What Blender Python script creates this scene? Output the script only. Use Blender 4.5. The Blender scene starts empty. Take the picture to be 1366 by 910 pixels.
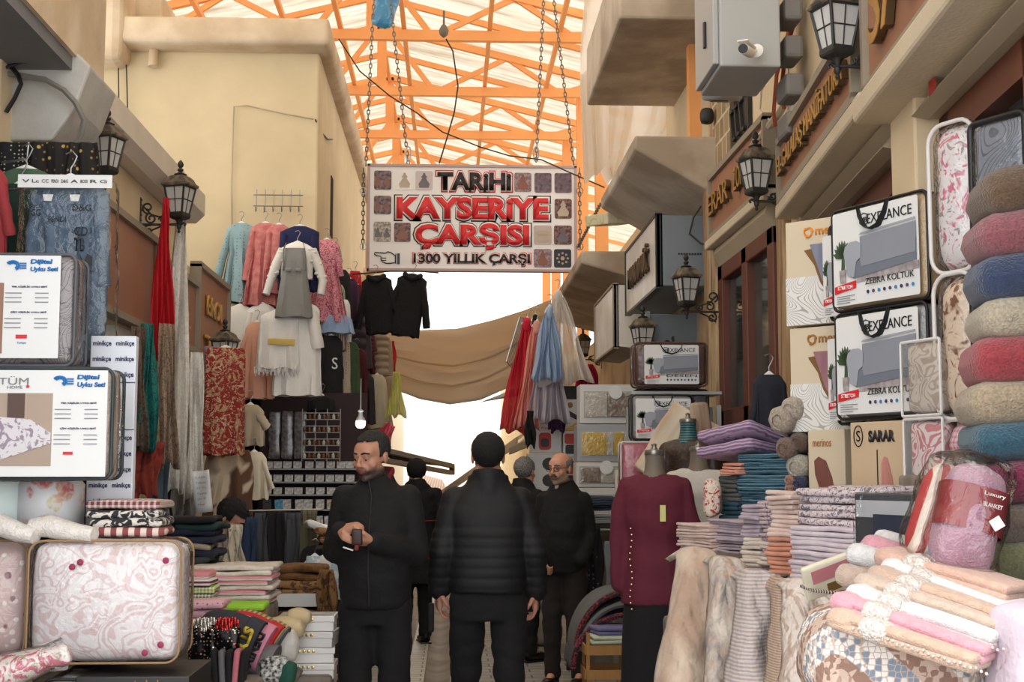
import bpy, bmesh, math, random
from mathutils import Vector, Matrix, Euler, noise
PI = math.pi
random.seed(7)
SC = bpy.context.scene
COL = SC.collection
# ---------------------------------------------------------------- camera
FPX, CX, CY = 1800.0, 683.0, 455.0
CAMZ = 1.55
pitch = math.atan(177 / FPX)
yaw = math.atan(81 / FPX * math.cos(pitch))
cd = bpy.data.cameras.new('camera'); cam = bpy.data.objects.new('camera', cd); COL.objects.link(cam)
cam.location = (0, 0, CAMZ); cam.rotation_euler = (PI / 2 + pitch, 0, -yaw)
cd.sensor_width = 36; cd.lens = 36 * FPX / 1366; cd.clip_start = .05; cd.clip_end = 300
SC.camera = cam
RC = Euler((PI / 2 + pitch, 0, -yaw)).to_matrix()

def P(px, py, Y):
    d = RC @ Vector(((px - CX) / FPX, (CY - py) / FPX, -1))
    return Vector((0, 0, CAMZ)) + d * (Y / d.y)

def PX(px, py, X):
    """point on the plane x = X"""
    d = RC @ Vector(((px - CX) / FPX, (CY - py) / FPX, -1))
    return Vector((0, 0, CAMZ)) + d * (X / d.x)

def rect(x0, y0, x1, y1, Y):
    """upright rectangle at depth Y: centre, width, height"""
    a = P(x0, y1, Y); b = P(x1, y0, Y)
    return Vector(((a.x + b.x) / 2, Y, (a.z + b.z) / 2)), abs(b.x - a.x), abs(b.z - a.z)

# ---------------------------------------------------------------- materials
def lin(c):
    if len(c) == 3: c = (*c, 255)
    r = []
    for v in c[:3]:
        v = v / 255
        r.append(v / 12.92 if v <= .04045 else ((v + .055) / 1.055) ** 2.4)
    return (*r, 1.0)

MC = {}
class NT:
    def __init__(s, nt): s.nt = nt
    def n(s, t, **kw):
        o = s.nt.nodes.new(t)
        for k, v in kw.items():
            if k.startswith('i_'):
                key = k[2:]
                key = int(key) if key.isdigit() else key.replace('_', ' ')
                if isinstance(v, bpy.types.NodeSocket): s.nt.links.new(v, o.inputs[key])
                else: o.inputs[key].default_value = v
            else: setattr(o, k, v)
        return o
    def link(s, a, b): s.nt.links.new(a, b)
    def mix(s, f, a, b):
        o = s.nt.nodes.new('ShaderNodeMix'); o.data_type = 'RGBA'
        for sock, v in ((o.inputs[0], f), (o.inputs[6], a), (o.inputs[7], b)):
            if isinstance(v, bpy.types.NodeSocket): s.nt.links.new(v, sock)
            else: sock.default_value = v
        return o.outputs[2]
    def math(s, op, a, b=0.0, c=0.0):
        o = s.nt.nodes.new('ShaderNodeMath'); o.operation = op
        for i, v in enumerate((a, b, c)):
            if isinstance(v, bpy.types.NodeSocket): s.nt.links.new(v, o.inputs[i])
            else: o.inputs[i].default_value = v
        return o.outputs[0]
    def step(s, v, t, soft=.02):
        o = s.nt.nodes.new('ShaderNodeMapRange'); o.clamp = True
        s.nt.links.new(v, o.inputs[0]); o.inputs[1].default_value = t - soft; o.inputs[2].default_value = t + soft
        return o.outputs[0]
    def noise(s, co, scale, detail=3, rough=.5, dist=0):
        o = s.n('ShaderNodeTexNoise', i_Scale=scale, i_Detail=detail, i_Roughness=rough, i_Distortion=dist)
        s.link(co, o.inputs['Vector']); return o.outputs['Fac']
    def vor(s, co, scale, rnd=1.0, out='Distance', feature='F1'):
        o = s.n('ShaderNodeTexVoronoi', feature=feature)
        o.inputs['Scale'].default_value = scale; o.inputs['Randomness'].default_value = rnd
        s.link(co, o.inputs['Vector']); return o.outputs[out]
    def wave(s, co, scale, axis='X', dist=0, dscale=1, typ='BANDS', prof='SIN'):
        o = s.n('ShaderNodeTexWave', wave_type=typ, wave_profile=prof, i_Scale=scale, i_Distortion=dist)
        o.inputs['Detail Scale'].default_value = dscale
        if typ == 'BANDS': o.bands_direction = axis
        else: o.rings_direction = axis
        s.link(co, o.inputs['Vector']); return o.outputs['Fac']

def mat(name, c, rough=.85, pat=None, c2=None, c3=None, sc=10.0, bump=.0, bsc=60., var=.12, coat=0., metal=0., sheen=0.,
        emis=0., spec=.5, dist=2., warp=None):
    key = name
    if key in MC: return MC[key]
    m = bpy.data.materials.new(name); m.use_nodes = True
    nt = NT(m.node_tree); b = m.node_tree.nodes['Principled BSDF']
    tc = nt.n('ShaderNodeTexCoord').outputs['Object']
    co = tc
    if warp:
        mp = nt.n('ShaderNodeMapping'); mp.inputs['Scale'].default_value = warp; nt.link(tc, mp.inputs['Vector']); co = mp.outputs[0]
    C1 = lin(c); C2 = lin(c2) if c2 else C1; C3 = lin(c3) if c3 else C2
    col = None
    if pat == 'noise':
        col = nt.mix(nt.step(nt.noise(co, sc, 4), .5, .12), C1, C2)
    elif pat == 'blotch':
        col = nt.mix(nt.step(nt.noise(co, sc, 2, dist=dist), .55, .03), C1, C2)
        if c3: col = nt.mix(nt.step(nt.noise(co, sc * 2.3, 3, dist=dist), .6, .03), col, C3)
    elif pat == 'floral':
        d = nt.vor(co, sc); n1 = nt.noise(co, sc * 1.3, 4, dist=1)
        f = nt.step(nt.math('ADD', d, nt.math('MULTIPLY', n1, .55)), .72, .05)
        fl = nt.mix(nt.step(nt.noise(co, sc * .6, 1), .5, .05), C2, C3)
        fl = nt.mix(nt.step(nt.noise(co, sc * 3, 3, dist=1), .52, .12), fl, nt.mix(.6, fl, C1))
        col = nt.mix(f, fl, C1)
    elif pat == 'damask':
        n1 = nt.noise(co, sc * .9, 1.5, .4, dist=1.2)
        w = nt.math('SINE', nt.math('MULTIPLY', n1, 46.))
        n2 = nt.noise(co, sc * 4, 2, dist=2)
        col = nt.mix(nt.step(nt.math('ADD', w, nt.math('MULTIPLY', n2, .9)), .75, .2), C1, C2)
        if c3: col = nt.mix(nt.step(nt.vor(co, sc * .45), .10, .015), C3, col)
    elif pat == 'stripe':
        col = nt.mix(nt.step(nt.wave(co, sc, 'Z' if not c3 else 'X', dist=dist * .1), .5, .05), C1, C2)
    elif pat == 'stripex':
        col = nt.mix(nt.step(nt.wave(co, sc, 'X', dist=dist * .1), .5, .05), C1, C2)
    elif pat == 'wavy':
        col = nt.mix(nt.step(nt.wave(co, sc, 'Z', dist=dist, dscale=1.), .5, .12), C1, C2)
    elif pat == 'contour':
        w = nt.math('SINE', nt.math('MULTIPLY', nt.noise(co, sc * .16, 0, dist=.6), dist * 30.))
        col = nt.mix(nt.step(w, .72, .12), C1, C2)
    elif pat == 'plaid':
        a = nt.step(nt.wave(co, sc, 'X'), .62, .03); bb = nt.step(nt.wave(co, sc, 'Z'), .62, .03)
        col = nt.mix(nt.math('MULTIPLY', nt.math('ADD', a, bb), .5), C1, C2)
    elif pat == 'dots':
        d = nt.vor(co, sc, .6 if c3 else .25)
        col = nt.mix(nt.step(d, .22, .03), C2, C1)
        if c3: col = nt.mix(nt.step(nt.vor(co, sc * .6, 1.), .18, .03), C3, col)
    elif pat == 'tiles':
        e = nt.vor(co, sc, .55, feature='DISTANCE_TO_EDGE')
        cc = nt.n('ShaderNodeTexVoronoi'); cc.inputs['Scale'].default_value = sc; cc.inputs['Randomness'].default_value = .55
        nt.link(co, cc.inputs['Vector'])
        sep = nt.n('ShaderNodeSeparateColor'); nt.link(cc.outputs['Color'], sep.inputs[0])
        inner = nt.mix(nt.step(sep.outputs[0], .62, .01), lin((235, 232, 228)), C3)
        col = nt.mix(nt.step(e, .07, .02), C1, inner)
        w = nt.wave(co, sc * .045, 'DIAGONAL', dist=2.5, dscale=.8)
        brown = nt.mix(nt.step(sep.outputs[1], .5, .02), C1, C2)
        col = nt.mix(nt.step(w, .55, .03), col, brown)
    elif pat == 'lace':
        e = nt.vor(co, sc, 1., feature='DISTANCE_TO_EDGE'); n1 = nt.noise(co, sc * .35, 2, dist=1)
        col = nt.mix(nt.step(nt.math('ADD', e, nt.math('MULTIPLY', n1, .3)), .2, .02), C2, C1)
    elif pat == 'streak':
        mp = nt.n('ShaderNodeMapping'); mp.inputs['Scale'].default_value = (1, 1, .12); nt.link(co, mp.inputs['Vector'])
        col = nt.mix(nt.step(nt.noise(mp.outputs[0], sc, 5), .5, .15), C1, C2)
        if c3: col = nt.mix(nt.step(nt.noise(mp.outputs[0], sc * 2.2, 4), .6, .08), col, C3)
    elif pat == 'wood':
        mp = nt.n('ShaderNodeMapping'); mp.inputs['Scale'].default_value = (6, 6, .6); nt.link(co, mp.inputs['Vector'])
        col = nt.mix(nt.noise(mp.outputs[0], sc, 5, dist=1), C1, C2)
    elif pat == 'brick':
        o = nt.n('ShaderNodeTexBrick', i_Scale=sc); o.inputs['Color1'].default_value = C1; o.inputs['Color2'].default_value = C2
        o.inputs['Mortar'].default_value = C3; o.inputs['Mortar Size'].default_value = .03; o.inputs['Row Height'].default_value = .5
        sp = nt.n('ShaderNodeSeparateXYZ'); nt.link(co, sp.inputs[0]); cb = nt.n('ShaderNodeCombineXYZ')
        nt.link(nt.math('ADD', sp.outputs[0], sp.outputs[1]), cb.inputs[0]); nt.link(sp.outputs[2], cb.inputs[1])
        nt.link(cb.outputs[0], o.inputs['Vector']); col = o.outputs[0]
    elif pat == 'pave':
        o = nt.n('ShaderNodeTexBrick', i_Scale=sc); o.inputs['Color1'].default_value = C1; o.inputs['Color2'].default_value = C2
        o.inputs['Mortar'].default_value = C3; o.inputs['Mortar Size'].default_value = .012
        nt.link(co, o.inputs['Vector']); col = o.outputs[0]
    else:
        col = C1
    if var:
        f = nt.noise(tc, max(3, sc * .4) if pat is None else 4, 5)
        dk = nt.mix(nt.math('MULTIPLY', f, 1.), (1 - var * 1.6,) * 3 + (1,), (1 + var * .6,) * 3 + (1,))
        o = m.node_tree.nodes.new('ShaderNodeMix'); o.data_type = 'RGBA'; o.blend_type = 'MULTIPLY'; o.inputs[0].default_value = 1
        if isinstance(col, tuple): o.inputs[6].default_value = col
        else: nt.link(col, o.inputs[6])
        nt.link(dk, o.inputs[7]); col = o.outputs[2]
    if isinstance(col, tuple): b.inputs['Base Color'].default_value = col
    else: nt.link(col, b.inputs['Base Color'])
    b.inputs['Roughness'].default_value = rough; b.inputs['Metallic'].default_value = metal
    b.inputs['Specular IOR Level'].default_value = spec
    if coat: b.inputs['Coat Weight'].default_value = coat; b.inputs['Coat Roughness'].default_value = .12
    if sheen: b.inputs['Sheen Weight'].default_value = sheen
    if emis:
        b.inputs['Emission Color'].default_value = C1; b.inputs['Emission Strength'].default_value = emis
    if bump:
        bp = nt.n('ShaderNodeBump', i_Strength=min(1, bump), i_Distance=.01 * max(1, bump))
        nt.link(nt.noise(tc, bsc, 4), bp.inputs['Height']); nt.link(bp.outputs[0], b.inputs['Normal'])
    MC[key] = m
    return m

def plastic_mat():
    if 'clear_plastic' in MC: return MC['clear_plastic']
    m = bpy.data.materials.new('clear_plastic'); m.use_nodes = True; nt = NT(m.node_tree)
    for n in list(m.node_tree.nodes):
        if n.type != 'OUTPUT_MATERIAL': m.node_tree.nodes.remove(n)
    out = m.node_tree.nodes['Material Output']
    tc = nt.n('ShaderNodeTexCoord').outputs['Object']
    tr = nt.n('ShaderNodeBsdfTransparent'); tr.inputs[0].default_value = (.97, .97, .96, 1)
    gl = nt.n('ShaderNodeBsdfGlossy'); gl.inputs['Roughness'].default_value = .09
    bp = nt.n('ShaderNodeBump', i_Strength=.6, i_Distance=.02); nt.link(nt.noise(tc, 16, 3, dist=1.5), bp.inputs['Height'])
    nt.link(bp.outputs[0], gl.inputs['Normal'])
    lw = nt.n('ShaderNodeLayerWeight', i_Blend=.12); nt.link(bp.outputs[0], lw.inputs['Normal'])
    f = nt.math('ADD', nt.math('MULTIPLY', lw.outputs['Fresnel'], .8), .05)
    mx = nt.n('ShaderNodeMixShader'); nt.link(f, mx.inputs[0]); nt.link(tr.outputs[0], mx.inputs[1]); nt.link(gl.outputs[0], mx.inputs[2])
    nt.link(mx.outputs[0], out.inputs[0]); MC['clear_plastic'] = m; return m

def sheer_mat(name, c, opac=.55, tl=.5):
    if name in MC: return MC[name]
    m = bpy.data.materials.new(name); m.use_nodes = True; nt = NT(m.node_tree)
    for n in list(m.node_tree.nodes):
        if n.type != 'OUTPUT_MATERIAL': m.node_tree.nodes.remove(n)
    out = m.node_tree.nodes['Material Output']
    tr = nt.n('ShaderNodeBsdfTransparent'); df = nt.n('ShaderNodeBsdfDiffuse'); tn = nt.n('ShaderNodeBsdfTranslucent')
    df.inputs[0].default_value = lin(c); tn.inputs[0].default_value = lin(c)
    m1 = nt.n('ShaderNodeMixShader'); m1.inputs[0].default_value = tl; nt.link(df.outputs[0], m1.inputs[1]); nt.link(tn.outputs[0], m1.inputs[2])
    m2 = nt.n('ShaderNodeMixShader'); m2.inputs[0].default_value = opac; nt.link(tr.outputs[0], m2.inputs[1]); nt.link(m1.outputs[0], m2.inputs[2])
    nt.link(m2.outputs[0], out.inputs[0]); MC[name] = m; return m

# ---------------------------------------------------------------- mesh builder
class MB:
    def __init__(s): s.v = []; s.f = []
    def add(s, vs, fs, M=None):
        b = len(s.v)
        s.v += [tuple(M @ Vector(p)) if M is not None else tuple(p) for p in vs]
        s.f += [tuple(i + b for i in f) for f in fs]
        return s
    def box(s, c, sz, M=None):
        cx, cy, cz = c; x, y, z = sz[0] / 2, sz[1] / 2, sz[2] / 2
        vs = [(cx + i * x, cy + j * y, cz + k * z) for i in (-1, 1) for j in (-1, 1) for k in (-1, 1)]
        return s.add(vs, [(0, 1, 3, 2), (4, 6, 7, 5), (0, 4, 5, 1), (2, 3, 7, 6), (0, 2, 6, 4), (1, 5, 7, 3)], M)
    def box2(s, a, b, M=None):
        return s.box([(a[i] + b[i]) / 2 for i in range(3)], [abs(b[i] - a[i]) for i in range(3)], M)
    def loft(s, rings, cap=True, M=None, close=False):
        n = len(rings[0]); vs = [p for r in rings for p in r]; fs = []
        m = len(rings)
        for i in range(m if close else m - 1):
            for j in range(n):
                a, b = i * n + j, i * n + (j + 1) % n; c, d = ((i + 1) % m) * n + (j + 1) % n, ((i + 1) % m) * n + j
                fs.append((a, d, c, b))
        if cap and not close:
            fs.append(tuple(range(n))); fs.append(tuple((m - 1) * n + j for j in range(n - 1, -1, -1)))
        return s.add(vs, fs, M)
    def tube(s, path, r, n=8, cap=True, close=False, M=None):
        path = [Vector(p) for p in path]; rings = []; up = None; m = len(path)
        for i, p in enumerate(path):
            a = path[(i - 1) % m] if (i > 0 or close) else p; b = path[(i + 1) % m] if (i < m - 1 or close) else p
            t = (b - a)
            t = t.normalized() if t.length > 1e-9 else Vector((0, 0, 1))
            if up is None: up = Vector((0, 0, 1)) if abs(t.z) < .9 else Vector((1, 0, 0))
            x = t.cross(up)
            if x.length < 1e-4: x = t.cross(Vector((.3, 1, .2)))
            x.normalize(); up = x.cross(t).normalized()
            rr = r[i] if isinstance(r, (list, tuple)) else r
            ry = rr
            if isinstance(rr, tuple): rr, ry = rr
            rings.append([p + x * math.cos(2 * PI * k / n) * rr + up * math.sin(2 * PI * k / n) * ry for k in range(n)])
        return s.loft(rings, cap, M, close)
    def lathe(s, prof, n=16, M=None, cap=True, rot=0):
        rings = [[(r * math.cos(2 * PI * k / n + rot), r * math.sin(2 * PI * k / n + rot), z) for k in range(n)] for r, z in prof]
        return s.loft(rings, cap, M)
    def ball(s, c, r, n=12, M=None):
        if not isinstance(r, (tuple, list)): r = (r, r, r)
        rings = []
        h = n // 2 + 2
        for i in range(1, h):
            a = -PI / 2 + PI * i / h
            rings.append([(c[0] + r[0] * math.cos(a) * math.cos(2 * PI * k / n), c[1] + r[1] * math.cos(a) * math.sin(2 * PI * k / n), c[2] + r[2] * math.sin(a)) for k in range(n)])
        b = len(s.v); s.loft(rings, False, M)
        # tips
        bot = (c[0], c[1], c[2] - r[2]); top = (c[0], c[1], c[2] + r[2])
        i0 = len(s.v); s.v += [tuple(M @ Vector(p)) if M is not None else p for p in (bot, top)]
        for k in range(n):
            s.f.append((b + k, b + (k + 1) % n, i0)); s.f.append((b + (h - 2) * n + (k + 1) % n, b + (h - 2) * n + k, i0 + 1))
        return s
    def cone(s, a, b, ra, rb, n=12):
        """capsule-like tapered limb with round ends"""
        a, b = Vector(a), Vector(b); s.tube([a, a.lerp(b, .5), b], [ra, (ra + rb) / 2, rb], n); s.ball(a, ra, n); s.ball(b, rb, n); return s
    def grid(s, fn, nu, nv, M=None, wrap=False):
        vs = [fn(i / nu, j / nv) for j in range(nv + 1) for i in range(nu + 1)]; w = nu + 1
        return s.add(vs, [(j * w + i, j * w + i + 1, (j + 1) * w + i + 1, (j + 1) * w + i) for j in range(nv) for i in range(nu)], M)
    def prism(s, pts, d, M=None):
        """outline pts (x,z) extruded along y from 0 to d"""
        n = len(pts); vs = [(x, 0, z) for x, z in pts] + [(x, d, z) for x, z in pts]
        fs = [tuple(range(n)), tuple(range(2 * n - 1, n - 1, -1))] + [(i, i + n, (i + 1) % n + n, (i + 1) % n) for i in range(n)]
        return s.add(vs, fs, M)
    def soft(s, c, sz, r, n=(6, 4, 5), amp=0., seed=0, bulge=0., M=None, ns=9.):
        """rounded soft box, subdivided; bulge pushes the faces out"""
        hx, hy, hz = sz[0] / 2, sz[1] / 2, sz[2] / 2; r = min(r, hx, hy, hz)
        nx, ny, nz = n
        def coords(k, h):
            inner = [(-h + r) + (2 * h - 2 * r) * i / k for i in range(k + 1)]
            return [-h, -h + r * .3, *inner[0:1], *inner[1:-1], *inner[-1:], h - r * .3, h] if r > 0 else inner
        X, Y_, Z = coords(nx, hx), coords(ny, hy), coords(nz, hz)
        idx = {}; vs = []; fs = []
        def vid(i, j, k):
            if (i, j, k) not in idx:
                p = Vector((X[i], Y_[j], Z[k]))
                q = Vector((max(-hx + r, min(hx - r, p.x)), max(-hy + r, min(hy - r, p.y)), max(-hz + r, min(hz - r, p.z))))
                dd = p - q
                if dd.length > 1e-9: p = q + dd.normalized() * r
                if bulge:
                    u, v, w = p.x / hx, p.y / hy, p.z / hz
                    p.y += math.copysign(bulge, v) * (1 - u * u) * (1 - w * w) * abs(v)
                    p.z += math.copysign(bulge * .6, w) * (1 - u * u) * (1 - v * v) * abs(w)
                    p.x += math.copysign(bulge * .5, u) * (1 - w * w) * (1 - v * v) * abs(u)
                if amp:
                    nv = noise.noise_vector(Vector((p.x * ns + seed * 7.3, p.y * ns + seed * 3.1, p.z * ns + seed)))
                    p += nv * amp
                idx[(i, j, k)] = len(vs); vs.append(p + Vector(c))
            return idx[(i, j, k)]
        a, b, cc = len(X) - 1, len(Y_) - 1, len(Z) - 1
        for i in range(a):
            for k in range(cc):
                fs.append((vid(i, 0, k), vid(i + 1, 0, k), vid(i + 1, 0, k + 1), vid(i, 0, k + 1)))
                fs.append((vid(i, b, k), vid(i, b, k + 1), vid(i + 1, b, k + 1), vid(i + 1, b, k)))
        for i in range(a):
            for j in range(b):
                fs.append((vid(i, j, 0), vid(i, j + 1, 0), vid(i + 1, j + 1, 0), vid(i + 1, j, 0)))
                fs.append((vid(i, j, cc), vid(i + 1, j, cc), vid(i + 1, j + 1, cc), vid(i, j + 1, cc)))
        for j in range(b):
            for k in range(cc):
                fs.append((vid(0, j, k), vid(0, j, k + 1), vid(0, j + 1, k + 1), vid(0, j + 1, k)))
                fs.append((vid(a, j, k), vid(a, j + 1, k), vid(a, j + 1, k + 1), vid(a, j, k + 1)))
        return s.add(vs, fs, M)
    def mesh(s, name):
        me = bpy.data.meshes.new(name); me.from_pydata(s.v, [], s.f); me.validate(); me.update(); return me
    def build(s, name, m, parent=None, smooth=None, bevel=0, solid=0, loc=None, rot=None, sub=0):
        me = s.mesh(name); o = bpy.data.objects.new(name, me); COL.objects.link(o)
        if m is not None: me.materials.append(m)
        if parent is not None: o.parent = parent
        if loc is not None: o.location = loc
        if rot is not None: o.rotation_euler = rot
        if smooth is None: smooth = not bevel
        if smooth:
            me.shade_smooth()
            try: me.set_sharp_from_angle(angle=math.radians(50))
            except Exception: pass
        if solid:
            md = o.modifiers.new('solid', 'SOLIDIFY'); md.thickness = solid; md.offset = 0
        if bevel:
            md = o.modifiers.new('bevel', 'BEVEL'); md.width = bevel; md.segments = 2; md.limit_method = 'ANGLE'
        if sub:
            md = o.modifiers.new('sub', 'SUBSURF'); md.levels = md.render_levels = sub
        return o

def tag(o, label=None, cat=None, group=None, kind=None):
    if label: o['label'] = label
    if cat: o['category'] = cat
    if group: o['group'] = group
    if kind: o['kind'] = kind
    return o
def thing(name, label, cat, loc=(0, 0, 0), rz=0, group=None, rot=None):
    o = bpy.data.objects.new(name, None); COL.objects.link(o); o.empty_display_size = .1
    o.location = loc; o.rotation_euler = rot if rot else (0, 0, rz)
    return tag(o, label, cat, group)
def struct(o): o['kind'] = 'structure'; return o
def kids(o): return [c for c in bpy.data.objects if c.parent == o]
def dup(o, loc=None, rz=None, label=None, group=None, scale=None, rot=None, mats=None, parent=None, recolor=None):
    c = o.copy(); COL.objects.link(c)
    if parent is not None: c.parent = parent
    if recolor and c.data is not None and c.name.split('.')[0] in recolor:
        c.data = c.data.copy(); c.data.materials.clear(); c.data.materials.append(recolor[c.name.split('.')[0]])
    for ch in kids(o): dup(ch, parent=c, recolor=recolor)
    if loc is not None: c.location = loc
    if rz is not None: c.rotation_euler = (0, 0, rz)
    if rot is not None: c.rotation_euler = rot
    if label: c['label'] = label
    if group: c['group'] = group
    if scale: c.scale = (scale,) * 3 if not isinstance(scale, tuple) else scale
    return c

def bake(o, name):
    """evaluate modifiers into a mesh"""
    dg = bpy.context.evaluated_depsgraph_get(); me = bpy.data.meshes.new_from_object(o.evaluated_get(dg)); me.name = name
    return me
def fuse(mb, name, m, parent, voxel=.012, smooth=4, fn=None, color=None):
    """voxel-fuse overlapping volumes into one continuous surface"""
    me = mb.mesh('t'); o = bpy.data.objects.new('t', me); COL.objects.link(o)
    r = o.modifiers.new('r', 'REMESH'); r.mode = 'VOXEL'; r.voxel_size = voxel
    if smooth:
        q = o.modifiers.new('s', 'SMOOTH'); q.factor = .5; q.iterations = smooth
    me2 = bake(o, name); bpy.data.objects.remove(o)
    if fn:
        cs = [fn(v.co.copy(), v.normal.copy()) for v in me2.vertices]
        for v, c in zip(me2.vertices, cs): v.co = c
    me2.materials.clear(); me2.materials.append(m)
    if color:
        ca = me2.color_attributes.new('tint', 'FLOAT_COLOR', 'POINT')
        for i, v in enumerate(me2.vertices): ca.data[i].color = color(v.co)
    ob = bpy.data.objects.new(name, me2); COL.objects.link(ob); ob.parent = parent; me2.shade_smooth()
    return ob

TXT = {}
def text(body, w, h, m, parent, at, rz=0, bold=0., depth=.0015, name='lettering', lean=0., cond=True, tilt=None):
    """lettering as a mesh, centred at `at`, facing -Y turned by rz, fitted to w x h"""
    key = (body, bold, w, h, depth)
    cu = bpy.data.curves.new('t', 'FONT'); cu.body = body; cu.size = 1; cu.offset = bold; cu.extrude = 0; cu.resolution_u = 3
    o = bpy.data.objects.new('t', cu); COL.objects.link(o); me = bake(o, name); bpy.data.objects.remove(o); bpy.data.curves.remove(cu)
    if not me.vertices: return None
    xs = [v.co.x for v in me.vertices]; ys = [v.co.y for v in me.vertices]
    x0, x1, y0, y1 = min(xs), max(xs), min(ys), max(ys)
    for v in me.vertices:
        x = (v.co.x - (x0 + x1) / 2) / (x1 - x0) * w; y = (v.co.y - (y0 + y1) / 2) / (y1 - y0) * h
        v.co = (x + lean * y, 0, y)
    me.materials.append(m); ob = bpy.data.objects.new(name, me); COL.objects.link(ob)
    if parent is not None: ob.parent = parent
    ob.location = at; ob.rotation_euler = tilt if tilt else (0, 0, rz)
    md = ob.modifiers.new('solid', 'SOLIDIFY'); md.thickness = depth; md.offset = 0
    return ob
# ================================================================ light
w = bpy.data.worlds.new('sky'); SC.world = w; w.use_nodes = True
wn = w.node_tree.nodes['Background']; wn.inputs[0].default_value = (.97, .985, 1, 1); wn.inputs[1].default_value = 1.8
sl = bpy.data.lights.new('sun', 'SUN'); so = bpy.data.objects.new('sun', sl); COL.objects.link(so)
sl.energy = 2.4; sl.angle = math.radians(3); sl.color = (1, .96, .9); so.rotation_euler = (math.radians(28), math.radians(-20), 0)
_w = NT(w.node_tree); _sp = _w.n('ShaderNodeSeparateXYZ'); _w.link(_w.n('ShaderNodeTexCoord').outputs['Generated'], _sp.inputs[0])
_mr = _w.n('ShaderNodeMapRange', i_1=-.5, i_2=.3, i_3=2.9, i_4=1.8); _w.link(_sp.outputs[1], _mr.inputs[0]); _w.link(_mr.outputs[0], wn.inputs[1])
vs = SC.view_settings; vs.view_transform = 'Standard'; vs.look = 'None'; vs.gamma = 1; vs.use_curve_mapping = False; vs.exposure = 0.15

# ================================================================ materials of the place
plaster = mat('yellow_plaster', (224, 204, 166), .9, 'noise', (214, 194, 156), sc=1.2, bump=.25, bsc=14, var=.08)
plaster2 = mat('pale_plaster', (232, 212, 178), .9, 'noise', (216, 194, 158), sc=2, bump=.25, bsc=14, var=.1)
cornice_m = mat('cornice_plaster', (226, 205, 176), .9, 'noise', (205, 180, 148), sc=3, bump=.4, bsc=20)
conc = mat('grey_concrete', (196, 192, 184), .9, 'noise', (172, 168, 160), sc=2.5, bump=.4, bsc=30)
conc2 = mat('stained_concrete', (200, 184, 164), .9, 'noise', (166, 148, 128), sc=2.2, bump=.4, bsc=20)
orange = mat('orange_steel', (244, 170, 102), .55, None, var=.06)
stone = mat('stone_blocks', (176, 150, 112), .9, 'brick', (140, 116, 84), (205, 190, 160), sc=3.2, bump=.5, bsc=30)
stonep = mat('weathered_pilaster', (196, 172, 136), .9, 'streak', (150, 118, 84), (128, 74, 56), sc=7, bump=.4)
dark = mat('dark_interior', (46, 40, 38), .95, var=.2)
brownw = mat('brown_window_wood', (112, 56, 34), .5, 'wood', (84, 38, 24), sc=3)
signw = mat('copper_sign_board', (168, 118, 88), .6, 'noise', (150, 100, 74), sc=2, var=.1)
signf = mat('sign_frame_grey', (150, 138, 120), .6)
gold = mat('gold_letters', (196, 150, 74), .35, metal=.6)
goldside = mat('dark_gold', (84, 62, 36), .5, metal=.4)
shut = mat('shutter_beige', (176, 160, 134), .5, bump=.2, bsc=12)
iron = mat('black_iron', (38, 36, 34), .55, None, var=.3, bump=.3, bsc=40)
irond = mat('dusty_iron', (128, 112, 92), .9, 'noise', (60, 54, 48), sc=12)
white = mat('white_paint', (232, 230, 226), .6, var=.04)
offw = mat('off_white', (222, 216, 204), .7, var=.06)
blackp = mat('black_plastic', (22, 22, 24), .4)
greymet = mat('grey_metal', (170, 172, 172), .45, var=.06)
bluegrey = mat('blue_grey_cladding', (118, 128, 136), .5, var=.1)
chrome = mat('steel_wire', (150, 150, 148), .3, metal=.9, var=0)
dglass = mat('dark_window_glass', (70, 78, 74), .08, 'noise', (38, 42, 42), sc=2.2, spec=.8)
clear = plastic_mat()

# ---------------------------------------------------------------- ground
pave = mat('grey_paving', (168, 164, 158), .7, 'pave', (150, 147, 142), (96, 92, 88), sc=1.6, bump=.3, bsc=20)
kerb = mat('pale_kerb_stone', (212, 206, 194), .45, 'pave', (196, 190, 180), (110, 104, 98), sc=2.2, bump=.3, bsc=30)
m = MB(); m.box2((-6, -4, -.2), (-.34, 60, 0)); m.box2((.14, -4, -.2), (6, 60, 0)); struct(m.build('floor', pave, smooth=False))
m = MB(); m.box2((-.34, -4, -.2), (-.2, 60, .004)); m.box2((.0, -4, -.2), (.14, 60, .004)); o = struct(m.build('trim_1', kerb, smooth=False))
m = MB(); m.grid(lambda u, v: (-.2 + .2 * u, -4 + 64 * v, -.012 - .03 * math.sin(PI * u)), 6, 2)
struct(m.build('floor', mat('gutter_stone', (150, 140, 126), .6, 'noise', (118, 108, 96), sc=3, bump=.3)))

# ---------------------------------------------------------------- roof
RX, RZ, CZ = -1.03, 8.0, 7.05
def roofz(x): return RZ - .25 * abs(x - RX)
mp = bpy.data.materials.new('translucent_roofing'); mp.use_nodes = True; nt = NT(mp.node_tree)
for n in list(mp.node_tree.nodes):
    if n.type != 'OUTPUT_MATERIAL': mp.node_tree.nodes.remove(n)
tcn = nt.n('ShaderNodeTexCoord').outputs['Object']; mpn = nt.n('ShaderNodeMapping'); mpn.inputs['Scale'].default_value = (.22, 2.2, 1); nt.link(tcn, mpn.inputs['Vector'])
nz = nt.noise(mpn.outputs[0], 2.6, 4, .6); dirt = nt.mix(nt.step(nz, .5, .22), lin((206, 194, 174)), lin((140, 122, 98)))
df = nt.n('ShaderNodeBsdfDiffuse'); nt.link(dirt, df.inputs[0]); tl = nt.n('ShaderNodeBsdfTranslucent'); nt.link(dirt, tl.inputs[0])
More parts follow.
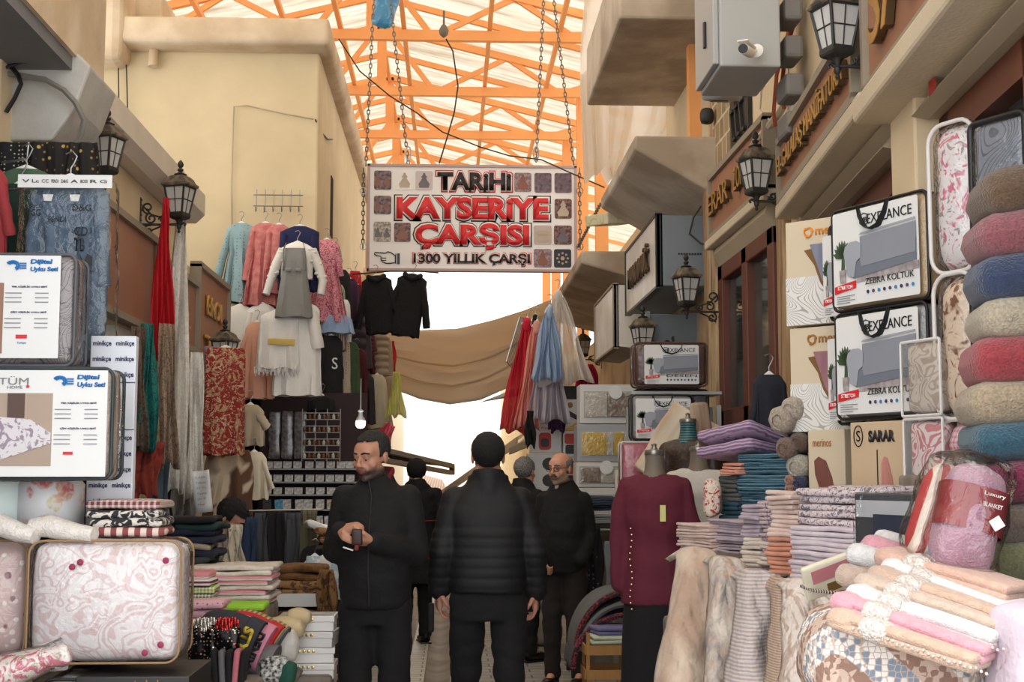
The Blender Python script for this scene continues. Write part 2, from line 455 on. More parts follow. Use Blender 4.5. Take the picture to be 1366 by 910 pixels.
m1 = nt.n('ShaderNodeMixShader'); m1.inputs[0].default_value = .72; nt.link(df.outputs[0], m1.inputs[1]); nt.link(tl.outputs[0], m1.inputs[2])
tp = nt.n('ShaderNodeBsdfTransparent'); tp.inputs[0].default_value = (1, .97, .9, 1); m2 = nt.n('ShaderNodeMixShader')
hz = nt.step(nt.noise(mpn.outputs[0], 4.3, 3, .7), .66, .03); nt.link(nt.math('ADD', nt.math('MULTIPLY', hz, .45), .05), m2.inputs[0])
nt.link(m1.outputs[0], m2.inputs[1]); nt.link(tp.outputs[0], m2.inputs[2]); nt.link(m2.outputs[0], mp.node_tree.nodes['Material Output'].inputs[0])
for sx in (-1, 1):
    m = MB(); x1 = RX + sx * 6.4
    def fn(u, v, sx=sx): 
        x = RX + sx * 6.4 * u; y = -.6 + 35.1 * v
        return (x, y, roofz(x) + .07 + .014 * math.sin(v * 1400 * .25))
    m.grid(fn, 2, 560); struct(m.build('ceiling', mp))

def bar(mb, a, b, wd, h):
    a, b = Vector(a), Vector(b); t = (b - a); L = t.length; t.normalize(); side = t.cross(Vector((0, 0, 1)))
    if side.length < .01: side = Vector((1, 0, 0))
    side.normalize(); up = side.cross(t)
    M = Matrix((side, t, up)).transposed().to_4x4(); M.translation = (a + b) / 2
    mb.box((0, 0, 0), (wd, L, h), M)
def truss(y, label, k):
    t = thing('roof_truss', label, 'roof truss', (RX, y, CZ), 0, 'orange roof trusses')
    m = MB(); bar(m, (-4.2, 0, 0), (3.95, 0, 0), .09, .13); m.build('bottom_chord', orange, t, smooth=False)
    for s in (-1, 1):
        m = MB(); bar(m, (0, 0, .95), (s * 4.1, 0, -.04), .08, .1); m.build('top_chord', orange, t, smooth=False)
        for a, b in (((.08, .9), (.76, 0)), ((.8, 0), (1.8, .5)), ((1.85, .48), (2.57, .0)), ((2.62, 0), (3.2, .18))):
            m = MB(); bar(m, (s * a[0], 0, a[1]), (s * b[0], 0, b[1]), .05, .07); m.build('diagonal_brace', orange, t, smooth=False)
    m = MB(); m.box((0, 0, .47), (.13, .08, .94)); m.build('king_post', orange, t, smooth=False)
    return t
names = ['orange steel roof truss in front of the hanging sign, out above the frame', 'orange steel roof truss nearest the camera, its long chord crossing the top of the photo',
         'second orange roof truss down the street, above the sign', 'third orange roof truss down the street, above the sign',
         'orange roof truss just above the top edge of the hanging sign', 'orange roof truss hidden mostly behind the hanging sign', 'orange roof truss far behind the hanging sign', 'farthest orange roof truss at the end of the covering']
for k in range(-1, 7): truss(16.6 + 2.5 * k, names[k + 1], k)
# cross rafters and long ties under the sheets
n = 0
for k in range(0, 15):
    y = 15.35 + 1.25 * k
    if abs((y - 16.6) / 2.5 - round((y - 16.6) / 2.5)) < .1: continue
    for s in (-1, 1):
        m = MB(); bar(m, (0, 0, 0), (s * 6.2, 0, -1.55), .06, .08)
        o = m.build('roof_rafter', orange, smooth=False, loc=(RX, y, RZ + .0)); n += 1
        tag(o, 'orange sloping roof rafter between the trusses, %s slope, %s' % (('left', 'right')[s > 0], ['nearest bay', 'second bay', 'third bay', 'fourth bay above the sign', 'fifth bay', 'sixth bay', 'seventh bay', 'farthest bay'][min(7, k // 2)]), 'rafter', 'orange roof rafters')
for x, z, lb in ((-4.1, 7.14, 'leftmost'), (-3.1, 7.16, 'second from left'), (-2.1, 7.16, 'third from left'), (-1.42, 7.16, 'just left of the ridge'), (-.62, 7.16, 'just right of the ridge'), (.46, 7.16, 'above the middle of the sign'), (1.35, 7.14, 'rightmost'), (-1.03, 7.93, 'along the ridge')):
    m = MB(); m.box((0, 0, 0), (.055, 19.5, .07)); tag(m.build('roof_tie', orange, smooth=False, loc=(x, 24.2, z)), 'long orange steel tie under the roof, ' + lb, 'beam', 'orange lengthwise ties')
for k in range(5):
    m = MB(); m.box((0, 0, 0), (.16, .12, 3.7)); tag(m.build('roof_post', orange, smooth=False, loc=(1.9, 16.9 + 2.5 * k, 5.35)),
        'upright orange steel post right of the sign, ' + ['nearest, partly behind the plastic sheet', 'second from the front', 'third from the front', 'fourth from the front', 'farthest of the row'][k], 'post', 'orange upright posts')

# ---------------------------------------------------------------- left buildings
m = MB(); m.box2((-6, 12, 3.1), (-1.21, 18.7, 5.36)); m.box2((-6, 12, -.1), (-1.9, 18.7, 3.1)); m.box2((-1.9, 14.2, -.1), (-1.25, 18.7, 3.1)); struct(m.build('wall_left', plaster, bevel=.02))
m = MB(); m.soft((-3.6, 15.3, 5.47), (5.0, 7.1, .26), .06, (6, 6, 2), .02); struct(m.build('trim_2', cornice_m))
m = MB(); m.box2((-6, 12.3, 5.5), (-2.7, 18, 6.0)); m.soft((-3.15, 11.95, 5.62), (.5, .5, .9), .1); struct(m.build('wall_left', cornice_m, bevel=.02))
m = MB(); m.box2((-6, 18.8, 0), (-1.75, 24, 5.2)); m.box2((-1.85, 19.2, 4.3), (-1.1, 21.0, 5.5)); m.box2((-6, 24.5, 0), (-2.3, 32, 5.6)); struct(m.build('wall_left', plaster2, bevel=.02))
m = MB(); m.box2((-1.9, 18.9, 3.95), (-1.0, 21.2, 4.12)); m.box2((-1.7, 19.0, 3.7), (-1.2, 19.1, 4.0)); struct(m.build('trim_3', conc2, bevel=.02))
m = MB(); m.tube([(-1.5, 18.2, 4.35), (-.95, 18.4, 4.25)], .05); m.box2((-1.3, 18.1, 4.0), (-1.05, 18.4, 4.2)); struct(m.build('trim_4', cornice_m))
# small slot window, drain spout, hairline pipe marks
m = MB(); m.box2((-1.22, 13.25, 3.9), (-1.2, 13.45, 4.5)); struct(m.build('window_1', dark, smooth=False))
m = MB(); m.tube([(0, 0, .08), (0, -.05, .0), (0, -.06, -.12)], .045, 10); tag(m.build('drain_spout', cornice_m, loc=P(207, 75, 12) + Vector((0, -.02, 0))), 'short plaster drain spout under the cornice of the yellow wall', 'spout')
def wire(name, pts, r, m_, label, cat='cable', n=6):
    mb = MB(); mb.tube(pts, r, n); return tag(mb.build(name, m_), label, cat)
wire('wall_cable', [P(310, 330, 11.97), P(309, 250, 11.97), P(312, 142, 11.97), P(330, 141, 11.97), P(380, 152, 11.97), P(418, 159, 11.97)], .006, conc2, 'thin cable running up and across the yellow plaster wall')
wire('wall_cable', [P(421, 160, 11.95), P(427, 175, 12.3), P(437, 186, 12.7), P(443, 186, 13.2)], .008, iron, 'short black cable looping over the corner beside the slot window')
wire('wall_cable', [P(157, 45, 11.95), P(158, 100, 11.95), P(159, 170, 11.95)], .006, iron, 'left of two thin vertical wires on the yellow wall')
wire('wall_cable', [P(167, 45, 11.95), P(169, 100, 11.95), P(171, 180, 11.95)], .006, iron, 'right of two thin vertical wires on the yellow wall')
# low shop row
m = MB(); m.box2((-2.5, 5.6, 2.38), (-1.89, 9.45, 3.30)); m.box2((-2.5, 9.45, 2.3), (-1.89, 11.1, 3.04)); struct(m.build('wall_left', plaster2, bevel=.01))
m = MB(); m.prism([(-2.6, 3.30), (-1.80, 3.30), (-1.74, 3.36), (-1.74, 3.50), (-2.6, 3.56)], 3.85, Matrix.Translation((0, 5.6, 0))); struct(m.build('trim_5', mat('pale_cornice', (226, 214, 200), .85, bump=.4, bsc=12), smooth=False))
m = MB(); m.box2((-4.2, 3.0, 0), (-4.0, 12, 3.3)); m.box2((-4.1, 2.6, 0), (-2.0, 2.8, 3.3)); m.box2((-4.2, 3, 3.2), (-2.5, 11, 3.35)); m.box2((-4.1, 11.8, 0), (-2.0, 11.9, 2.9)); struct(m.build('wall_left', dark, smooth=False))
for yy in (6.2, 8.5, 10.6):
    m = MB(); m.box2((-2.05, yy, 0), (-1.9, yy + .16, 2.4)); struct(m.build('trim_6', plaster2, bevel=.01))
m = MB(); m.box2((-2.0, 7.6, 2.28), (-1.88, 9.3, 2.38)); m.box2((-1.99, 8.35, .1), (-1.9, 8.42, 2.3)); struct(m.build('window_2', offw, smooth=False))
# the shop behind the open stall under the yellow wall
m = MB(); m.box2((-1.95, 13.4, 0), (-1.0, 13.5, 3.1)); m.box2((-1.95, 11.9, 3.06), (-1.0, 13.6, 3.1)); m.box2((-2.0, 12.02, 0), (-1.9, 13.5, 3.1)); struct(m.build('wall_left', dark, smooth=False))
# grey overhang top left
m = MB(); m.box2((-4.2, 3.2, 3.34), (-1.62, 6.2, 5.2)); struct(m.build('wall_left', cornice_m, smooth=False))
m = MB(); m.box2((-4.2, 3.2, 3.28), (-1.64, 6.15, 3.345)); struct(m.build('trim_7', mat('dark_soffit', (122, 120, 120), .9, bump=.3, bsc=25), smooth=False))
m = MB(); m.prism([(-4.2, 2.97), (-1.72, 2.97), (-1.62, 3.12), (-1.56, 3.30), (-1.62, 3.36), (-4.2, 3.36)], .45, Matrix.Translation((0, 5.75, 0))); struct(m.build('trim_8', conc, bevel=.012))
wire('cable_bundle', [P(0, 92, 5.7), P(10, 98, 5.69), P(30, 101, 5.69), P(60, 106, 5.69), P(85, 120, 5.69), P(100, 136, 5.69), P(112, 160, 5.72), P(108, 180, 5.74), P(98, 195, 5.75)], .013, mat('grey_cable', (120, 116, 108), .6), 'bundle of grey cables curving over the concrete beam')
wire('cable_bundle', [P(0, 84, 5.7), P(14, 88, 5.68), P(24, 100, 5.66), P(28, 112, 5.66), P(20, 130, 5.66), P(8, 150, 5.66)], .01, blackp, 'black cable hanging off the concrete beam')
wire('cable_bundle', [P(8, 90, 5.66), P(30, 83, 5.66), P(58, 82, 5.66)], .007, blackp, 'loose black cable end sticking out below the soffit')

def signboard(name, label, M_, L, H, txt, m_board, m_txt, th=.05, tw=.85, ttop=.5, arch=0):
    """fascia board: local x along the wall, facing -y, centre at origin"""
    t = thing(name, label, 'sign'); t.matrix_world = M_
    m = MB(); m.box((0, 0, 0), (L, th, H)); m.build('board', m_board, t, smooth=False)
    m = MB()
    for z in (-H / 2, H / 2): m.box((0, -.01, z), (L + .04, th + .03, .04))
    for x in (-L / 2, L / 2): m.box((x, -.01, 0), (.04, th + .03, H))
    m.build('frame', signf, t, smooth=False)
    return t
def wallM(a, b, z):
    """matrix for a board along the wall from point a to b (x,y), facing left of a->b when on the right wall"""
    a, b = Vector((*a, z)), Vector((*b, z)); d = (b - a).normalized(); M_ = Matrix((d, Vector((0, 0, 1)).cross(d), Vector((0, 0, 1)))).transposed().to_4x4()
    M_.translation = (a + b) / 2; return M_, (b - a).length
# left wall boards face +x: local x must run towards -Y ... facing (-y local)
def leftboard(y0, y1, z0, z1, label, lines):
    M_, L = wallM((-1.86, y1), (-1.86, y0), 0)
    # local -y must point to +x
    M_ = Matrix(((0, -1, 0), (1, 0, 0), (0, 0, 1))).to_4x4(); M_.translation = (-1.86, (y0 + y1) / 2, (z0 + z1) / 2)
    t = signboard('shop_sign', label, M_, y1 - y0, z1 - z0, '', signw, gold)
    for s, w_, h_, x_, z_ in lines:
        text(s, w_, h_, gold, t, (x_, -.04, z_), bold=.02, depth=.02)
    return t
leftboard(7.0, 8.35, 2.42, 2.98, 'plain brown fascia board on the left shop row, nearest', [])
leftboard(8.4, 9.7, 2.42, 2.90, 'brown fascia board with small gold letters, behind the red scarf', [('GÜNAL', .7, .13, 0, -.05)])
leftboard(9.75, 11.05, 2.3, 3.06, 'brown fascia board with curved gold letters, below the yellow wall', [('EROL', .7, .15, 0, .12), ('TUHAF', .8, .15, 0, -.18)])

# ---------------------------------------------------------------- right building, near segment (slightly turned)
def WR(y): return 1.19 + .096 * y
def slabR(name, m_, y0, y1, z0, z1, out0=0., out1=.12, sm=False, bev=0):
    mb = MB(); vs = []
    for y in (y0, y1):
        for o_ in (out1, -out0):
            for z in (z0, z1): vs.append((WR(y) + o_ , y, z))
    mb.add(vs, [(0, 1, 3, 2), (4, 6, 7, 5), (0, 4, 5, 1), (2, 3, 7, 6), (0, 2, 6, 4), (1, 5, 7, 3)])
    return mb.build(name, m_, smooth=sm, bevel=bev)
struct(slabR('wall_right', plaster2, 3.0, 7.35, 3.33, 6.5, 0, 3))
struct(slabR('wall_right', plaster2, 3.0, 7.35, 2.9, 3.36, -.05, 3))
struct(slabR('wall_right', plaster2, 4.62, 4.98, 0, 3.0, 0, .5, bev=.01))
struct(slabR('wall_right', plaster2, 7.13, 7.4, 0, 3.4, 0, .5, bev=.01))
struct(slabR('trim_9', mat('cornice_beige', (206, 190, 164), .7, bump=.3), 2.6, 5.0, 2.88, 2.97, .14, .1, bev=.015))
struct(slabR('trim_9', MC['cornice_beige'], 4.98, 7.2, 2.93, 3.01, .12, .1, bev=.015))
for a, b in ((2.6, 4.58), (5.02, 7.08)):
    m = MB(); vs = []
    prof = [(.02, 2.93), (.0, 2.91), (.05, 2.88), (.02, 2.85), (-.0, 2.82), (-.02, 2.80), (.04, 2.79), (.12, 2.80), (.14, 2.93)]
    rings = [[(WR(y) + q, y, z) for q, z in prof] for y in (a, b)]
    m.loft(rings); struct(m.build('trim_10', shut, smooth=False))
    # windows
    m = MB(); rings = []
    for y0, y1, z0, z1 in ((a, b, 2.68, 2.79), (a, b, 1.0, 1.1), (a, a + .1, 1, 2.79), (b - .12, b, 1, 2.79), ((a + b) / 2, (a + b) / 2 + .1, 1, 2.79), (a, b, 2.05, 2.12)):
        vs = [(WR(y) + o_, y, z) for y in (y0, y1) for o_ in (.2, .08) for z in (z0, z1)]
        m.add(vs, [(0, 1, 3, 2), (4, 6, 7, 5), (0, 4, 5, 1), (2, 3, 7, 6), (0, 2, 6, 4), (1, 5, 7, 3)])
    wf = struct(m.build('window_3', brownw, smooth=False))
    m = MB(); vs = [(WR(y) + .15, y, z) for y in (a, b) for z in (1, 2.79)]; m.add(vs, [(0, 1, 3, 2)]); m.build('window_pane', dglass, wf, smooth=False)
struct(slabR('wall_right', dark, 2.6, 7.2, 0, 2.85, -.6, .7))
m = MB(); m.box((0, 0, 0), (.004, .06, .07)); tag(m.build('red_sticker', mat('red_sticker_ink', (170, 50, 46), .6), loc=(WR(4.38) + .005, 4.38, 2.84)), 'small red sticker on the beige roller shutter', 'sticker')
def rightboard(y0, y1, z0, z1, label, txt, lw=.85, lh=.16, wallfn=WR, out=.07):
    a = Vector((wallfn(y0) - out, y0, 0)); b = Vector((wallfn(y1) - out, y1, 0)); d = (a - b).normalized()
    yv = Vector((0, 0, 1)).cross(d)
    M_ = Matrix((d, yv, Vector((0, 0, 1)))).transposed().to_4x4(); M_.translation = (a + b) / 2 + Vector((0, 0, (z0 + z1) / 2))
    L = (b - a).length
    t = signboard('shop_sign', label, M_, L, z1 - z0, '', signw, gold)
    for s, w_, x_ in txt:
        text(s, w_ * L, lh, goldside, t, (x_ * L, -.045, 0), bold=.0, depth=.03)
        text(s, w_ * L, lh, gold, t, (x_ * L, -.062, 0), bold=.0, depth=.004)
    return t
def W2(y): return 1.9
rightboard(5.12, 7.12, 3.02, 3.34, 'copper coloured fascia board with raised gold words above the middle right shutter', [('EL-GALALAŞ MANİFATURA', .9, -.0)], lh=.15)
rightboard(3.3, 4.9, 2.98, 3.5, 'copper coloured fascia board cut by the top right corner of the photo', [('SAY', .55, -.12)], lh=.3)
rightboard(7.55, 9.2, 3.18, 3.60, 'copper coloured fascia board behind the middle right street lamp', [('ERAR', .4, -.27), ('ZONYONT', .42, .25)], lh=.14, wallfn=W2)
# second segment x = 1.9
m = MB(); m.box2((1.9, 7.4, 3.1), (5, 9.6, 3.7)); m.box2((1.9, 7.4, 3.7), (5, 8.55, 6.5)); struct(m.build('wall_right', plaster2, smooth=False))
m = MB(); m.box2((1.9, 8.55, 3.68), (5, 9.6, 6.5)); struct(m.build('wall_right', stone, smooth=False))
m = MB()
for i in range(6):
    for j in range(9): bar(m, (1.86, 8.35 + .07 * i, 3.75 + j * .2), (1.86, 8.35 + .07 * (i + 1), 3.75 + (j + (1 if (i + j) % 2 else -.0)) * .2), .02, .02)
m.box2((1.87, 8.3, 3.7), (1.895, 8.85, 5.6)); tag(m.build('window_grille', iron, smooth=False), 'dark wrought iron grille panel on the stone wall behind the metal cabinet', 'grille')
m = MB(); m.box2((1.82, 9.2, 0), (2.2, 9.62, 3.6)); m.box2((1.86, 7.4, 0), (2.2, 7.6, 3.1)); struct(m.build('wall_right', stonep, bevel=.015))
m = MB(); m.box2((1.76, 7.45, 3.10), (1.95, 9.25, 3.16)); struct(m.build('trim_9', MC['cornice_beige'], bevel=.01))
m = MB(); m.prism([(1.82, 3.1), (1.80, 3.05), (1.84, 2.97), (1.9, 2.97), (1.95, 3.1)], 1.55, Matrix.Translation((0, 7.6, 0))); struct(m.build('trim_10', shut, smooth=False))
m = MB()
for y0, y1, z0, z1 in ((7.6, 9.2, 2.87, 2.98), (7.6, 7.74, 0, 2.98), (9.06, 9.2, 0, 2.98), (8.3, 8.44, 0, 2.98), (7.6, 9.2, 1.84, 1.98), (7.6, 9.2, .0, .3)): m.box2((1.84, y0, z0), (1.93, y1, z1))
dd = struct(m.build('door_1', brownw, bevel=.008)); m = MB(); m.box2((1.89, 7.6, .2), (1.90, 9.2, 2.98)); m.build('door_pane', dglass, dd, smooth=False)
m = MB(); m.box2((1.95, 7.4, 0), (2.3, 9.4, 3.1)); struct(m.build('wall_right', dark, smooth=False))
# beyond the pilaster
m = MB(); m.box2((1.9, 9.62, 0), (5, 24, 3.3)); struct(m.build('wall_right', mat('far_right_plaster', (206, 182, 150), .9, 'noise', (170, 140, 110), sc=2, bump=.3), smooth=False))
m = MB(); m.box2((1.52, 10.35, .5), (1.9, 10.45, 2.78)); m.box2((1.50, 10.3, .5), (1.53, 10.5, 2.8)); struct(m.build('wall_right', bluegrey, smooth=False))
m = MB(); m.box2((1.82, 10.6, 2.15), (1.9, 13.5, 2.7)); struct(m.build('trim_11', brownw, smooth=False))
m = MB(); m.box2((1.80, 10.9, 0), (1.9, 13.5, 2.15)); struct(m.build('door_2', dark, smooth=False))
def canopy(y0, y1, x0, x1, z0, z1, tilt, label):
    m = MB(); v = [(x1, y0, z0), (x1, y1, z0), (x0, y1, z0 + tilt), (x0, y0, z0 + tilt), (x1, y0, z1), (x1, y1, z1), (x0, y1, z1), (x0, y0, z1)]
    m.add(v, [(0, 3, 2, 1), (4, 5, 6, 7), (0, 1, 5, 4), (2, 3, 7, 6), (0, 4, 7, 3), (1, 2, 6, 5)])
    return struct(m.build('trim_12', conc2, bevel=.02))
canopy(9.5, 11.7, 1.31, 1.95, 3.52, 3.98, .36, '')
m = MB(); m.box2((1.5, 9.55, 3.3), (1.95, 9.75, 3.6)); 
canopy(9.3, 11.6, 1.18, 2.4, 4.78, 5.3, .0, '')
canopy(12.4, 17.0, 1.2, 1.95, 3.3, 3.62, .2, '')
m = MB(); m.box2((1.95, 9.7, 3.3), (5, 12, 8)); m.box2((2.0, 12.0, 3.3), (5, 16, 4.2)); struct(m.build('wall_right', plaster2, smooth=False))
m = MB(); m.box((0, 0, 0), (.09, .1, 3.2)); tag(m.build('roof_post', orange, smooth=False, loc=(1.82, 9.9, 5.6)), 'thin orange post against the wall left of the metal cabinet', 'post')
# ---------------------------------------------------------------- far end of the street
pale = mat('sunlit_pale_wall', (238, 226, 204), .9, var=.05)
m = MB(); m.box2((-7, 34, 0), (-1.75, 50, 6.5)); struct(m.build('wall_left', pale, smooth=False))
m = MB(); m.box2((2.3, 24, 0), (7, 34, 3.4)); m.box2((1.9, 36, 0), (7, 52, 5.0)); struct(m.build('wall_right', mat('far_ochre_wall', (206, 178, 132), .9, var=.1), smooth=False))
m = MB(); m.box2((-4, 58, 0), (4, 58.3, 3.2)); struct(m.build('wall_back', pale, smooth=False))
# ================================================================ street lanterns
frost = mat('frosted_lantern_glass', (196, 194, 190), .35, None, var=.15, spec=.6)
def make_lantern(side, arm, turn):
    """origin on the lantern's axis at the height of its bottom stem; side=-1 plate to the left, +1 to the right"""
    t = thing('street_lantern', '', 'street lamp')
    R4 = PI / 4 + turn
    def q(prof, m_, nm, n=4, rot=None, par=None):
        mb = MB(); mb.lathe(prof, n, rot=R4 if rot is None else rot); return mb.build(nm, m_, par or t, smooth=(n > 8), bevel=0)
    # roof: square dome with flared rim
    q([(.155, .335), (.168, .345), (.168, .362), (.150, .370), (.135, .385), (.12, .41), (.09, .432), (.055, .442), (.05, .447)], irond, 'roof')
    q([(.05, .44), (.058, .45), (.03, .462), (.018, .47), (.018, .478), (.028, .488), (.026, .50), (.012, .505), (.012, .51), (.024, .522), (.028, .54), (.022, .558), (.008, .575), (.002, .58)], iron, 'finial', 12)
    # lantern frame
    mb = MB(); A0, A1, z0, z1 = .085, .138, .10, .335
    cs = [(math.cos(R4 + PI / 2 * k), math.sin(R4 + PI / 2 * k)) for k in range(4)]
    for k in range(4):
        a = Vector((cs[k][0] * A0, cs[k][1] * A0, z0)); b = Vector((cs[k][0] * A1, cs[k][1] * A1, z1)); c = cs[(k + 1) % 4]
        a2 = Vector((c[0] * A0, c[1] * A0, z0)); b2 = Vector((c[0] * A1, c[1] * A1, z1))
        mb.tube([a, b], .010, 6); mb.tube([a, a2], .009, 6); mb.tube([b, b2], .012, 6)
        mb.tube([a.lerp(a2, .5), b.lerp(b2, .5)], .0045, 6); mb.tube([a.lerp(b, .5), a2.lerp(b2, .5)], .0045, 6)
    mb.build('frame', iron, t)
    for k in range(4):
        c = cs[(k + 1) % 4]; s = .96
        vs = [(cs[k][0] * A0 * s, cs[k][1] * A0 * s, z0), (c[0] * A0 * s, c[1] * A0 * s, z0), (c[0] * A1 * s, c[1] * A1 * s, z1), (cs[k][0] * A1 * s, cs[k][1] * A1 * s, z1)]
        mb = MB(); mb.add(vs, [(0, 1, 2, 3)]); mb.build('glass_pane', frost, t, smooth=False, solid=.003)
    q([(.055, .045), (.09, .06), (.098, .075), (.098, .10), (.086, .108)], iron, 'base')
    q([(.004, -.075), (.014, -.06), (.008, -.045), (.016, -.035), (.022, -.015), (.014, 0), (.022, .012), (.026, .03), (.04, .048)], iron, 'stem', 12)
    # bracket
    mb = MB(); X = side * arm
    mb.tube([(-side * .045, 0, -.012), (-side * .055, 0, .006), (-side * .035, 0, .018), (-side * .02, 0, .004), (X * .5, 0, .0), (X, 0, 0)], .011, 8)
    def scroll(cx, cz, r, turns, start, d):
        return [(cx + r * (1 - .75 * i / 22) * math.cos(start + d * 2 * PI * turns * i / 22), 0, cz + r * (1 - .75 * i / 22) * math.sin(start + d * 2 * PI * turns * i / 22)) for i in range(23)]
    s = side
    mb.tube([(s * (arm - .24), 0, .01), (s * (arm - .2), 0, .06), (s * (arm - .10), 0, .09), (s * (arm - .03), 0, .16)], .009, 6)
    mb.tube(scroll(s * (arm - .07), .15, .055, 1.2, -1.2, s), .009, 6)
    mb.tube(scroll(s * (arm - .10), .055, .05, 1.3, 2.2, -s), .009, 6)
    mb.tube(scroll(s * (arm - .2), .045, .035, 1.3, PI, s), .008, 6)
    mb.tube(scroll(s * (arm - .08), -.055, .05, 1.2, 1.2, -s), .009, 6)
    mb.tube([(s * (arm - .2), 0, -.01), (s * (arm - .12), 0, -.045), (s * (arm - .04), 0, -.1)], .008, 6)
    mb.build('bracket', iron, t)
    mb = MB(); mb.box((X + s * .0, 0, .04), (.022, .05, .40)); 
    for i in range(9): mb.box((X - s * .012, 0, -.14 + i * .045), (.012, .04, .012))
    mb.build('wall_plate', iron, t, bevel=.004)
    return t
lanL = make_lantern(-1, .345, -.35); lanR = make_lantern(1, .33, .3)
def place(src, px, py, Y, scale, rz, label, used=[]):
    p = P(px, py, Y)
    o = dup(src, p, rz, label) if src in used else src
    used.append(src); o.location = p; o.rotation_euler = (0, 0, rz); o.scale = (scale,) * 3; o['label'] = label; o['group'] = 'street lanterns on scroll brackets'; return o
place(lanL, 141, 241, 6.5, .62, 0, 'street lantern on the left with dusty roof, nearest, beside the concrete beam')
place(lanL, 239, 300, 8.16, .69, 0, 'street lantern on the left above the red scarf, its scroll bracket in view')
place(lanL, 299, 499, 9.83, .70, 0, 'street lantern low on the left, its roof showing above the red lace dress')
place(lanR, 1117, 89, 5.03, .70, 0, 'large street lantern on the right cut by the top edge of the photo')
place(lanR, 1009, 269, 7.4, .70, 0, 'street lantern on the right in front of the brown shop board, below the camera cabinet')
place(lanR, 916, 416, 9.2, .70, 0, 'street lantern on the right beside the white lettered light box')
place(lanR, 858, 478, 10.2, .70, 0, 'street lantern half hidden behind the upper sofa cover bag')
place(lanR, 778, 480, 17, .72, 0, 'farthest street lantern, dark, behind the tulle dresses')

# ================================================================ hanging sign
SY = 14.0
c, W_, H_ = rect(489, 222, 769, 362, SY)
sg = thing('hanging_sign', 'large white street sign with red and black lettering hanging on chains', 'sign', c)
red = mat('sign_red', (222, 44, 50), .4, var=0); blk = mat('sign_black', (36, 30, 34), .4, var=0); wht = mat('sign_white', (246, 244, 244), .35, var=.02)
m = MB(); m.box((0, 0, 0), (W_ - .04, .05, H_ - .04)); m.build('board', wht, sg, smooth=False)
m = MB()
for z in (-1, 1): m.box((0, 0, z * (H_ / 2 - .015)), (W_, .08, .03))
for x in (-1, 1): m.box((x * (W_ / 2 - .015), 0, 0), (.03, .08, H_))
m.build('frame', mat('sign_frame_pinkgrey', (196, 170, 170), .5), sg, bevel=.004)
def sx(px): return (px - 629) / 280 * W_
def sz(py): return (292 - py) / 140 * H_
fy = -.027
def stext(s, x0, x1, y0, y1, layers, wd=None):
    """layers: list of (material, bold, depth)"""
    for i, (mm, bold, g) in enumerate(layers):
        text(s, (sx(x1) - sx(x0)) + g, (sz(y0) - sz(y1)) + g, mm, sg, ((sx(x0) + sx(x1)) / 2, fy - .003 * i - .002, (sz(y0) + sz(y1)) / 2), bold=bold, depth=.002)
stext('TARiHi', 582, 681, 232, 256, [(red, .085, .045), (wht, .062, .02), (blk, .045, 0)])
stext('KAYSERiYE', 528, 731, 265, 294, [(blk, .085, .055), (wht, .07, .03), (red, .05, 0)])
stext('ÇARŞISI', 553, 705, 299, 334, [(blk, .085, .055), (wht, .07, .03), (red, .05, 0)])
stext('1300 YILLIK ÇARŞI', 551, 706, 338, 354, [(red, .075, .03), (wht, .06, .012), (blk, .035, 0)])
cols = [((70, 48, 52), (168, 130, 120)), ((120, 96, 104), (176, 150, 150)), ((84, 66, 78), (190, 170, 176)), ((60, 44, 52), (150, 110, 96))]
tiles = [(498, 231, 521, 256, 0), (528, 231, 549, 256, 4), (553, 231, 576, 256, 5), (685, 232, 708, 257, 1), (712, 232, 735, 258, 2), (739, 232, 762, 258, 2),
         (498, 264, 521, 288, 0), (739, 266, 762, 292, 3), (498, 298, 521, 324, 6), (525, 299, 547, 324, 3), (711, 301, 735, 326, 7), (738, 301, 762, 326, 3), (711, 332, 735, 356, 1), (738, 332, 761, 356, 8)]
tm = {0: mat('picture_dark', (64, 48, 54), .4, 'noise', (150, 120, 126), sc=30), 1: mat('picture_mauve', (120, 96, 106), .4, 'noise', (176, 150, 156), sc=34), 2: mat('picture_lilac', (132, 108, 122), .4, 'noise', (92, 70, 84), sc=26),
      3: mat('picture_brown', (52, 38, 42), .4, 'noise', (156, 110, 104), sc=36), 4: wht, 5: mat('picture_pale', (216, 204, 206), .4), 6: mat('picture_cream', (212, 204, 190), .4, 'noise', (120, 110, 100), sc=36), 7: mat('picture_pinkish', (206, 186, 180), .4), 8: mat('picture_navy', (36, 36, 52), .4)}
jug = [(-.30, -.42), (.30, -.42), (.36, -.2), (.2, .0), (.12, .15), (.2, .2), (.1, .3), (.05, .44), (-.05, .44), (-.1, .3), (-.2, .2), (-.12, .15), (-.2, 0), (-.36, -.2)]
copper = mat('copper_jug_print', (150, 92, 68), .4, var=.3); silver = mat('silver_jug_print', (118, 108, 116), .4, var=.4); creamj = mat('cream_jug_print', (196, 180, 160), .4, var=.2)
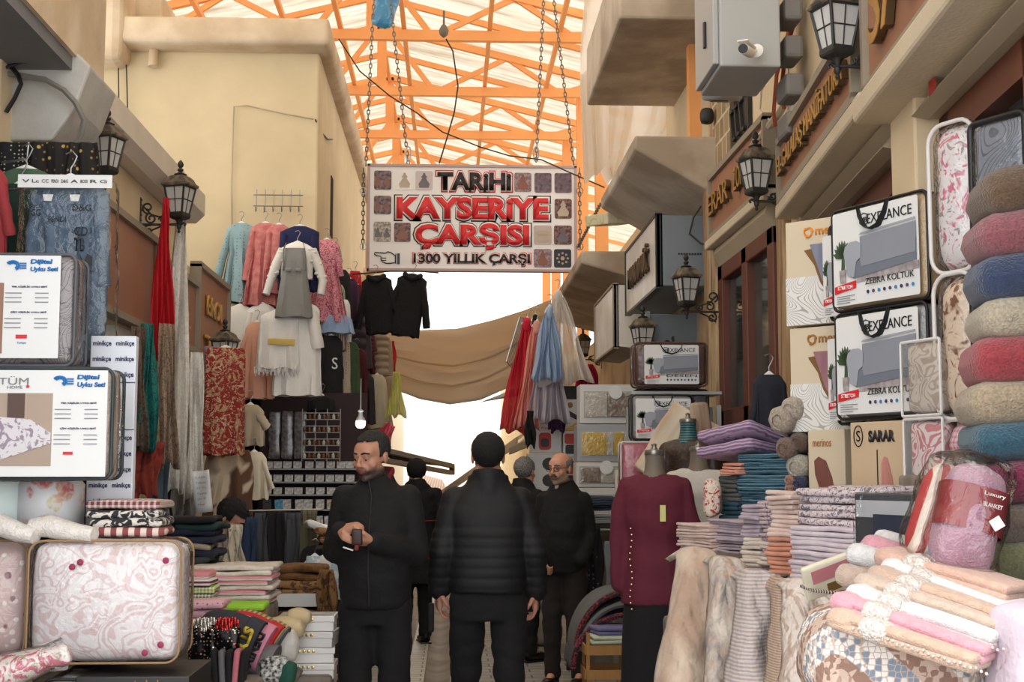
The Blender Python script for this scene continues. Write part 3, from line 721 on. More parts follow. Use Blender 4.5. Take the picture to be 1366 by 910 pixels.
for i, (x0, y0, x1, y1, k) in enumerate(tiles):
    w2, h2 = sx(x1) - sx(x0), sz(y0) - sz(y1); cx_, cz_ = (sx(x0) + sx(x1)) / 2, (sz(y0) + sz(y1)) / 2
    pts = []
    for a, (qx, qz) in enumerate(((1, 1), (-1, 1), (-1, -1), (1, -1))):
        for j in range(4):
            an = PI / 2 * a + PI / 6 * j; r_ = .02; pts.append((qx * (w2 / 2 - r_) + r_ * math.cos(an), qz * (h2 / 2 - r_) + r_ * math.sin(an)))
    mb = MB(); mb.prism(pts, .003); tl_ = mb.build('picture_tile', tm[k], sg, smooth=False, loc=(cx_, fy - .004, cz_))
    mb = MB(); jm = [copper, silver, creamj][(i * 2) % 3]
    if k == 4: jm = creamj
    if k == 5: jm = silver
    s_ = h2 * .9
    if k in (0, 6):
        for dx in (-.26, .26): mb.prism([(x * s_ * .5 + dx * w2, z * s_ * .62 - .01) for x, z in jug], .003)
    elif k == 7:
        for dz, q in ((.1, 1), (-.2, 1)): mb.prism([(math.cos(a * PI / 8) * w2 * .42, math.sin(a * PI / 8) * h2 * (.13 if dz > 0 else .2) + dz * h2) for a in range(16)], .003)
    elif k in (2, 8):
        rr = .38
        for a in range(8): mb.prism([(math.cos(b * PI / 3) * w2 * .07 + math.cos(a * PI / 4) * w2 * .3, math.sin(b * PI / 3) * w2 * .07 + math.sin(a * PI / 4) * w2 * .3) for b in range(6)], .003)
        mb.prism([(math.cos(b * PI / 5) * w2 * .12, math.sin(b * PI / 5) * w2 * .12) for b in range(10)], .003)
        jm = creamj if k == 8 else silver
    else: mb.prism([(x * s_ * .9, z * s_) for x, z in jug], .003)
    mb.build('printed_motif', jm, tl_, smooth=False, loc=(0, -.003, 0))
# pointing hand symbol
mb = MB()
hand = [(500, 338), (514, 339), (517, 337), (521, 338), (527, 342), (527, 351), (521, 352), (515, 352), (510, 350), (508, 347), (508, 343), (502, 342), (499, 340)]
mb.tube([(sx(x), 0, sz(y)) for x, y in hand], .006, 6, close=True)
for yy in (345, 348): mb.tube([(sx(508), 0, sz(yy)), (sx(513), 0, sz(yy) - .002), (sx(515), 0, sz(yy))], .004, 5)
mb.box2((sx(527), -.002, sz(352.5)), (sx(528.4), .004, sz(339.5))); mb.box2((sx(529.5), -.002, sz(353)), (sx(533), .004, sz(339)))
mb.build('pointing_hand_symbol', blk, sg, smooth=False, loc=(0, fy - .004, 0))
def chain(a, b, pitch_=.05, r=.006, lab='', nm='hanging_chain'):
    a, b = Vector(a), Vector(b); L = (b - a).length; n = int(L / pitch_); d = (b - a).normalized(); s = d.cross(Vector((0, 1, 0))); 
    if s.length < .1: s = Vector((1, 0, 0))
    s.normalize(); q = d.cross(s); mb = MB()
    for i in range(n):
        c_ = a + d * (i + .5) * pitch_; u = s if i % 2 else q
        mb.tube([c_ + d * math.cos(k * PI / 3) * pitch_ * .68 + u * math.sin(k * PI / 3) * pitch_ * .3 for k in range(6)], r, 4, close=True)
    return tag(mb.build(nm, mat('galvanised_chain', (128, 120, 110), .5, metal=.3)), lab, 'chain')
for (a, b, lab) in (((533, 0), (548, 222), 'galvanised chain holding the hanging sign at its left end'), ((736, 0), (716, 222), 'galvanised chain holding the hanging sign, left of the right pair'), ((738, 0), (767, 222), 'galvanised chain holding the hanging sign, rightmost of the pair')):
    pass
sgy = SY
chain(P(503, -60, sgy), P(497, 30, sgy), lab='galvanised chain left of the blue balloon')
chain(P(497, 30, sgy), P(488, 225, sgy), lab='galvanised chain dropping to the left end of the hanging sign')
chain(P(514, -60, sgy), P(545, 222, sgy), lab='galvanised chain slanting to the top left of the hanging sign')
chain(P(727, -40, sgy), P(715, 222, sgy), lab='galvanised chain down to the top right of the hanging sign, with snap hook')
chain(P(734, -40, sgy), P(766, 225, sgy), lab='galvanised chain slanting to the top right corner of the hanging sign')
for x0, n_ in ((485, 'left'), (773, 'right')):
    chain(P(x0, 225, sgy), P(x0 + (-1 if x0 < 600 else 1), 332, sgy), lab='loose chain hanging beside the %s edge of the hanging sign' % n_)
    for yy in (256, 330):
        mb = MB(); mb.tube([(math.cos(k * PI / 5) * .035, 0, math.sin(k * PI / 5) * .035) for k in range(10)], .006, 5, close=True)
        tag(mb.build('chain_ring', chrome, loc=P(x0, yy, sgy) + Vector((0, -.05, 0))), 'steel ring at the %s edge of the hanging sign, %s' % (n_, 'upper' if yy < 300 else 'lower'), 'ring')
for x0, lb in ((545, 'left'), (715, 'right')):
    mb = MB(); mb.tube([(math.cos(k * PI / 6) * .028, 0, math.sin(k * PI / 6) * .075) for k in range(12)], .008, 5, close=True)
    tag(mb.build('snap_hook', chrome, loc=P(x0, 206, sgy) + Vector((0, -.04, 0))), 'steel snap hook over the top edge of the hanging sign, ' + lb, 'hook')
# foil balloon
mb = MB(); mb.soft((0, 0, 0), (.24, .12, .5), .06, (4, 3, 5), .02, 3, .02)
bl = thing('foil_balloon', 'blue printed foil balloon hanging under the roof at the top of the photo', 'balloon', P(515, 8, 14.5), rot=(0, .25, .3))
mb.build('body', mat('balloon_blue', (60, 140, 190), .3, 'blotch', (90, 170, 215), sc=6, coat=.6), bl)
mb = MB(); mb.soft((0, -.06, -.02), (.08, .03, .16), .015, (2, 1, 3)); mb.ball((.05, -.065, .03), (.03, .012, .035)); mb.build('printed_shape', mat('balloon_print', (214, 176, 190), .4), bl)
mb = MB(); mb.tube([(0, 0, .25), (.01, 0, .5), (0, 0, 1.2)], .004, 5); mb.build('string', chrome, bl)
wire('hanging_wire', [P(595, 52, 14.4), P(604, 68, 14.4), (P(611, 115, 14.4)), P(606, 150, 14.4), P(596, 185, 14.4), P(586, 218, 14.4)], .009, iron, 'thin dark cord hanging from the lamp holder above the sign')
mb = MB(); mb.lathe([(.01, .0), (.045, .03), (.055, .08), (.03, .13), (.012, .15), (.012, .3)], 10); tag(mb.build('lamp_holder', mat('dusty_holder', (120, 112, 98), .7), loc=P(592, 50, 14.4)), 'small round lamp holder hanging from the nearest roof truss', 'lamp holder')
wire('street_cable', [P(452, 52, 12.5), P(480, 95, 13), P(520, 128, 13.3), P(555, 150, 13.5), P(590, 176, 13.8), P(640, 196, 14), P(680, 208, 13.8), P(722, 213, 13.5), P(755, 228, 13.2), P(806, 250, 12.8)], .007, iron, 'thin cable sagging across the street just above the hanging sign')
chain(P(801, 272, 12.0), P(771, 330, 13.9), lab='short chain from the concrete canopy to the hanging sign')

# ================================================================ cabinet and cameras
cab = thing('electric_cabinet', 'grey metal electric cabinet with a white camera on its face, top right', 'cabinet', (1.5, 6.8, 3.65), rot=(0, 0, .0))
fa = P(961, 88, 6.6); fb = P(1042, 84, 6.6); bk = P(936, 112, 7.0)
mb = MB(); W0 = fb.x - fa.x
mb.box2((fa.x - 1.5 - .0, -.2, fa.z - 3.65), (fb.x - 1.5, .35, 1.6)); mb.build('body', greymet, cab, bevel=.01)
mb = MB(); mb.box2((fa.x - 1.5 - .03, -.17, fa.z - 3.65 + .02), (fa.x - 1.5, .33, 1.6)); mb.build('door', greymet, cab, bevel=.006)
mb = MB(); mb.box2((fa.x - 1.5 - .045, .0, fa.z - 3.65 + .16), (fa.x - 1.5 - .03, .03, fa.z - 3.65 + .3)); mb.build('handle', blackp, cab, bevel=.004)
def camera_thing(loc, rz, label, s=1.):
    t = thing('security_camera', label, 'camera', loc, rz); t.scale = (s,) * 3
    mb = MB(); mb.tube([(0, .03, .0), (0, -.13, -.02)], .034, 16); mb.build('housing', white, t)
    mb = MB(); mb.tube([(0, -.13, -.02), (0, -.138, -.021)], .031, 16); mb.build('lens_face', blackp, t)
    mb = MB(); mb.lathe([(.045, 0), (.045, .012), (.03, .02)], 16, Matrix.Translation((.03, .08, .02)) @ Matrix.Rotation(PI / 2, 4, 'X')); mb.tube([(.03, .07, .02), (.0, .02, .01)], .015, 8); mb.build('mount', white, t)
    mb = MB(); mb.soft((0, -.05, .03), (.075, .19, .012), .006, (2, 3, 1)); mb.build('sun_shield', white, t)
    return t
camera_thing(P(1001, 66, 6.45) + Vector((0, .03, 0)), -.5, 'white bullet security camera mounted on the front of the grey cabinet', .78)
mb = MB(); mb.soft((0, 0, 0), (.13, .34, .09), .03, (3, 4, 2)); lp = thing('flood_lamp', 'pale rounded lamp housing under the grey cabinet', 'lamp', P(963, 124, 7.3), rot=(.2, 0, -.6)); mb.build('housing', greymet, lp)
mb = MB(); mb.box((0, -.05, -.046), (.06, .12, .006)); mb.build('lens', blackp, lp, bevel=.002)
hose = mat('orange_hose', (176, 84, 52), .6)
wire('conduit', [P(1062, 0, 7.35), P(1050, 50, 7.3), P(1036, 100, 7.3), P(1032, 150, 7.35), P(1034, 168, 7.4)], .012, hose, 'orange brown conduit hanging left of two behind the cabinet')
wire('conduit', [P(1068, 0, 7.0), P(1048, 70, 7.0), P(1042, 120, 7.05), P(1046, 145, 7.1)], .012, hose, 'orange brown conduit hanging right of two behind the cabinet')
wire('wall_cable', [P(1070, 100, 7.2), P(1040, 150, 7.4), P(1018, 178, 7.6), P(985, 215, 8.6)], .022, mat('painted_conduit', (196, 184, 160), .7), 'painted conduit sloping along the wall above the brown shop board')
wire('wall_cable', [P(1033, 90, 7.4), P(1016, 120, 7.5), P(1014, 146, 7.6), P(1030, 164, 7.5), P(1044, 160, 7.4)], .006, offw, 'thin pale cable loop behind the middle right lantern')
mb = MB(); mb.box((0, 0, 0), (.03, .12, .14)); tag(mb.build('junction_box', white, bevel=.006, loc=P(1058, 142, 7.3), rot=(.5, 0, 0)), 'white junction box tilted on the conduit above the brown board', 'box')
mb = MB(); 
for i in range(4):
    mb.box((0, .0, -i * .2), (.10, .22, .12))
tag(mb.build('louvre_rack', mat('dull_metal', (120, 116, 112), .6), bevel=.02, loc=P(1052, 20, 6.8)), 'stack of dark metal louvre brackets right of the cabinet', 'bracket')
wire('wall_cable', [P(935, 275, 9.6), P(925, 290, 9.6), P(920, 312, 9.6), P(935, 325, 9.6), P(955, 328, 9.5), P(962, 300, 9.4), P(957, 283, 9.4)], .008, blackp, 'black cable looped on the blue grey light box')
mb = MB(); mb.lathe([(.0, .0), (.03, .02), (.035, .07), (.02, .1)], 10); tag(mb.build('wall_socket', blackp, loc=P(957, 285, 9.35)), 'small black fixture on the pilaster above the light box', 'socket')
mb = MB(); mb.soft((0, 0, 0), (.1, .1, .12), .04); tag(mb.build('valve_box', iron, loc=P(943, 155, 9.5)), 'small dark fitting sitting on top of the concrete canopy', 'fitting')

# ================================================================ light boxes
def lightbox(x_face, y0, y1, z0, z1, xwall, face_m, label, txt=None, low=.1):
    t = thing('light_box_sign', label, 'sign', (x_face, y0, z0))
    d = xwall - x_face; L = y1 - y0; H = z1 - z0
    mb = MB(); prof = [(0.03, 0), (.03, H), (d, H), (d, low), (.25, -low * .2)]
    mb.prism(prof, L); mb.build('housing', bluegrey if txt else offw, t, smooth=False)
    mb = MB(); mb.box2((0, 0, 0), (.02, L, H)); mb.build('face_panel', face_m, t, smooth=False)
    mb = MB()
    for a, b in (((-.01, 0, -.01), (.04, .03, H + .01)), ((-.01, L - .03, -.01), (.04, L, H + .01)), ((-.01, 0, H), (.04, L, H + .02)), ((-.01, 0, -.02), (.04, L, 0))): mb.box2(a, b)
    mb.build('edge_trim', blackp if txt else signf, t, smooth=False)
    if txt:
        text(txt, L * .6, H * .42, goldside, t, (-.02, L * .5, H * .52), rz=-PI / 2, bold=.02, depth=.03)
        mb = MB(); 
        for i in range(9): mb.box((.25 + i * .02 - (.09), -.004, H * .45), (.012, .006, .012))
        mb.build('vent_slots', blackp, t, smooth=False)
    return t
acr = mat('white_acrylic', (222, 218, 212), .35, 'noise', (204, 196, 188), sc=3)
lightbox(1.50, 9.72, 11.5, 2.92, 3.44, 1.9, acr, 'white lettered light box with blue grey housing under the canopy', 'MANDIX Üİ', low=-.0)
lightbox(1.42, 11.7, 13.3, 2.66, 3.2, 1.9, acr, 'blank white light box farther down the right wall', None)
mb = MB(); mb.box2((-.16, -.25, 0), (.16, .25, .1)); nb = tag(mb.build('cardboard_tray', mat('printed_card', (214, 206, 176), .7, 'blotch', (196, 190, 120), sc=7), bevel=.01, loc=P(817, 300, 12.0), rot=(.12, -.1, .3)), 'crumpled printed card tray lying above the white light box', 'tray')

# ================================================================ cloth across the street
tarp = sheer_mat('beige_tarpaulin', (234, 219, 198), 1., .62)
mb = MB()
TY = 15.5
top = [(488, 448), (515, 442), (560, 440), (610, 438), (660, 427), (700, 415), (735, 400)]
bot = [(488, 500), (515, 515), (560, 533), (600, 540), (640, 534), (680, 516), (735, 470)]
def lerpn(L, u):
    k = u * (len(L) - 1); i = min(int(k), len(L) - 2); f = k - i
    return L[i][0] * (1 - f) + L[i + 1][0] * f, L[i][1] * (1 - f) + L[i + 1][1] * f
def tf(u, v):
    a = P(*lerpn(top, u), TY); b = P(*lerpn(bot, u), TY); p = a.lerp(b, v)
    p.y += .25 * math.sin(PI * v) * math.sin(PI * u) + .05 * math.sin(v * 9 + u * 6) + .03 * math.sin(v * 22 - u * 9); return p
mb.grid(tf, 40, 16)
tt = thing('tarpaulin', 'beige tarpaulin slung across the street below the hanging sign', 'tarpaulin', (0, 0, 0)); mb.build('cloth', tarp, tt, solid=.006)
for k, v in enumerate((.35, .62)):
    mb = MB(); mb.tube([tf(u / 20, v + .12 * math.sin(PI * u / 20)) + Vector((0, -.03, 0)) for u in range(21)], .012, 5); mb.build('cord', mat('pale_cord', (206, 182, 150), .8), tt)
# milky plastic sheet
sheet = sheer_mat('milky_sheet', (240, 232, 220), .93, .6)
mb = MB()
L = [(782, -30), (776, 60), (775, 110), (780, 160), (792, 205), (812, 243)]
Rr = [(962, -30), (955, 60), (945, 120), (936, 180), (900, 215), (830, 235)]
def sf(u, v):
    a = P(*lerpn(L, v), 12.6); b = P(*lerpn(Rr, v), 11.9); p = a.lerp(b, u); p.y += .12 * math.sin(u * 16 + v * 2) + .07 * math.sin(u * 37 + v * 7); return p
mb.grid(sf, 60, 24)
ps = thing('plastic_sheet', 'milky plastic sheet hanging between the concrete canopies at top right', 'plastic sheet'); mb.build('sheet', sheet, ps)
mb = MB(); mb.grid(lambda u, v: (lambda p: p + Vector((0, .1 * math.sin(u * 11), 0)))(P(773 + (800 - 773) * u + 6 * v, 95 + 150 * v - 20 * u * v, 12.5)), 14, 10); mb.build('hanging_flap', sheet, ps)
# far awnings
aw = thing('awning_frame', 'dark metal awning frame jutting from the left at the far end', 'awning', P(560, 625, 22))
mb = MB(); a = P(500, 598, 20); b = P(603, 622, 24) ; c2_ = P(603, 631, 24); d2 = P(500, 612, 20)
o_ = aw.location
for p, q in ((a, b), (d2, c2_), (b, c2_)): bar(mb, p - o_, q - o_, .1, .07)
for i in range(7):
    p = a.lerp(b, i / 6); bar(mb, p - o_, p - o_ + Vector((-.9, .6, .1)), .04, .04)
mb.build('frame', mat('grey_brown_steel', (110, 100, 90), .6), aw, smooth=False)
mb = MB(); mb.add([a - o_ + Vector((0, 0, .04)), b - o_ + Vector((0, 0, .04)), b - o_ + Vector((-1.6, 1., .3)), a - o_ + Vector((-1.6, 1., .3))], [(0, 1, 2, 3)]); mb.build('cover', mat('faded_cover', (190, 180, 170), .8), aw, solid=.02)
def awning(name, pts, m_, label, valance=None):
    v = [P(x, y, Y) for x, y, Y in pts]; o = thing(name, label, 'awning', v[0]); w_ = [p - v[0] for p in v]
    mb = MB(); mb.add(w_, [tuple(range(len(w_)))]); mb.build('cover', m_, o, smooth=False, solid=.004)
    if valance:
        mb = MB(); mb.add([w_[0], w_[1], w_[1] - Vector((0, 0, valance)), w_[0] - Vector((0, 0, valance))], [(0, 1, 2, 3)]); mb.build('valance', m_, o, smooth=False, solid=.02)
    return o
awn = sheer_mat('white_awning', (236, 232, 224), 1., .6)
awning('shop_awning', [(588, 655, 25), (690, 583, 17.5), (712, 570, 17.5), (640, 630, 25)], awn, 'long white awning sloping down over the right side of the far street', .12)
awning('shop_awning', [(680, 598, 17), (712, 583, 14.5), (726, 570, 14.5), (705, 590, 17)], mat('grey_awning', (170, 168, 162), .8), 'short grey awning above the grey haired man', .08)
awning('shop_awning', [(640, 537, 17), (700, 523, 15.8), (735, 500, 15.8), (735, 520, 17)], mat('blue_grey_awning', (146, 160, 170), .7), 'blue grey awning edge showing below the beige tarpaulin')
awning('shop_awning', [(566, 648, 27), (600, 660, 27), (590, 640, 32), (560, 632, 32)], mat('striped_awning', (226, 190, 180), .8, 'stripex', (240, 236, 230), sc=6), 'pink striped awning far down the left side', .15)
# far stalls: colourful goods heaps, their colours paled to imitate bright haze
fc = [(226, 176, 186), (176, 190, 214), (230, 214, 176), (206, 130, 130), (240, 240, 240), (160, 180, 164), (196, 170, 204)]
rr = random.Random(5)
for i in range(16):
    left = i < 9
    Y = 19 + i * 1.1 if left else 18 + (i - 9) * 1.5
    x = (-1.5 + rr.uniform(-.1, .15)) if left else 1.45 + rr.uniform(-.1, .1)
    for zz, kk in ((.45, 'hanging_bundle'), (1.35, 'hanging_bundle')):
        c_ = fc[rr.randrange(7)]; mb = MB(); mb.soft((0, 0, 0), (.36, .6, .75), .12, (4, 5, 5), .06, i)
        tag(mb.build(kk, mat('far_goods_%d_%d_%d' % c_, c_, .9, 'blotch', tuple(min(255, v + 40) for v in c_), sc=6), loc=(x, Y, zz)), 'bundle of %s far down the %s side, %s, %s row' % ({0: 'pink goods', 1: 'blue goods', 2: 'yellow goods', 3: 'red goods', 4: 'white goods', 5: 'green goods', 6: 'violet goods'}[fc.index(c_)], 'left' if left else 'right', ['first from the camera', 'second from the camera', 'third from the camera', 'fourth from the camera', 'fifth from the camera', 'sixth from the camera', 'seventh', 'eighth', 'last'][i if left else i - 9], 'lower' if zz < 1 else 'upper'), 'goods', 'distant stall goods')
# ================================================================ makers for goods
ORD = ['topmost', 'second from the top', 'third from the top', 'fourth from the top', 'fifth from the top', 'sixth from the top', 'seventh from the top', 'eighth from the top', 'ninth from the top', 'tenth from the top', 'eleventh from the top', 'twelfth from the top', 'thirteenth from the top', 'fourteenth from the top', 'fifteenth from the top', 'sixteenth from the top']
def face(pL, YL, pR, YR, yt, yb):
    """a front face between two pixel columns; yt, yb are read at its left edge. -> base centre, width, height, turn"""
    a = P(pL, yb, YL); t = P(pL, yt, YL); b = P(pR, yb, YR)
    d = Vector((b.x - a.x, b.y - a.y, 0)); w_ = d.length; rz = math.atan2(d.y, d.x)
    return Vector((a.x + d.x / 2, a.y + d.y / 2, a.z)), w_, t.z - a.z, rz
def rrect(w_, h_, r, n=5):
    pts = []
    for a, (qx, qz) in enumerate(((1, 1), (-1, 1), (-1, -1), (1, -1))):
        for j in range(n + 1):
            an = PI / 2 * a + PI / 2 * j / n; pts.append((qx * (w_ / 2 - r) + r * math.cos(an), qz * (h_ / 2 - r) + r * math.sin(an)))
    return pts
def decal(par, m_, pts, y, name='print', th=.0015):
    """flat printed shape, outline in x,z, just in front of y"""
    mb = MB(); mb.prism(pts, th); return mb.build(name, m_, par, smooth=False, loc=(0, y - th, 0))
def drect(par, m_, x0, z0, x1, z1, y, name='print'): return decal(par, m_, [(x0, z0), (x1, z0), (x1, z1), (x0, z1)], y, name)
def hook(par, z=0., s=1., m_=None, w_=.19):
    mb = MB()
    mb.tube([(0, 0, z), (0, 0, z + .04), (.012, 0, z + .06), (.022, 0, z + .085), (.005, 0, z + .105), (-.02, 0, z + .095)], .0035, 6)
    mb.build('hanger_hook', chrome, par)
    mb = MB(); mb.tube([(-w_, 0, z - .055), (-w_ * .5, 0, z - .02), (0, 0, z + .008), (w_ * .5, 0, z - .02), (w_, 0, z - .055)], [(.006, .014)] * 5, 8)
    mb.build('hanger', m_ or white, par)
def garment(name, label, cat, loc, rz, L, sw, hw, m_, sl=None, slm=None, dep=.05, rip=.012, nf=7, waist=None, neck=.05, group=None, hang=True, seed=0, hm=None, tilt=0., cut=.05):
    t = thing(name, label, cat, loc, group=group, rot=(0, tilt, rz)); rings = []
    N = 44; rows = 22; rr = random.Random(seed * 31 + len(label)); ph = rr.uniform(0, 6); ph2 = rr.uniform(0, 6)
    for i in range(rows + 1):
        u = i / rows; z = -L * u
        s0 = cut / L
        if u < s0: hwid = neck + (sw / 2 - neck) * (u / s0) ** .8
        else:
            k = (u - s0) / (1 - s0)
            if waist:
                wt, wf = waist; wv = sw / 2 * wf
                hwid = sw / 2 + (wv - sw / 2) * math.sin(min(1, k / wt) * PI / 2) ** 1.5 if k < wt else wv + (hw / 2 - wv) * ((k - wt) / (1 - wt)) ** .8
            else: hwid = sw / 2 + (hw / 2 - sw / 2) * k
        dp = dep * (.45 + .55 * min(1, u / .15)) * (.8 + .5 * u * (hw / max(sw, .01)) * .6)
        ring = []
        for k in range(N):
            a = 2 * PI * k / N; c_, s_ = math.cos(a), math.sin(a)
            x = math.copysign(abs(c_) ** .75, c_) * hwid; y = math.copysign(abs(s_) ** .8, s_) * dp
            f = rip * (u ** 1.1) * (math.cos(nf * a * 1. + ph + u * .8) + .5 * math.cos((nf * 2 + 1) * a + ph2 - u))
            y += f * (1.2 if abs(s_) > .1 else .3) * (1 if s_ >= 0 else -1) * -1; x += f * .3 * c_
            nz_ = noise.noise(Vector((x * 14, y * 14, z * 9 + seed * 5))) * .006 * (0.3 + u)
            ring.append((x + nz_, y + nz_ * 1.2, z + (.008 * math.cos(nf * a + ph) * (i == rows))))
        rings.append(ring)
    mb = MB(); mb.loft(rings); mb.build('body', m_, t)
    if sl:
        for s_ in (-1, 1):
            ln, ang, r0, r1 = sl[:4]; bend = sl[4] if len(sl) > 4 else 0
            if isinstance(ang, tuple): an = ang[0] if s_ < 0 else ang[1]
            else: an = ang
            an = math.radians(an); pts = []; rd = []
            p = Vector((s_ * (sw / 2 - r0 * .75), 0, -cut - r0 * .6))
            for j in range(9):
                v = j / 8; aa = an - bend * v
                pts.append(p + Vector((0, -.012 * math.sin(v * PI), 0))); p = p + Vector((s_ * math.sin(aa), 0, -math.cos(aa))) * ln / 8
                r_ = r0 + (r1 - r0) * v + .004 * math.sin(v * 17 + seed + s_); rd.append((r_ * .62, r_) if False else (r_, r_ * .62))
            mb = MB(); mb.tube(pts, rd, 12); mb.build('sleeve', slm or m_, t)
    if hang: hook(t, 0, 1, hm, max(.06, sw / 2 - .03))
    return t
def drape(name, label, cat, loc, rz, w0, w1, L, m_, nf=5, amp=.03, group=None, seed=0, tilt=0., th=.004, top=.3):
    """long cloth gathered at the top"""
    t = thing(name, label, cat, loc, group=group, rot=(0, tilt, rz)); mb = MB(); ph = seed * 1.7
    def f(u, v):
        x = (u - .5) * (w0 + (w1 - w0) * v ** .8); a = amp * (top + (1 - top) * v)
        return (x + .01 * math.sin(v * 7 + u * 9 + ph), a * math.sin(2 * PI * nf * u + ph + .6 * math.sin(v * 4 + ph)) + .4 * a * math.sin(2 * PI * nf * 2.3 * u + ph + v * 2), -L * v + .02 * math.sin(u * 13 + ph) * v)
    mb.grid(f, nf * 12, 16); mb.build('cloth', m_, t, solid=th); return t
def folded(name, label, cat, loc, rz, w_, d, h, m_, layers=2, group=None, seed=0, amp=.006, tilt=None, ns=8):
    """one folded textile: origin at base centre, fold facing -y"""
    mb = MB(); th = h / layers; rr = random.Random(seed)
    for i in range(layers):
        dx, dy = rr.uniform(-.006, .006), rr.uniform(-.008, .008)
        mb.soft((dx, dy, th * (i + .5)), (w_ * rr.uniform(.97, 1), d * rr.uniform(.97, 1), th * 1.0), th * .48, (7, 5, 1), amp, seed + i, ns=ns)
    o = mb.build(name, m_); o.location = loc; o.rotation_euler = tilt if tilt else (0, 0, rz)
    return tag(o, label, cat, group)
def stack(name, base, cat, loc, rz, w_, d, h, mats, descs, layers=2, group=None, seed=0, amp=.006, jit=.01, jr=.05, hs=None):
    """a pile listed from the bottom up"""
    z = 0; n = len(mats); rr = random.Random(seed * 17 + 3); out = []
    for i, mm in enumerate(mats):
        hh = hs[i] if hs else h
        lb = '%s %s, %s' % (descs[i], base, ORD[n - 1 - i] if n > 1 else 'alone')
        o = folded(name, lb, cat, (loc[0] + rr.uniform(-jit, jit), loc[1] + rr.uniform(-jit, jit), loc[2] + z), rz + rr.uniform(-jr, jr), w_ * rr.uniform(.94, 1.03), d, hh * .99, mm, layers, group, seed * 10 + i, amp)
        z += hh; out.append(o)
    return out
def carton(name, label, cat, loc, rz, w_, d, h, m_, side=None, group=None, rot=None, bev=.004):
    """origin at the base centre of the front face, front at y=0"""
    t = thing(name, label, cat, loc, rz, group, rot)
    mb = MB(); mb.box2((-w_ / 2, 0, 0), (w_ / 2, d, h)); mb.build('box', m_, t, bevel=bev); return t
def bag(name, label, loc, rz, w_, d, h, cm, pm, group=None, r=.05, pr=.006, cat='bedding bag', handle=None, band=None, cover=True, seed=0, bulge=.012, rot=None, content='bedding', amp=.006):
    r = min(r, w_ * .4); t = thing(name, label, cat, loc, rz, group, rot)
    mb = MB(); mb.soft((0, d / 2, h / 2), (w_ - .016, d - .01, h - .016), min(r, d * .45), (9, 4, 8), amp, seed, bulge, ns=11); mb.build(content, cm, t)
    mb = MB()
    for y in (.004, d - .004):
        mb.tube([(x, y, z + h / 2) for x, z in rrect(w_, h, r)], pr, 8, close=True)
    mb.build('piping', pm, t)
    if band:
        mb = MB(); pts = rrect(w_ - .004, h - .004, r); mb.loft([[(x, d * .38, z + h / 2) for x, z in pts], [(x, d * .62, z + h / 2) for x, z in pts]], cap=False); mb.build('zip_band', band, t, solid=.004)
    if handle:
        mb = MB(); a = w_ * .16
        mb.tube([(-a, -.006, h * .98), (-a * .8, -.012, h * .86), (-a * .45, -.016, h * .76), (0, -.018, h * .73), (a * .45, -.016, h * .76), (a * .8, -.012, h * .86), (a, -.006, h * .98)], [(.024, .004)] * 7, 8)
        mb.build('handle', handle, t)
    if cover:
        mb = MB(); mb.soft((0, d / 2, h / 2), (w_ + .002, d + .006, h + .002), min(r, d * .48), (9, 4, 8), .004, seed + 3, bulge + .004, ns=14); mb.build('plastic_cover', clear, t)
    return t
ink = mat('ink_black', (30, 28, 30), .5, var=0); inkgrey = mat('ink_grey', (120, 120, 124), .5, var=0); inkred = mat('ink_red', (206, 40, 44), .5, var=0)
inkblue = mat('ink_blue', (30, 110, 176), .5, var=0); card = mat('card_white', (222, 222, 221), .5, var=.03); inkgold = mat('ink_brown_gold', (164, 108, 44), .5, var=0); inkorange = mat('ink_orange', (222, 140, 40), .5, var=0)
sofa_g = mat('sofa_grey_print', (138, 142, 152), .5, var=.12); sofa_b = mat('sofa_dark_print', (112, 118, 130), .5, var=.1); sofa_a = mat('sofa_light_print', (158, 162, 172), .5, var=.1); leafg = mat('leaf_print', (70, 92, 62), .5, var=.2); floorp = mat('rug_print', (178, 170, 170), .5, 'noise', (140, 130, 134), sc=30)
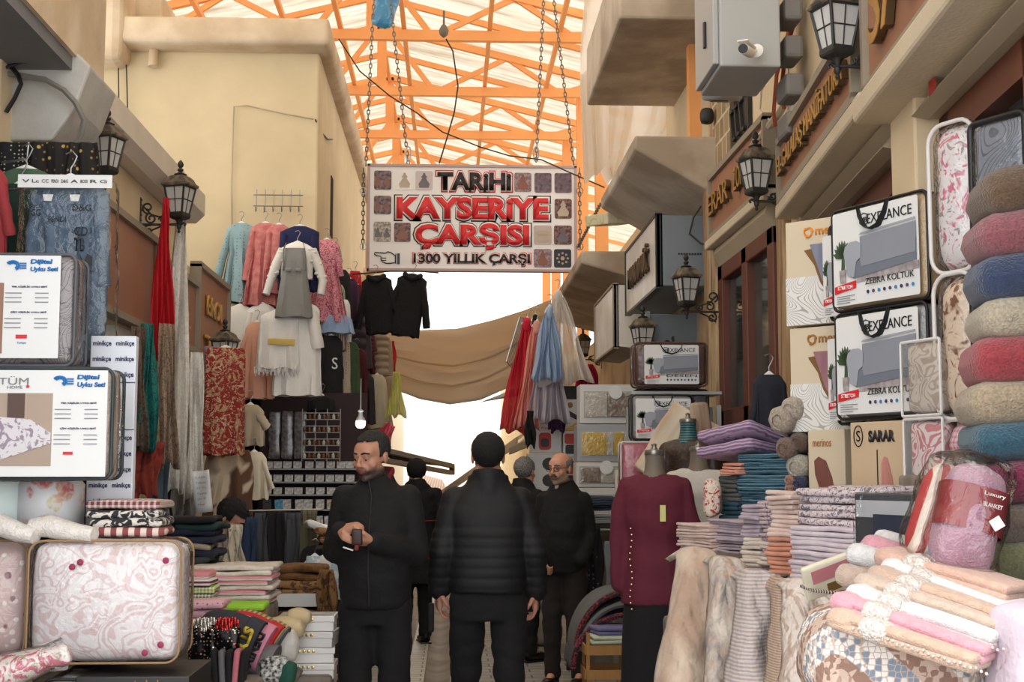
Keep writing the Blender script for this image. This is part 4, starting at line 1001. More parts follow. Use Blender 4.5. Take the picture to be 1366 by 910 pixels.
def sofa_card(t, w_, h, y=-.004, brand='EXELANCE', title='ZEBRA KOLTUK', zoff=0, logo=True):
    """printed insert: sofa, plant, red flash, colour dots; drawn inside a w x h face"""
    c_ = decal(t, card, [(x, z + h / 2) for x, z in rrect(w_ * .9, h * .92, .01)], y, 'insert_card')
    X = lambda u: (u - .5) * w_ * .9
    Z = lambda v: h * .04 + v * h * .92
    def pg(pts, m_, n='picture', lay=1): return decal(c_, m_, [(X(a), Z(b)) for a, b in pts], y * 0 - .0015 * lay, n)
    pg([(.3, .3), (1, .34), (1, .26), (.28, .22)], floorp)
    pg([(.34, .70), (.98, .74), (.98, .46), (.34, .42)], sofa_g, lay=2)
    pg([(.2, .44), (.98, .46), (.98, .35), (.26, .27), (.2, .31)], sofa_b, lay=3)
    pg([(.15, .55), (.17, .62), (.23, .66), (.31, .66), (.36, .62), (.355, .48), (.30, .44), (.27, .28), (.19, .31)], sofa_a, lay=5)
    pg([(.335, .72), (.36, .74), (.98, .78), (.98, .76), (.36, .72)], sofa_a, lay=4)
    pg([(.34, .50), (.98, .56), (.98, .43), (.36, .38)], sofa_g, lay=4)
    for a in range(9):
        an = math.radians(20 + a * 17.5); x0, z0 = .12, .5; dx, dz = math.cos(an) * .12, math.sin(an) * .2
        pg([(x0, z0), (x0 + dx * .6 - dz * .12, z0 + dz * .6 + dx * .25), (x0 + dx, z0 + dz), (x0 + dx * .6 + dz * .12, z0 + dz * .6 - dx * .25)], leafg, lay=2)
    pg([(.1, .34), (.145, .34), (.14, .5), (.11, .5)], leafg, lay=1); pg([(.09, .24), (.155, .24), (.165, .38), (.08, .38)], floorp, lay=2)
    pg([(.02, .13), (.28, .17), (.28, .25), (.02, .21)], inkred, 'red_flash', 2)
    text('STRETCH', w_ * .16, h * .035, wht, c_, (X(.15), -.005, Z(.19)), bold=.02)
    if brand: text(brand, w_ * .46, h * .095, ink, c_, (X(.68), -.003, Z(.87)))
    if logo:
        mb = MB(); mb.tube([(X(a), 0, Z(b)) for a, b in ((.34, .92), (.39, .94), (.44, .92), (.44, .84), (.39, .79), (.34, .84))], .0018, 5, close=True); mb.build('crest', ink, c_, smooth=False, loc=(0, -.003, 0))
        text('MB', w_ * .06, h * .05, ink, c_, (X(.39), -.003, Z(.87)))
    text(title, w_ * .5, h * .06, ink, c_, (X(.68), -.008, Z(.215)))
    for i in range(9):
        m_ = [mat('dot_navy', (44, 52, 96), .5), mat('dot_blue', (52, 132, 190), .5), mat('dot_violet', (88, 66, 110), .5)][(i * 2) % 3]
        decal(c_, m_, [(X(.42 + i * .064) + .0065 * math.cos(a * PI / 4), Z(.11) + .0065 * math.sin(a * PI / 4)) for a in range(8)], -.003, 'colour_dot')
    for i in range(4): drect(c_, inkgrey, X(.04), Z(.025 + i * .024), X(.2 + .06 * (i % 2)), Z(.031 + i * .024), -.002, 'small_print')
    return c_
# ================================================================ right hand stalls
def plush(name, c, dk=None):
    c = tuple(int(v * .86) for v in c); return mat(name, c, .95, 'noise', dk or tuple(int(v * .84) for v in c), sc=130, bump=1.0, bsc=170, sheen=.3)
clothbase = mat('table_cloth_grey', (150, 140, 130), .9, 'streak', (120, 110, 100), sc=9)
tb = thing('display_table', 'long cloth covered display table under the folded textiles on the right', 'table', (1.2, 4.6, 0))
mb = MB()
foot = [(.98, 6.3), (.90, 5.2), (1.02, 4.75), (1.12, 4.3), (1.12, 3.0), (1.42, 3.0), (1.6, 4.6), (1.74, 6.3)]
n = len(foot); vs = [(x - 1.2, y - 4.6, z) for z in (0, .9) for x, y in foot]
mb.add(vs, [tuple(range(n - 1, -1, -1)), tuple(range(n, 2 * n))] + [(i, (i + 1) % n, (i + 1) % n + n, i + n) for i in range(n)])
mb.build('top_and_skirt', clothbase, tb, bevel=.02)
# risers hidden behind the goods
def riser(pts, z0, z1, label):
    mb = MB(); n = len(pts); o = Vector((*pts[0], 0)); vs = [(x - o.x, y - o.y, z) for z in (z0, z1) for x, y in pts]
    mb.add(vs, [tuple(range(n - 1, -1, -1)), tuple(range(n, 2 * n))] + [(i, (i + 1) % n, (i + 1) % n + n, i + n) for i in range(n)])
    return tag(mb.build('display_riser', clothbase, bevel=.01, loc=o), label, 'riser')
riser([(1.12, 6.2), (1.06, 5.35), (1.25, 4.9), (1.38, 4.62), (1.56, 4.62), (1.72, 6.2)], .905, 1.20, 'cloth covered riser behind the stacks of folded textiles')

# --- folded stacks, listed bottom to top
beige = mat('beige_velvet', (206, 182, 172), .9, 'noise', (192, 166, 156), sc=14, bump=.4, bsc=60, sheen=.2)
lilg = mat('lilac_grey_cotton', (176, 162, 172), .9, 'noise', (158, 146, 158), sc=14, bump=.3)
lilw = mat('pale_lilac_cotton', (208, 196, 204), .9, 'noise', (192, 180, 190), sc=14, bump=.3, bsc=50)
rust = mat('rust_peach_cotton', (200, 142, 118), .9, 'noise', (182, 124, 102), sc=14, bump=.3)
flor = mat('grey_leaf_print', (212, 200, 204), .9, 'blotch', (112, 106, 118), (176, 150, 148), sc=26, dist=3, bump=.3)
flor2 = mat('navy_rose_print', (188, 170, 174), .9, 'blotch', (84, 88, 112), (160, 110, 108), sc=30, dist=3, bump=.3)
creamv = mat('cream_velvet', (214, 202, 192), .9, 'noise', (198, 184, 172), sc=16, bump=.4, sheen=.2)
def stk(p0, p1, Y0, Y1, ytop, ybot, mats, descs, base, group, d=.3, layers=2, seed=0, amp=.006, jit=.008):
    c_, w_, h_, rz = face(p0, Y0, p1, Y1, ytop, ybot); n_ = len(mats)
    c_ = c_ + Vector((-math.sin(rz), math.cos(rz), 0)) * d / 2
    return stack('folded_textile', base, 'folded textile', c_, rz, w_, d, h_ / n_, mats, descs, layers, group, seed, amp, jit)
def cnt(x, n_): return [x] * n_
stk(903, 946, 5.55, 5.35, 697, 735, [beige] * 5, cnt('beige', 5), 'folded cover at the far left end of the stacks', 'beige folded covers', seed=1, d=.26)
stk(944, 994, 5.42, 5.2, 692, 735, [lilg] * 6, cnt('lilac grey', 6), 'folded cover beside the white mannequin', 'lilac grey folded covers', seed=2)
stk(988, 1016, 5.1, 5.0, 672, 772, [creamv, creamv, creamv, creamv, creamv, lilg, lilg, lilg, lilg], ['cream'] * 5 + ['grey'] * 4, 'folded cover in the stack left of the rose print one', 'cream and grey folded covers', seed=3, d=.3)
stk(1014, 1040, 5.0, 4.92, 668, 775, [creamv, flor2, creamv, flor2, creamv, flor2, flor2, flor2, flor2, flor2], ['cream', 'rose print', 'cream', 'rose print', 'cream'] + ['rose print'] * 5, 'folded cover in the narrow rose print stack', 'rose print folded covers', seed=4, d=.3)
stk(1022, 1060, 4.72, 4.6, 655, 765, [rust, rust, rust, rust, beige, beige, beige, beige, beige], ['rust'] * 4 + ['beige'] * 5, 'folded cover in the rust and beige stack', 'rust and beige folded covers', seed=5, d=.28)
stk(1052, 1142, 4.5, 4.15, 700, 778, [lilw] * 6, cnt('pale lilac', 6), 'folded cover beside the dark display box', 'pale lilac folded covers', seed=6, d=.3)
stk(1060, 1144, 4.55, 4.2, 652, 699, [flor] * 5, cnt('leaf print', 5), 'folded cover lying on the pale lilac ones', 'leaf print folded covers', seed=7, d=.3, layers=1)
c_, w_, h_, rz = face(1130, 4.35, 1205, 4.02, 648, 662)
folded('folded_textile', 'long leaf print cover folded flat in front of the SARAR carton', 'folded textile', c_ + Vector((.05, .12, 0)), rz, w_ * 1.1, .2, h_, flor, 1, seed=8)
# blue and lilac at the back
lil = mat('lilac_ribbed_blanket', (186, 160, 184), .9, 'wavy', (128, 104, 136), sc=22, dist=3, bump=.6, bsc=60)
teal = mat('teal_ribbed_blanket', (94, 136, 154), .9, 'wavy', (46, 80, 100), sc=30, dist=2, bump=.6, bsc=60)
dteal = mat('dark_teal_velvet', (44, 74, 90), .9, bump=.5); dgrey = mat('dark_grey_green_velvet', (84, 86, 84), .9, bump=.5)
peach = mat('peach_velvet', (206, 146, 124), .9, bump=.5)
stk(984, 1056, 5.9, 5.6, 606, 692, [dteal, dteal, teal, teal, teal, teal, teal, teal], ['dark teal', 'dark teal'] + ['blue ribbed'] * 6, 'folded blanket at the back of the right stall', 'blue folded blankets', seed=11, d=.3, amp=.008)
stk(957, 986, 6.0, 5.9, 634, 692, [dteal, dteal, dgrey, dgrey, dgrey], ['dark teal', 'dark teal', 'dark grey', 'dark grey', 'dark grey'], 'folded blanket left of the blue ribbed ones', 'dark folded blankets', seed=12, d=.26)
stk(962, 988, 5.95, 5.85, 618, 634, [peach, peach], ['peach', 'peach'], 'folded blanket under the lilac ribbed ones', 'peach folded blankets', seed=13, d=.22)
c_, w_, h_, rz = face(964, 5.95, 1042, 5.7, 600, 618)
folded('folded_textile', 'lilac ribbed blanket lying slanted on the blue ones, lower of two', 'folded textile', c_ + Vector((0, .15, .03)), rz, w_, .3, .05, lil, 1, seed=14, tilt=(-.1, -.12, rz))
folded('folded_textile', 'lilac ribbed blanket lying slanted on the blue ones, upper of two', 'folded textile', c_ + Vector((.0, .15, .085)), rz, w_, .3, .05, lil, 1, seed=15, tilt=(-.25, -.16, rz))
c_ = P(957, 692, 5.85)
folded('folded_textile', 'red and cream mottled bundle beside the white mannequin', 'folded textile', c_ + Vector((0, .1, 0)), -.2, .08, .2, .17, mat('red_cream_knit', (222, 206, 190), .9, 'blotch', (176, 60, 60), sc=34, bump=.8), 1, seed=16, amp=.012)
# rolled plush ends behind the cream cartons
for i, (px, py, r_, c2_, lb) in enumerate(((1040, 560, .055, (214, 196, 176), 'cream plush roll left of the cream cartons, upper'), (1054, 545, .05, (222, 206, 188), 'cream plush roll touching the lower shell carton'), (1046, 598, .045, (150, 120, 104), 'brown plush roll left of the feather carton'),
                                      (1064, 590, .04, (120, 92, 74), 'dark brown plush roll left of the feather carton'), (1062, 622, .05, (226, 214, 196), 'cream plush roll left of the feather carton, thick'), (1064, 646, .035, (50, 66, 104), 'navy plush roll low beside the feather carton'), (1052, 640, .02, (206, 150, 130), 'small peach rolled cloth beside the navy roll, upper'), (1053, 652, .02, (206, 150, 130), 'small peach rolled cloth beside the navy roll, lower'))):
    p = P(px, py, 5.25); mb = MB(); mb.soft((0, .12, 0), (r_ * 2, .26, r_ * 2), r_ * .95, (2, 4, 2), .006, i); mb.tube([(math.cos(a * .6) * r_ * (.2 + .07 * a), -.012, math.sin(a * .6) * r_ * (.2 + .07 * a)) for a in range(9)], .004, 5)
    tag(mb.build('rolled_blanket', plush('plush_%d' % i, c2_), loc=p, rot=(0, 0, -.5)), lb, 'rolled blanket', 'plush rolls behind the cartons')

# --- right edge: big plush throws
PL = [('olive plush throw', (150, 150, 108), 1318, 728, 780), ('grey brown plush throw', (140, 120, 108), 1326, 676, 730), ('magenta plush throw', (158, 28, 84), 1318, 618, 676), ('teal plush throw', (48, 104, 128), 1303, 566, 618), ('beige plush throw', (206, 184, 152), 1298, 512, 570),
      ('red plush throw', (190, 62, 72), 1303, 450, 516), ('cream plush throw', (216, 200, 174), 1313, 398, 454), ('navy plush throw', (50, 72, 112), 1309, 340, 402), ('dusty pink plush throw', (176, 98, 108), 1310, 282, 344), ('brown plush throw', (124, 94, 66), 1316, 222, 286)]
zprev = None
for i, (lb, c_, px, y0, y1) in enumerate(PL):
    a = P(px, y1, 3.36); t_ = P(px, y0, 3.36); h_ = t_.z - a.z
    mb = MB(); mb.soft((.11, .15, h_ / 2), (.22, .30, h_ * 1.02), h_ * .5, (5, 5, 2), .008, i, .006)
    tag(mb.build('folded_throw', plush(lb.replace(' ', '_'), c_), loc=a, rot=(0, -.10, -.2)), 'thick ' + lb + ' at the right edge of the photo', 'folded throw', 'plush throws piled at the right edge')
riser([(1.30, 3.36), (1.30, 3.66), (1.51, 3.66), (1.49, 3.36)], .9, 1.27, 'covered block under the pile of plush throws')
# --- floral bags at the right
fl1 = mat('pink_rose_bedding', (228, 222, 224), .85, 'blotch', (206, 110, 136), (158, 140, 148), sc=14, coat=.4)
fl2 = mat('brown_flower_bedding', (222, 200, 180), .85, 'blotch', (122, 78, 58), (186, 146, 118), sc=10, coat=.4)
gw = mat('grey_wave_bedding', (128, 134, 146), .85, 'contour', (92, 98, 110), sc=22, dist=5, coat=.3)
pkpl = mat('pink_check_bedding', (226, 200, 204), .85, 'plaid', (206, 120, 140), sc=18, coat=.3)
zipw = mat('white_zip', (224, 222, 222), .5); pipew = mat('white_piping', (214, 210, 208), .4); pipeb = mat('black_piping', (26, 26, 28), .45)
def bagf(px0, Y0, px1, Y1, yt, yb, d, *a, **k):
    c_, w_, h_, rz = face(px0, Y0, px1, Y1, yt, yb); return bag(a[0], a[1], c_, rz, w_, d, h_, *a[2:], **k)
bagf(1242, 4.15, 1304, 3.98, 172, 368, .17, 'bedding_bag', 'clear zip bag of pink rose bedding standing above the brown flower one', fl1, pipew, band=zipw, r=.06, pr=.007, seed=1)
bagf(1249, 4.15, 1304, 3.98, 370, 560, .17, 'bedding_bag', 'clear zip bag of brown flower bedding between two other zip bags', fl2, pipew, band=zipw, r=.06, pr=.007, seed=2)
bagf(1254, 4.15, 1304, 3.98, 561, 625, .17, 'bedding_bag', 'clear zip bag of pink checked bedding below the brown flower one', pkpl, pipew, band=zipw, r=.06, pr=.007, seed=3)
bagf(1300, 3.9, 1374, 3.72, 168, 372, .10, 'bedding_bag', 'black edged bag of grey wave patterned bedding at the top right', gw, pipeb, r=.02, pr=.011, seed=4)
bagf(1303, 3.88, 1366, 3.72, 374, 590, .10, 'bedding_bag', 'black edged bag of bedding mostly hidden behind the plush throws', gw, pipeb, r=.02, pr=.011, seed=5)
riser([(1.44, 3.86), (1.44, 4.32), (1.56, 4.32), (1.545, 3.76)], .9, 1.545, 'covered block under the zip bags at the right')
# --- sofa cover bags
tanb = mat('tan_bag_side', (196, 166, 128), .8); greyb = mat('grey_fleece', (150, 150, 152), .9, bump=.6)
b1 = bagf(1112, 4.85, 1240, 4.42, 284, 417, .13, 'sofa_cover_bag', 'black edged sofa cover bag with handle, upper one beside the rose bag', tanb, pipeb, cat='sofa cover bag', handle=pipeb, seed=6, r=.03, group='sofa cover bags on the right stall')
b2 = bagf(1117, 4.85, 1240, 4.42, 421, 560, .13, 'sofa_cover_bag', 'black edged sofa cover bag with handle, behind the cream lace box', greyb, pipeb, cat='sofa cover bag', handle=pipeb, seed=7, r=.03, group='sofa cover bags on the right stall')
b3 = bagf(1108, 5.08, 1150, 4.94, 302, 428, .06, 'sofa_cover_bag', 'sofa cover bag mostly hidden, its left strip beside the upper shell carton', greyb, pipeb, cat='sofa cover bag', seed=8, r=.02, group='sofa cover bags on the right stall')
b4 = bagf(1118, 5.08, 1152, 4.96, 432, 566, .06, 'sofa_cover_bag', 'sofa cover bag mostly hidden, its left strip beside the lower shell carton', greyb, pipeb, cat='sofa cover bag', seed=9, r=.02, group='sofa cover bags on the right stall')
for b_, p0, Y0, p1, Y1, yt, yb in ((b1, 1112, 4.85, 1240, 4.42, 284, 417), (b2, 1117, 4.85, 1240, 4.42, 421, 560)):
    _, w_, h_, _ = face(p0, Y0, p1, Y1, yt, yb); sofa_card(b_, w_, h_, -.014)
for b_ in (b3, b4): sofa_card(b_, .22, .34, -.014, brand='', title=' ZEBRA', logo=False)
# --- cream cartons with shells
cream = mat('cream_carton', (208, 192, 166), .6, var=.03); wavep = mat('wave_line_print', (228, 226, 222), .6, 'contour', (170, 166, 162), sc=34, dist=8)
def shellbox(p0, Y0, p1, Y1, yt, yb, label, sc_, dark_, logo_m):
    c_, w_, h_, rz = face(p0, Y0, p1, Y1, yt, yb); t = carton('blanket_carton', label, 'carton', c_, rz, w_, .14, h_, cream)
    drect(t, wavep, -w_ / 2, 0.002, w_ / 2, h_ * .46, -.001, 'wave_print')
    pts = [(0.02, .86), (.18, .80)]
    sh = [(-.10, .76), (.2, .76), (.5, .80), (.5, .2), (.36, .19), (.22, .27), (.08, .42), (.0, .58)]
    decal(t, dark_, [(x * w_ - .035 * w_ - .0, z * h_ - .02 * h_) for x, z in [(-.16, .73)] + sh[1:]], -.002, 'bronze_edge')
    decal(t, sc_, [(x * w_, z * h_) for x, z in sh], -.004, 'shell_print')
    mb = MB()
    for k in range(3):
        a0 = k * 2 * PI / 3; mb.tube([(.028 * math.cos(a0 + j * .4) * (1 - j * .05) * w_ / .3 * .8, 0, .028 * math.sin(a0 + j * .4) * (1 - j * .05) * w_ / .3 * .8) for j in range(7)], .004, 5)
    mb.build('logo', logo_m, t, smooth=False, loc=(-.12 * w_, -.004, h_ * .88)); text('merinos', w_ * .62, h_ * .085, logo_m, t, (.30 * w_, -.004, h_ * .885), bold=.02)
    return t
bluefur = mat('blue_fur_print', (142, 146, 166), .8, 'streak', (112, 116, 136), sc=20); pinkfur = mat('pink_fur_print', (168, 120, 132), .8, 'streak', (138, 92, 106), sc=20); brz = mat('bronze_print', (120, 86, 44), .6)
shellbox(1050, 5.3, 1135, 5.1, 298, 436, 'cream printed carton with blue grey shell picture, upper', bluefur, brz, inkorange)
shellbox(1056, 5.3, 1138, 5.1, 439, 577, 'cream printed carton with pink shell picture, lower', pinkfur, brz, inkgold)
c_, w_, h_, rz = face(1079, 5.2, 1128, 5.05, 574, 653)
t = carton('blanket_carton', 'small cream carton with brown feather picture, left of the SARAR one', 'carton', c_, rz, w_, .12, h_, cream)
text('merinos', w_ * .5, h_ * .13, inkgold, t, (-.1 * w_, -.003, h_ * .78)); decal(t, mat('brown_feather', (128, 78, 66), .8, 'streak', (96, 56, 50), sc=20), [(-w_ * .32, .48 * h_), (-w_ * .2, .55 * h_), (0, .48 * h_), (w_ * .16, .2 * h_), (w_ * .2, .01), (-w_ * .2, .01), (-w_ * .3, .25 * h_)], -.002, 'feather_print')
c_, w_, h_, rz = face(1136, 4.75, 1206, 4.52, 564, 656)
t = carton('blanket_carton', 'tan carton with bold black SARAR name and pink feather', 'carton', c_, rz, w_, .1, h_, mat('tan_carton', (196, 172, 142), .6, var=.04))
text('SARAR', w_ * .5, h_ * .17, ink, t, (.12 * w_, -.003, h_ * .79), bold=.05)
mb = MB(); mb.tube([(math.cos(a * PI / 8) * h_ * .09, 0, math.sin(a * PI / 8) * h_ * .15) for a in range(16)], .002, 5, close=True); mb.build('emblem_ring', ink, t, loc=(-w_ * .33, -.003, h_ * .8)); text('S', h_ * .08, h_ * .16, ink, t, (-w_ * .33, -.003, h_ * .8))
decal(t, mat('pink_feather', (206, 146, 136), .8, 'streak', (180, 120, 110), sc=24), [(.1 * w_, .01), (.1 * w_, .4 * h_), (.16 * w_, .5 * h_), (.22 * w_, .48 * h_), (.3 * w_, .2 * h_), (.32 * w_, .01)], -.002, 'feather_print')
drect(t, ink, .02 * w_, .01, .035 * w_, .6 * h_, -.002, 'line_print')
mb = MB(); mb.box2((w_ / 2, .0, 0), (w_ / 2 + .004, .1, h_)); mb.build('side_panel', card, t, smooth=False)
# white framed lace boxes
lace_b = mat('beige_lace_fabric', (206, 196, 186), .9, 'damask', (178, 162, 150), sc=14, coat=.2); lace_p = mat('pink_lace_fabric', (228, 216, 214), .9, 'damask', (204, 134, 140), sc=12, coat=.2)
for (p0, p1, yt, yb, mm, lb) in ((1204, 1256, 458, 556, lace_b, 'clear lidded box of beige lace linen in front of the sofa cover bag'), (1208, 1260, 560, 656, lace_p, 'clear lidded box of pink damask linen below the beige lace box')):
    c_, w_, h_, rz = face(p0, 4.28, p1, 4.1, yt, yb)
    t = thing('linen_box', lb, 'linen box', c_, rz); mb = MB(); mb.soft((0, .035, h_ / 2), (w_ - .02, .05, h_ - .02), .02, (6, 2, 6), .006, 3, .006); mb.build('linen', mm, t)
    mb = MB(); mb.tube([(x, .0, z + h_ / 2) for x, z in rrect(w_, h_, .008)], .005, 6, close=True); mb.tube([(x, .06, z + h_ / 2) for x, z in rrect(w_, h_, .008)], .005, 6, close=True); mb.build('frame', pipew, t)
    mb = MB(); mb.soft((0, .03, h_ / 2), (w_, .066, h_), .008, (6, 2, 6), .003, 5); mb.build('plastic_cover', clear, t)
riser([(1.40, 4.12), (1.28, 4.75), (1.58, 4.7), (1.57, 4.12)], 1.465, 1.485, 'thin shelf board under the cartons and lace boxes')
# dark display box
c_, w_, h_, rz = face(1141, 4.05, 1232, 3.75, 658, 722)
t = carton('display_box', 'dark fronted display box with a pale band, behind the towels', 'carton', c_ - Vector((0, 0, .12)), rz, w_, .1, h_ + .12, mat('charcoal_card', (72, 74, 80), .5))
drect(t, mat('pale_band_print', (190, 190, 196), .5), -w_ / 2 + .01, h_ + .05, w_ / 2, h_ + .10, -.001, 'pale_band'); drect(t, mat('slate_window', (58, 66, 84), .2), -w_ * .2, .05, w_ / 2 - .01, h_ + .06, -.003, 'window_print')
mb = MB(); mb.soft((0, .05, h_ / 2 + .06), (w_ + .01, .12, h_ + .13), .01, (5, 2, 4), .004, 2); mb.build('plastic_cover', clear, t)
# --- tagged pink blanket bags
def blbag(px, yb, Y, w_, h_, tilt, cm, label, seed, strips):
    t = thing('blanket_bag', label, 'blanket bag', P(px, yb, Y), rot=(-.12, tilt, -.1))
    mb = MB(); mb.soft((0, 0, h_ / 2), (w_, .12, h_), .055, (5, 3, 7), .006, seed, .01); mb.build('blanket', cm, t)
    for (z0, z1, x0, x1, mm, nm) in strips:
        mb = MB(); pts = rrect(w_ + .012, .12 + .022, .055); mb.loft([[(x, y, z * h_) for x, y in pts] for z in (z0, (z0 + z1) / 2, z1)], cap=False) if x0 < -.4 else mb.box2((x0 * w_, -.078, z0 * h_), (x1 * w_, -.074, z1 * h_)); mb.build(nm, mm, t)
    mb = MB(); mb.soft((0, 0, h_ / 2 + .01), (w_ + .02, .15, h_ + .04), .05, (6, 4, 8), .012, seed + 5, .012, ns=16); mb.build('plastic_cover', clear, t)
    return t
pinkb = plush('pink_blanket', (200, 152, 172), (178, 130, 152)); mar = mat('maroon_band', (132, 44, 48), .5)
bb = blbag(1275, 768, 3.24, .15, .27, .27, pinkb, 'bagged pink blanket with a maroon paper band, leaning at the right', 1, [(.40, .80, -.51, .51, mar, 'paper_band')])
o = drect(bb, card, -.014, -.014, .014, .014, 0, 'price_label'); o.location = (.045, -.085, .135); o.rotation_euler = (0, .78, 0)
text('Luxury', .05, .012, card, bb, (.03, -.078, .2), name='band_lettering'); text('BLANKET', .045, .01, card, bb, (.03, -.078, .175), name='band_lettering')
bb = blbag(1228, 748, 3.34, .10, .25, .36, mat('cream_striped_blanket', (216, 200, 188), .9, 'stripex', (176, 60, 58), sc=9), 'bagged blanket with red and pale blue strips beside the pink blanket bag', 2, [(.55, .8, -.1, .1, mat('sky_strip', (96, 176, 206), .5), 'blue_strip'), (.05, .2, -.1, .1, MC['sky_strip'], 'blue_strip')])
# --- draped bedspreads in front
def spread(label, tl, tr, bl_, br, Yt, Yb, m_, seed, fold=.045, nf=1.2, thick=.05):
    """bulky bedspread hanging over the table edge: corners in pixels"""
    t = thing('draped_bedspread', label, 'bedspread'); mb = MB()
    A, B, C_, D_ = P(*tl, Yt), P(*tr, Yt), P(*bl_, Yb), P(*br, Yb); org = (C_ + D_) / 2; t.location = org
    def f(u, v, s=0):
        if v < .14:
            k = v / .14; p = A.lerp(B, u) + Vector((0, .30 * (1 - k), -.03 * (1 - math.sin(k * PI / 2)) - .0))
        else:
            k = (v - .14) / .86; p = A.lerp(B, u).lerp(C_.lerp(D_, u), k)
            p.y -= .03 * math.sin(min(1, k * 5) * PI / 2)
        p.z -= .035 * (2 * u - 1) ** 4
        p.y -= -.07 * abs(2 * u - 1) ** 5
        a = fold * (.3 + v); q = noise.noise(Vector((u * 2.2 + seed, v * 3.6, seed * 2.))) * a * 1.5 + noise.noise(Vector((u * 4 + seed, v * 14 - u * 5, seed))) * a * .55
        p.y += q + a * .3 * math.sin(u * nf * 2 * PI + seed + v); p.z += q * .3
        return p - org
    mb.grid(f, 36, 40); mb.build('spread', m_, t, solid=.02); return t
bv = mat('beige_stained_velvet', (212, 194, 176), .92, 'streak', (176, 148, 128), sc=10, bump=1.2, bsc=26, sheen=.2)
bv2 = mat('ivory_embroidered', (214, 202, 190), .92, 'streak', (150, 140, 138), (190, 160, 138), sc=20, bump=1.2, bsc=50)
bv3 = mat('blue_grey_striped_velvet', (204, 190, 182), .92, 'wavy', (168, 160, 164), sc=26, dist=1.4, bump=.8, bsc=60)
bv4 = mat('quilted_ivory', (220, 208, 200), .92, 'blotch', (188, 168, 156), sc=5, dist=5, bump=1.4, bsc=40)
bv5 = mat('brown_ribbed_velvet', (200, 176, 158), .92, 'wavy', (164, 138, 122), sc=40, dist=1, bump=.8)
mosaic = mat('mosaic_print_quilt', (200, 176, 162), .9, 'tiles', (150, 118, 104), (132, 146, 164), sc=70, bump=.5, bsc=60)
spread('beige velvet bedspread draped at the far left end of the textile table', (910, 734), (962, 738), (868, 960), (968, 960), 5.05, 4.85, bv, 1.3)
spread('ivory embroidered bedspread with a grey border, second from the left', (952, 742), (1000, 752), (938, 960), (1010, 960), 4.85, 4.6, bv2, 4.1)
spread('blue grey striped bedspread hanging in the middle of the table front', (990, 760), (1046, 768), (965, 960), (1042, 960), 4.62, 4.42, bv3, 7.7)
spread('brown ribbed bedspread edge beside the quilted ivory one', (1036, 775), (1062, 780), (1020, 960), (1060, 960), 4.45, 4.3, bv5, 2.2)
spread('quilted ivory bedspread with brown line motif, left of the mosaic quilt', (1052, 772), (1130, 790), (1040, 965), (1125, 965), 4.3, 4.05, bv4, 9.4)
t = thing('mosaic_quilt', 'thick folded quilt with a blue and brown mosaic print under the towels', 'quilt', P(1235, 960, 3.12))
a = P(1104, 960, 3.75); b = P(1366, 960, 3.6)
mb = MB(); mb.soft((.01, .17, .12), (.45, .34, .24), .08, (10, 6, 8), .016, 4, .02, ns=6); mb.build('quilt', mosaic, t)
mb = MB(); mb.soft((.2, -.02, .16), (.18, .2, .34), .06, (5, 4, 6), .02, 9); tag(mb.build('pillow_cover', mat('grey_lilac_satin', (190, 178, 190), .6, bump=.4), loc=P(1368, 1010, 2.95) + Vector((-.17, 0, 0))), 'grey lilac cover bulging at the bottom right corner', 'pillow cover')
wire('braid_trim', [P(1068, 782, 4.0), P(1085, 788, 4.0), P(1105, 790, 3.95), P(1120, 792, 3.9)], .006, mat('braid', (196, 180, 170), .9, 'stripex', (60, 44, 44), sc=60), 'dark and pale twisted braid edging the quilted bedspread', 'braid')
mb = MB(); mb.soft((0, 0, 0), (.17, .02, .12), .01, (4, 1, 3), .004); t = thing('gift_card_box', 'flat cream box with a pink label lying between towels and lilac covers', 'box', P(1108, 768, 4.0), rot=(.5, -.35, 0)); mb.build('box', mat('ivory_box', (226, 218, 194), .6), t)
drect(t, mat('pink_label', (204, 130, 138), .5), -.06, .0, .06, .045, -.011, 'pink_label'); drect(t, brz, -.02, -.045, .03, -.015, -.011, 'gold_label')
# --- towels with lace bands
tw = {}
for k, c_ in (('white', (216, 214, 213)), ('pink', (206, 146, 158)), ('tan', (190, 160, 140)), ('peach', (198, 160, 142)), ('beige', (188, 166, 150))):
    tw[k] = mat('terry_' + k, c_, .95, 'noise', tuple(int(v * .94) for v in c_), sc=60, bump=.6, bsc=260, sheen=.3)
lacem = mat('lace_band', (212, 204, 198), .9, 'lace', (190, 170, 160), sc=90, bump=1.5, bsc=120)
for i, (px, py, Y, k, lb) in enumerate(((1262, 812, 3.36, 'beige', 'beige folded towel at the bottom of the towel pile, rear'), (1255, 790, 3.38, 'white', 'white folded towel low in the towel pile, rear'), (1262, 840, 3.2, 'white', 'white folded towel at the bottom of the towel pile, front'), (1238, 772, 3.42, 'peach', 'peach folded towel low in the towel pile, behind the lace towels'))):
    mb = MB(); mb.soft((0, 0, 0), (.36, .15, .07), .03, (8, 4, 1), .004, i + 60); tag(mb.build('folded_towel', tw[k], loc=P(px, py, Y), rot=(0, .13, -.25)), lb, 'towel')
TW = [('peach', (1190, 742), (1362, 792), 'peach towel topmost and farthest back in the lace towel fan'), ('white', (1196, 757), (1366, 820), 'white towel under the peach one in the lace towel fan'), ('tan', (1178, 766), (1350, 826), 'tan towel, third from the top in the lace towel fan'), ('beige', (1160, 776), (1348, 840), 'beige towel in the middle of the lace towel fan'),
      ('white', (1146, 792), (1338, 856), 'thick white towel above the pink one in the lace towel fan'), ('pink', (1126, 800), (1326, 873), 'pink towel in the lace towel fan'), ('tan', (1122, 822), (1312, 884), 'tan towel, nearest and lowest in the lace towel fan')]
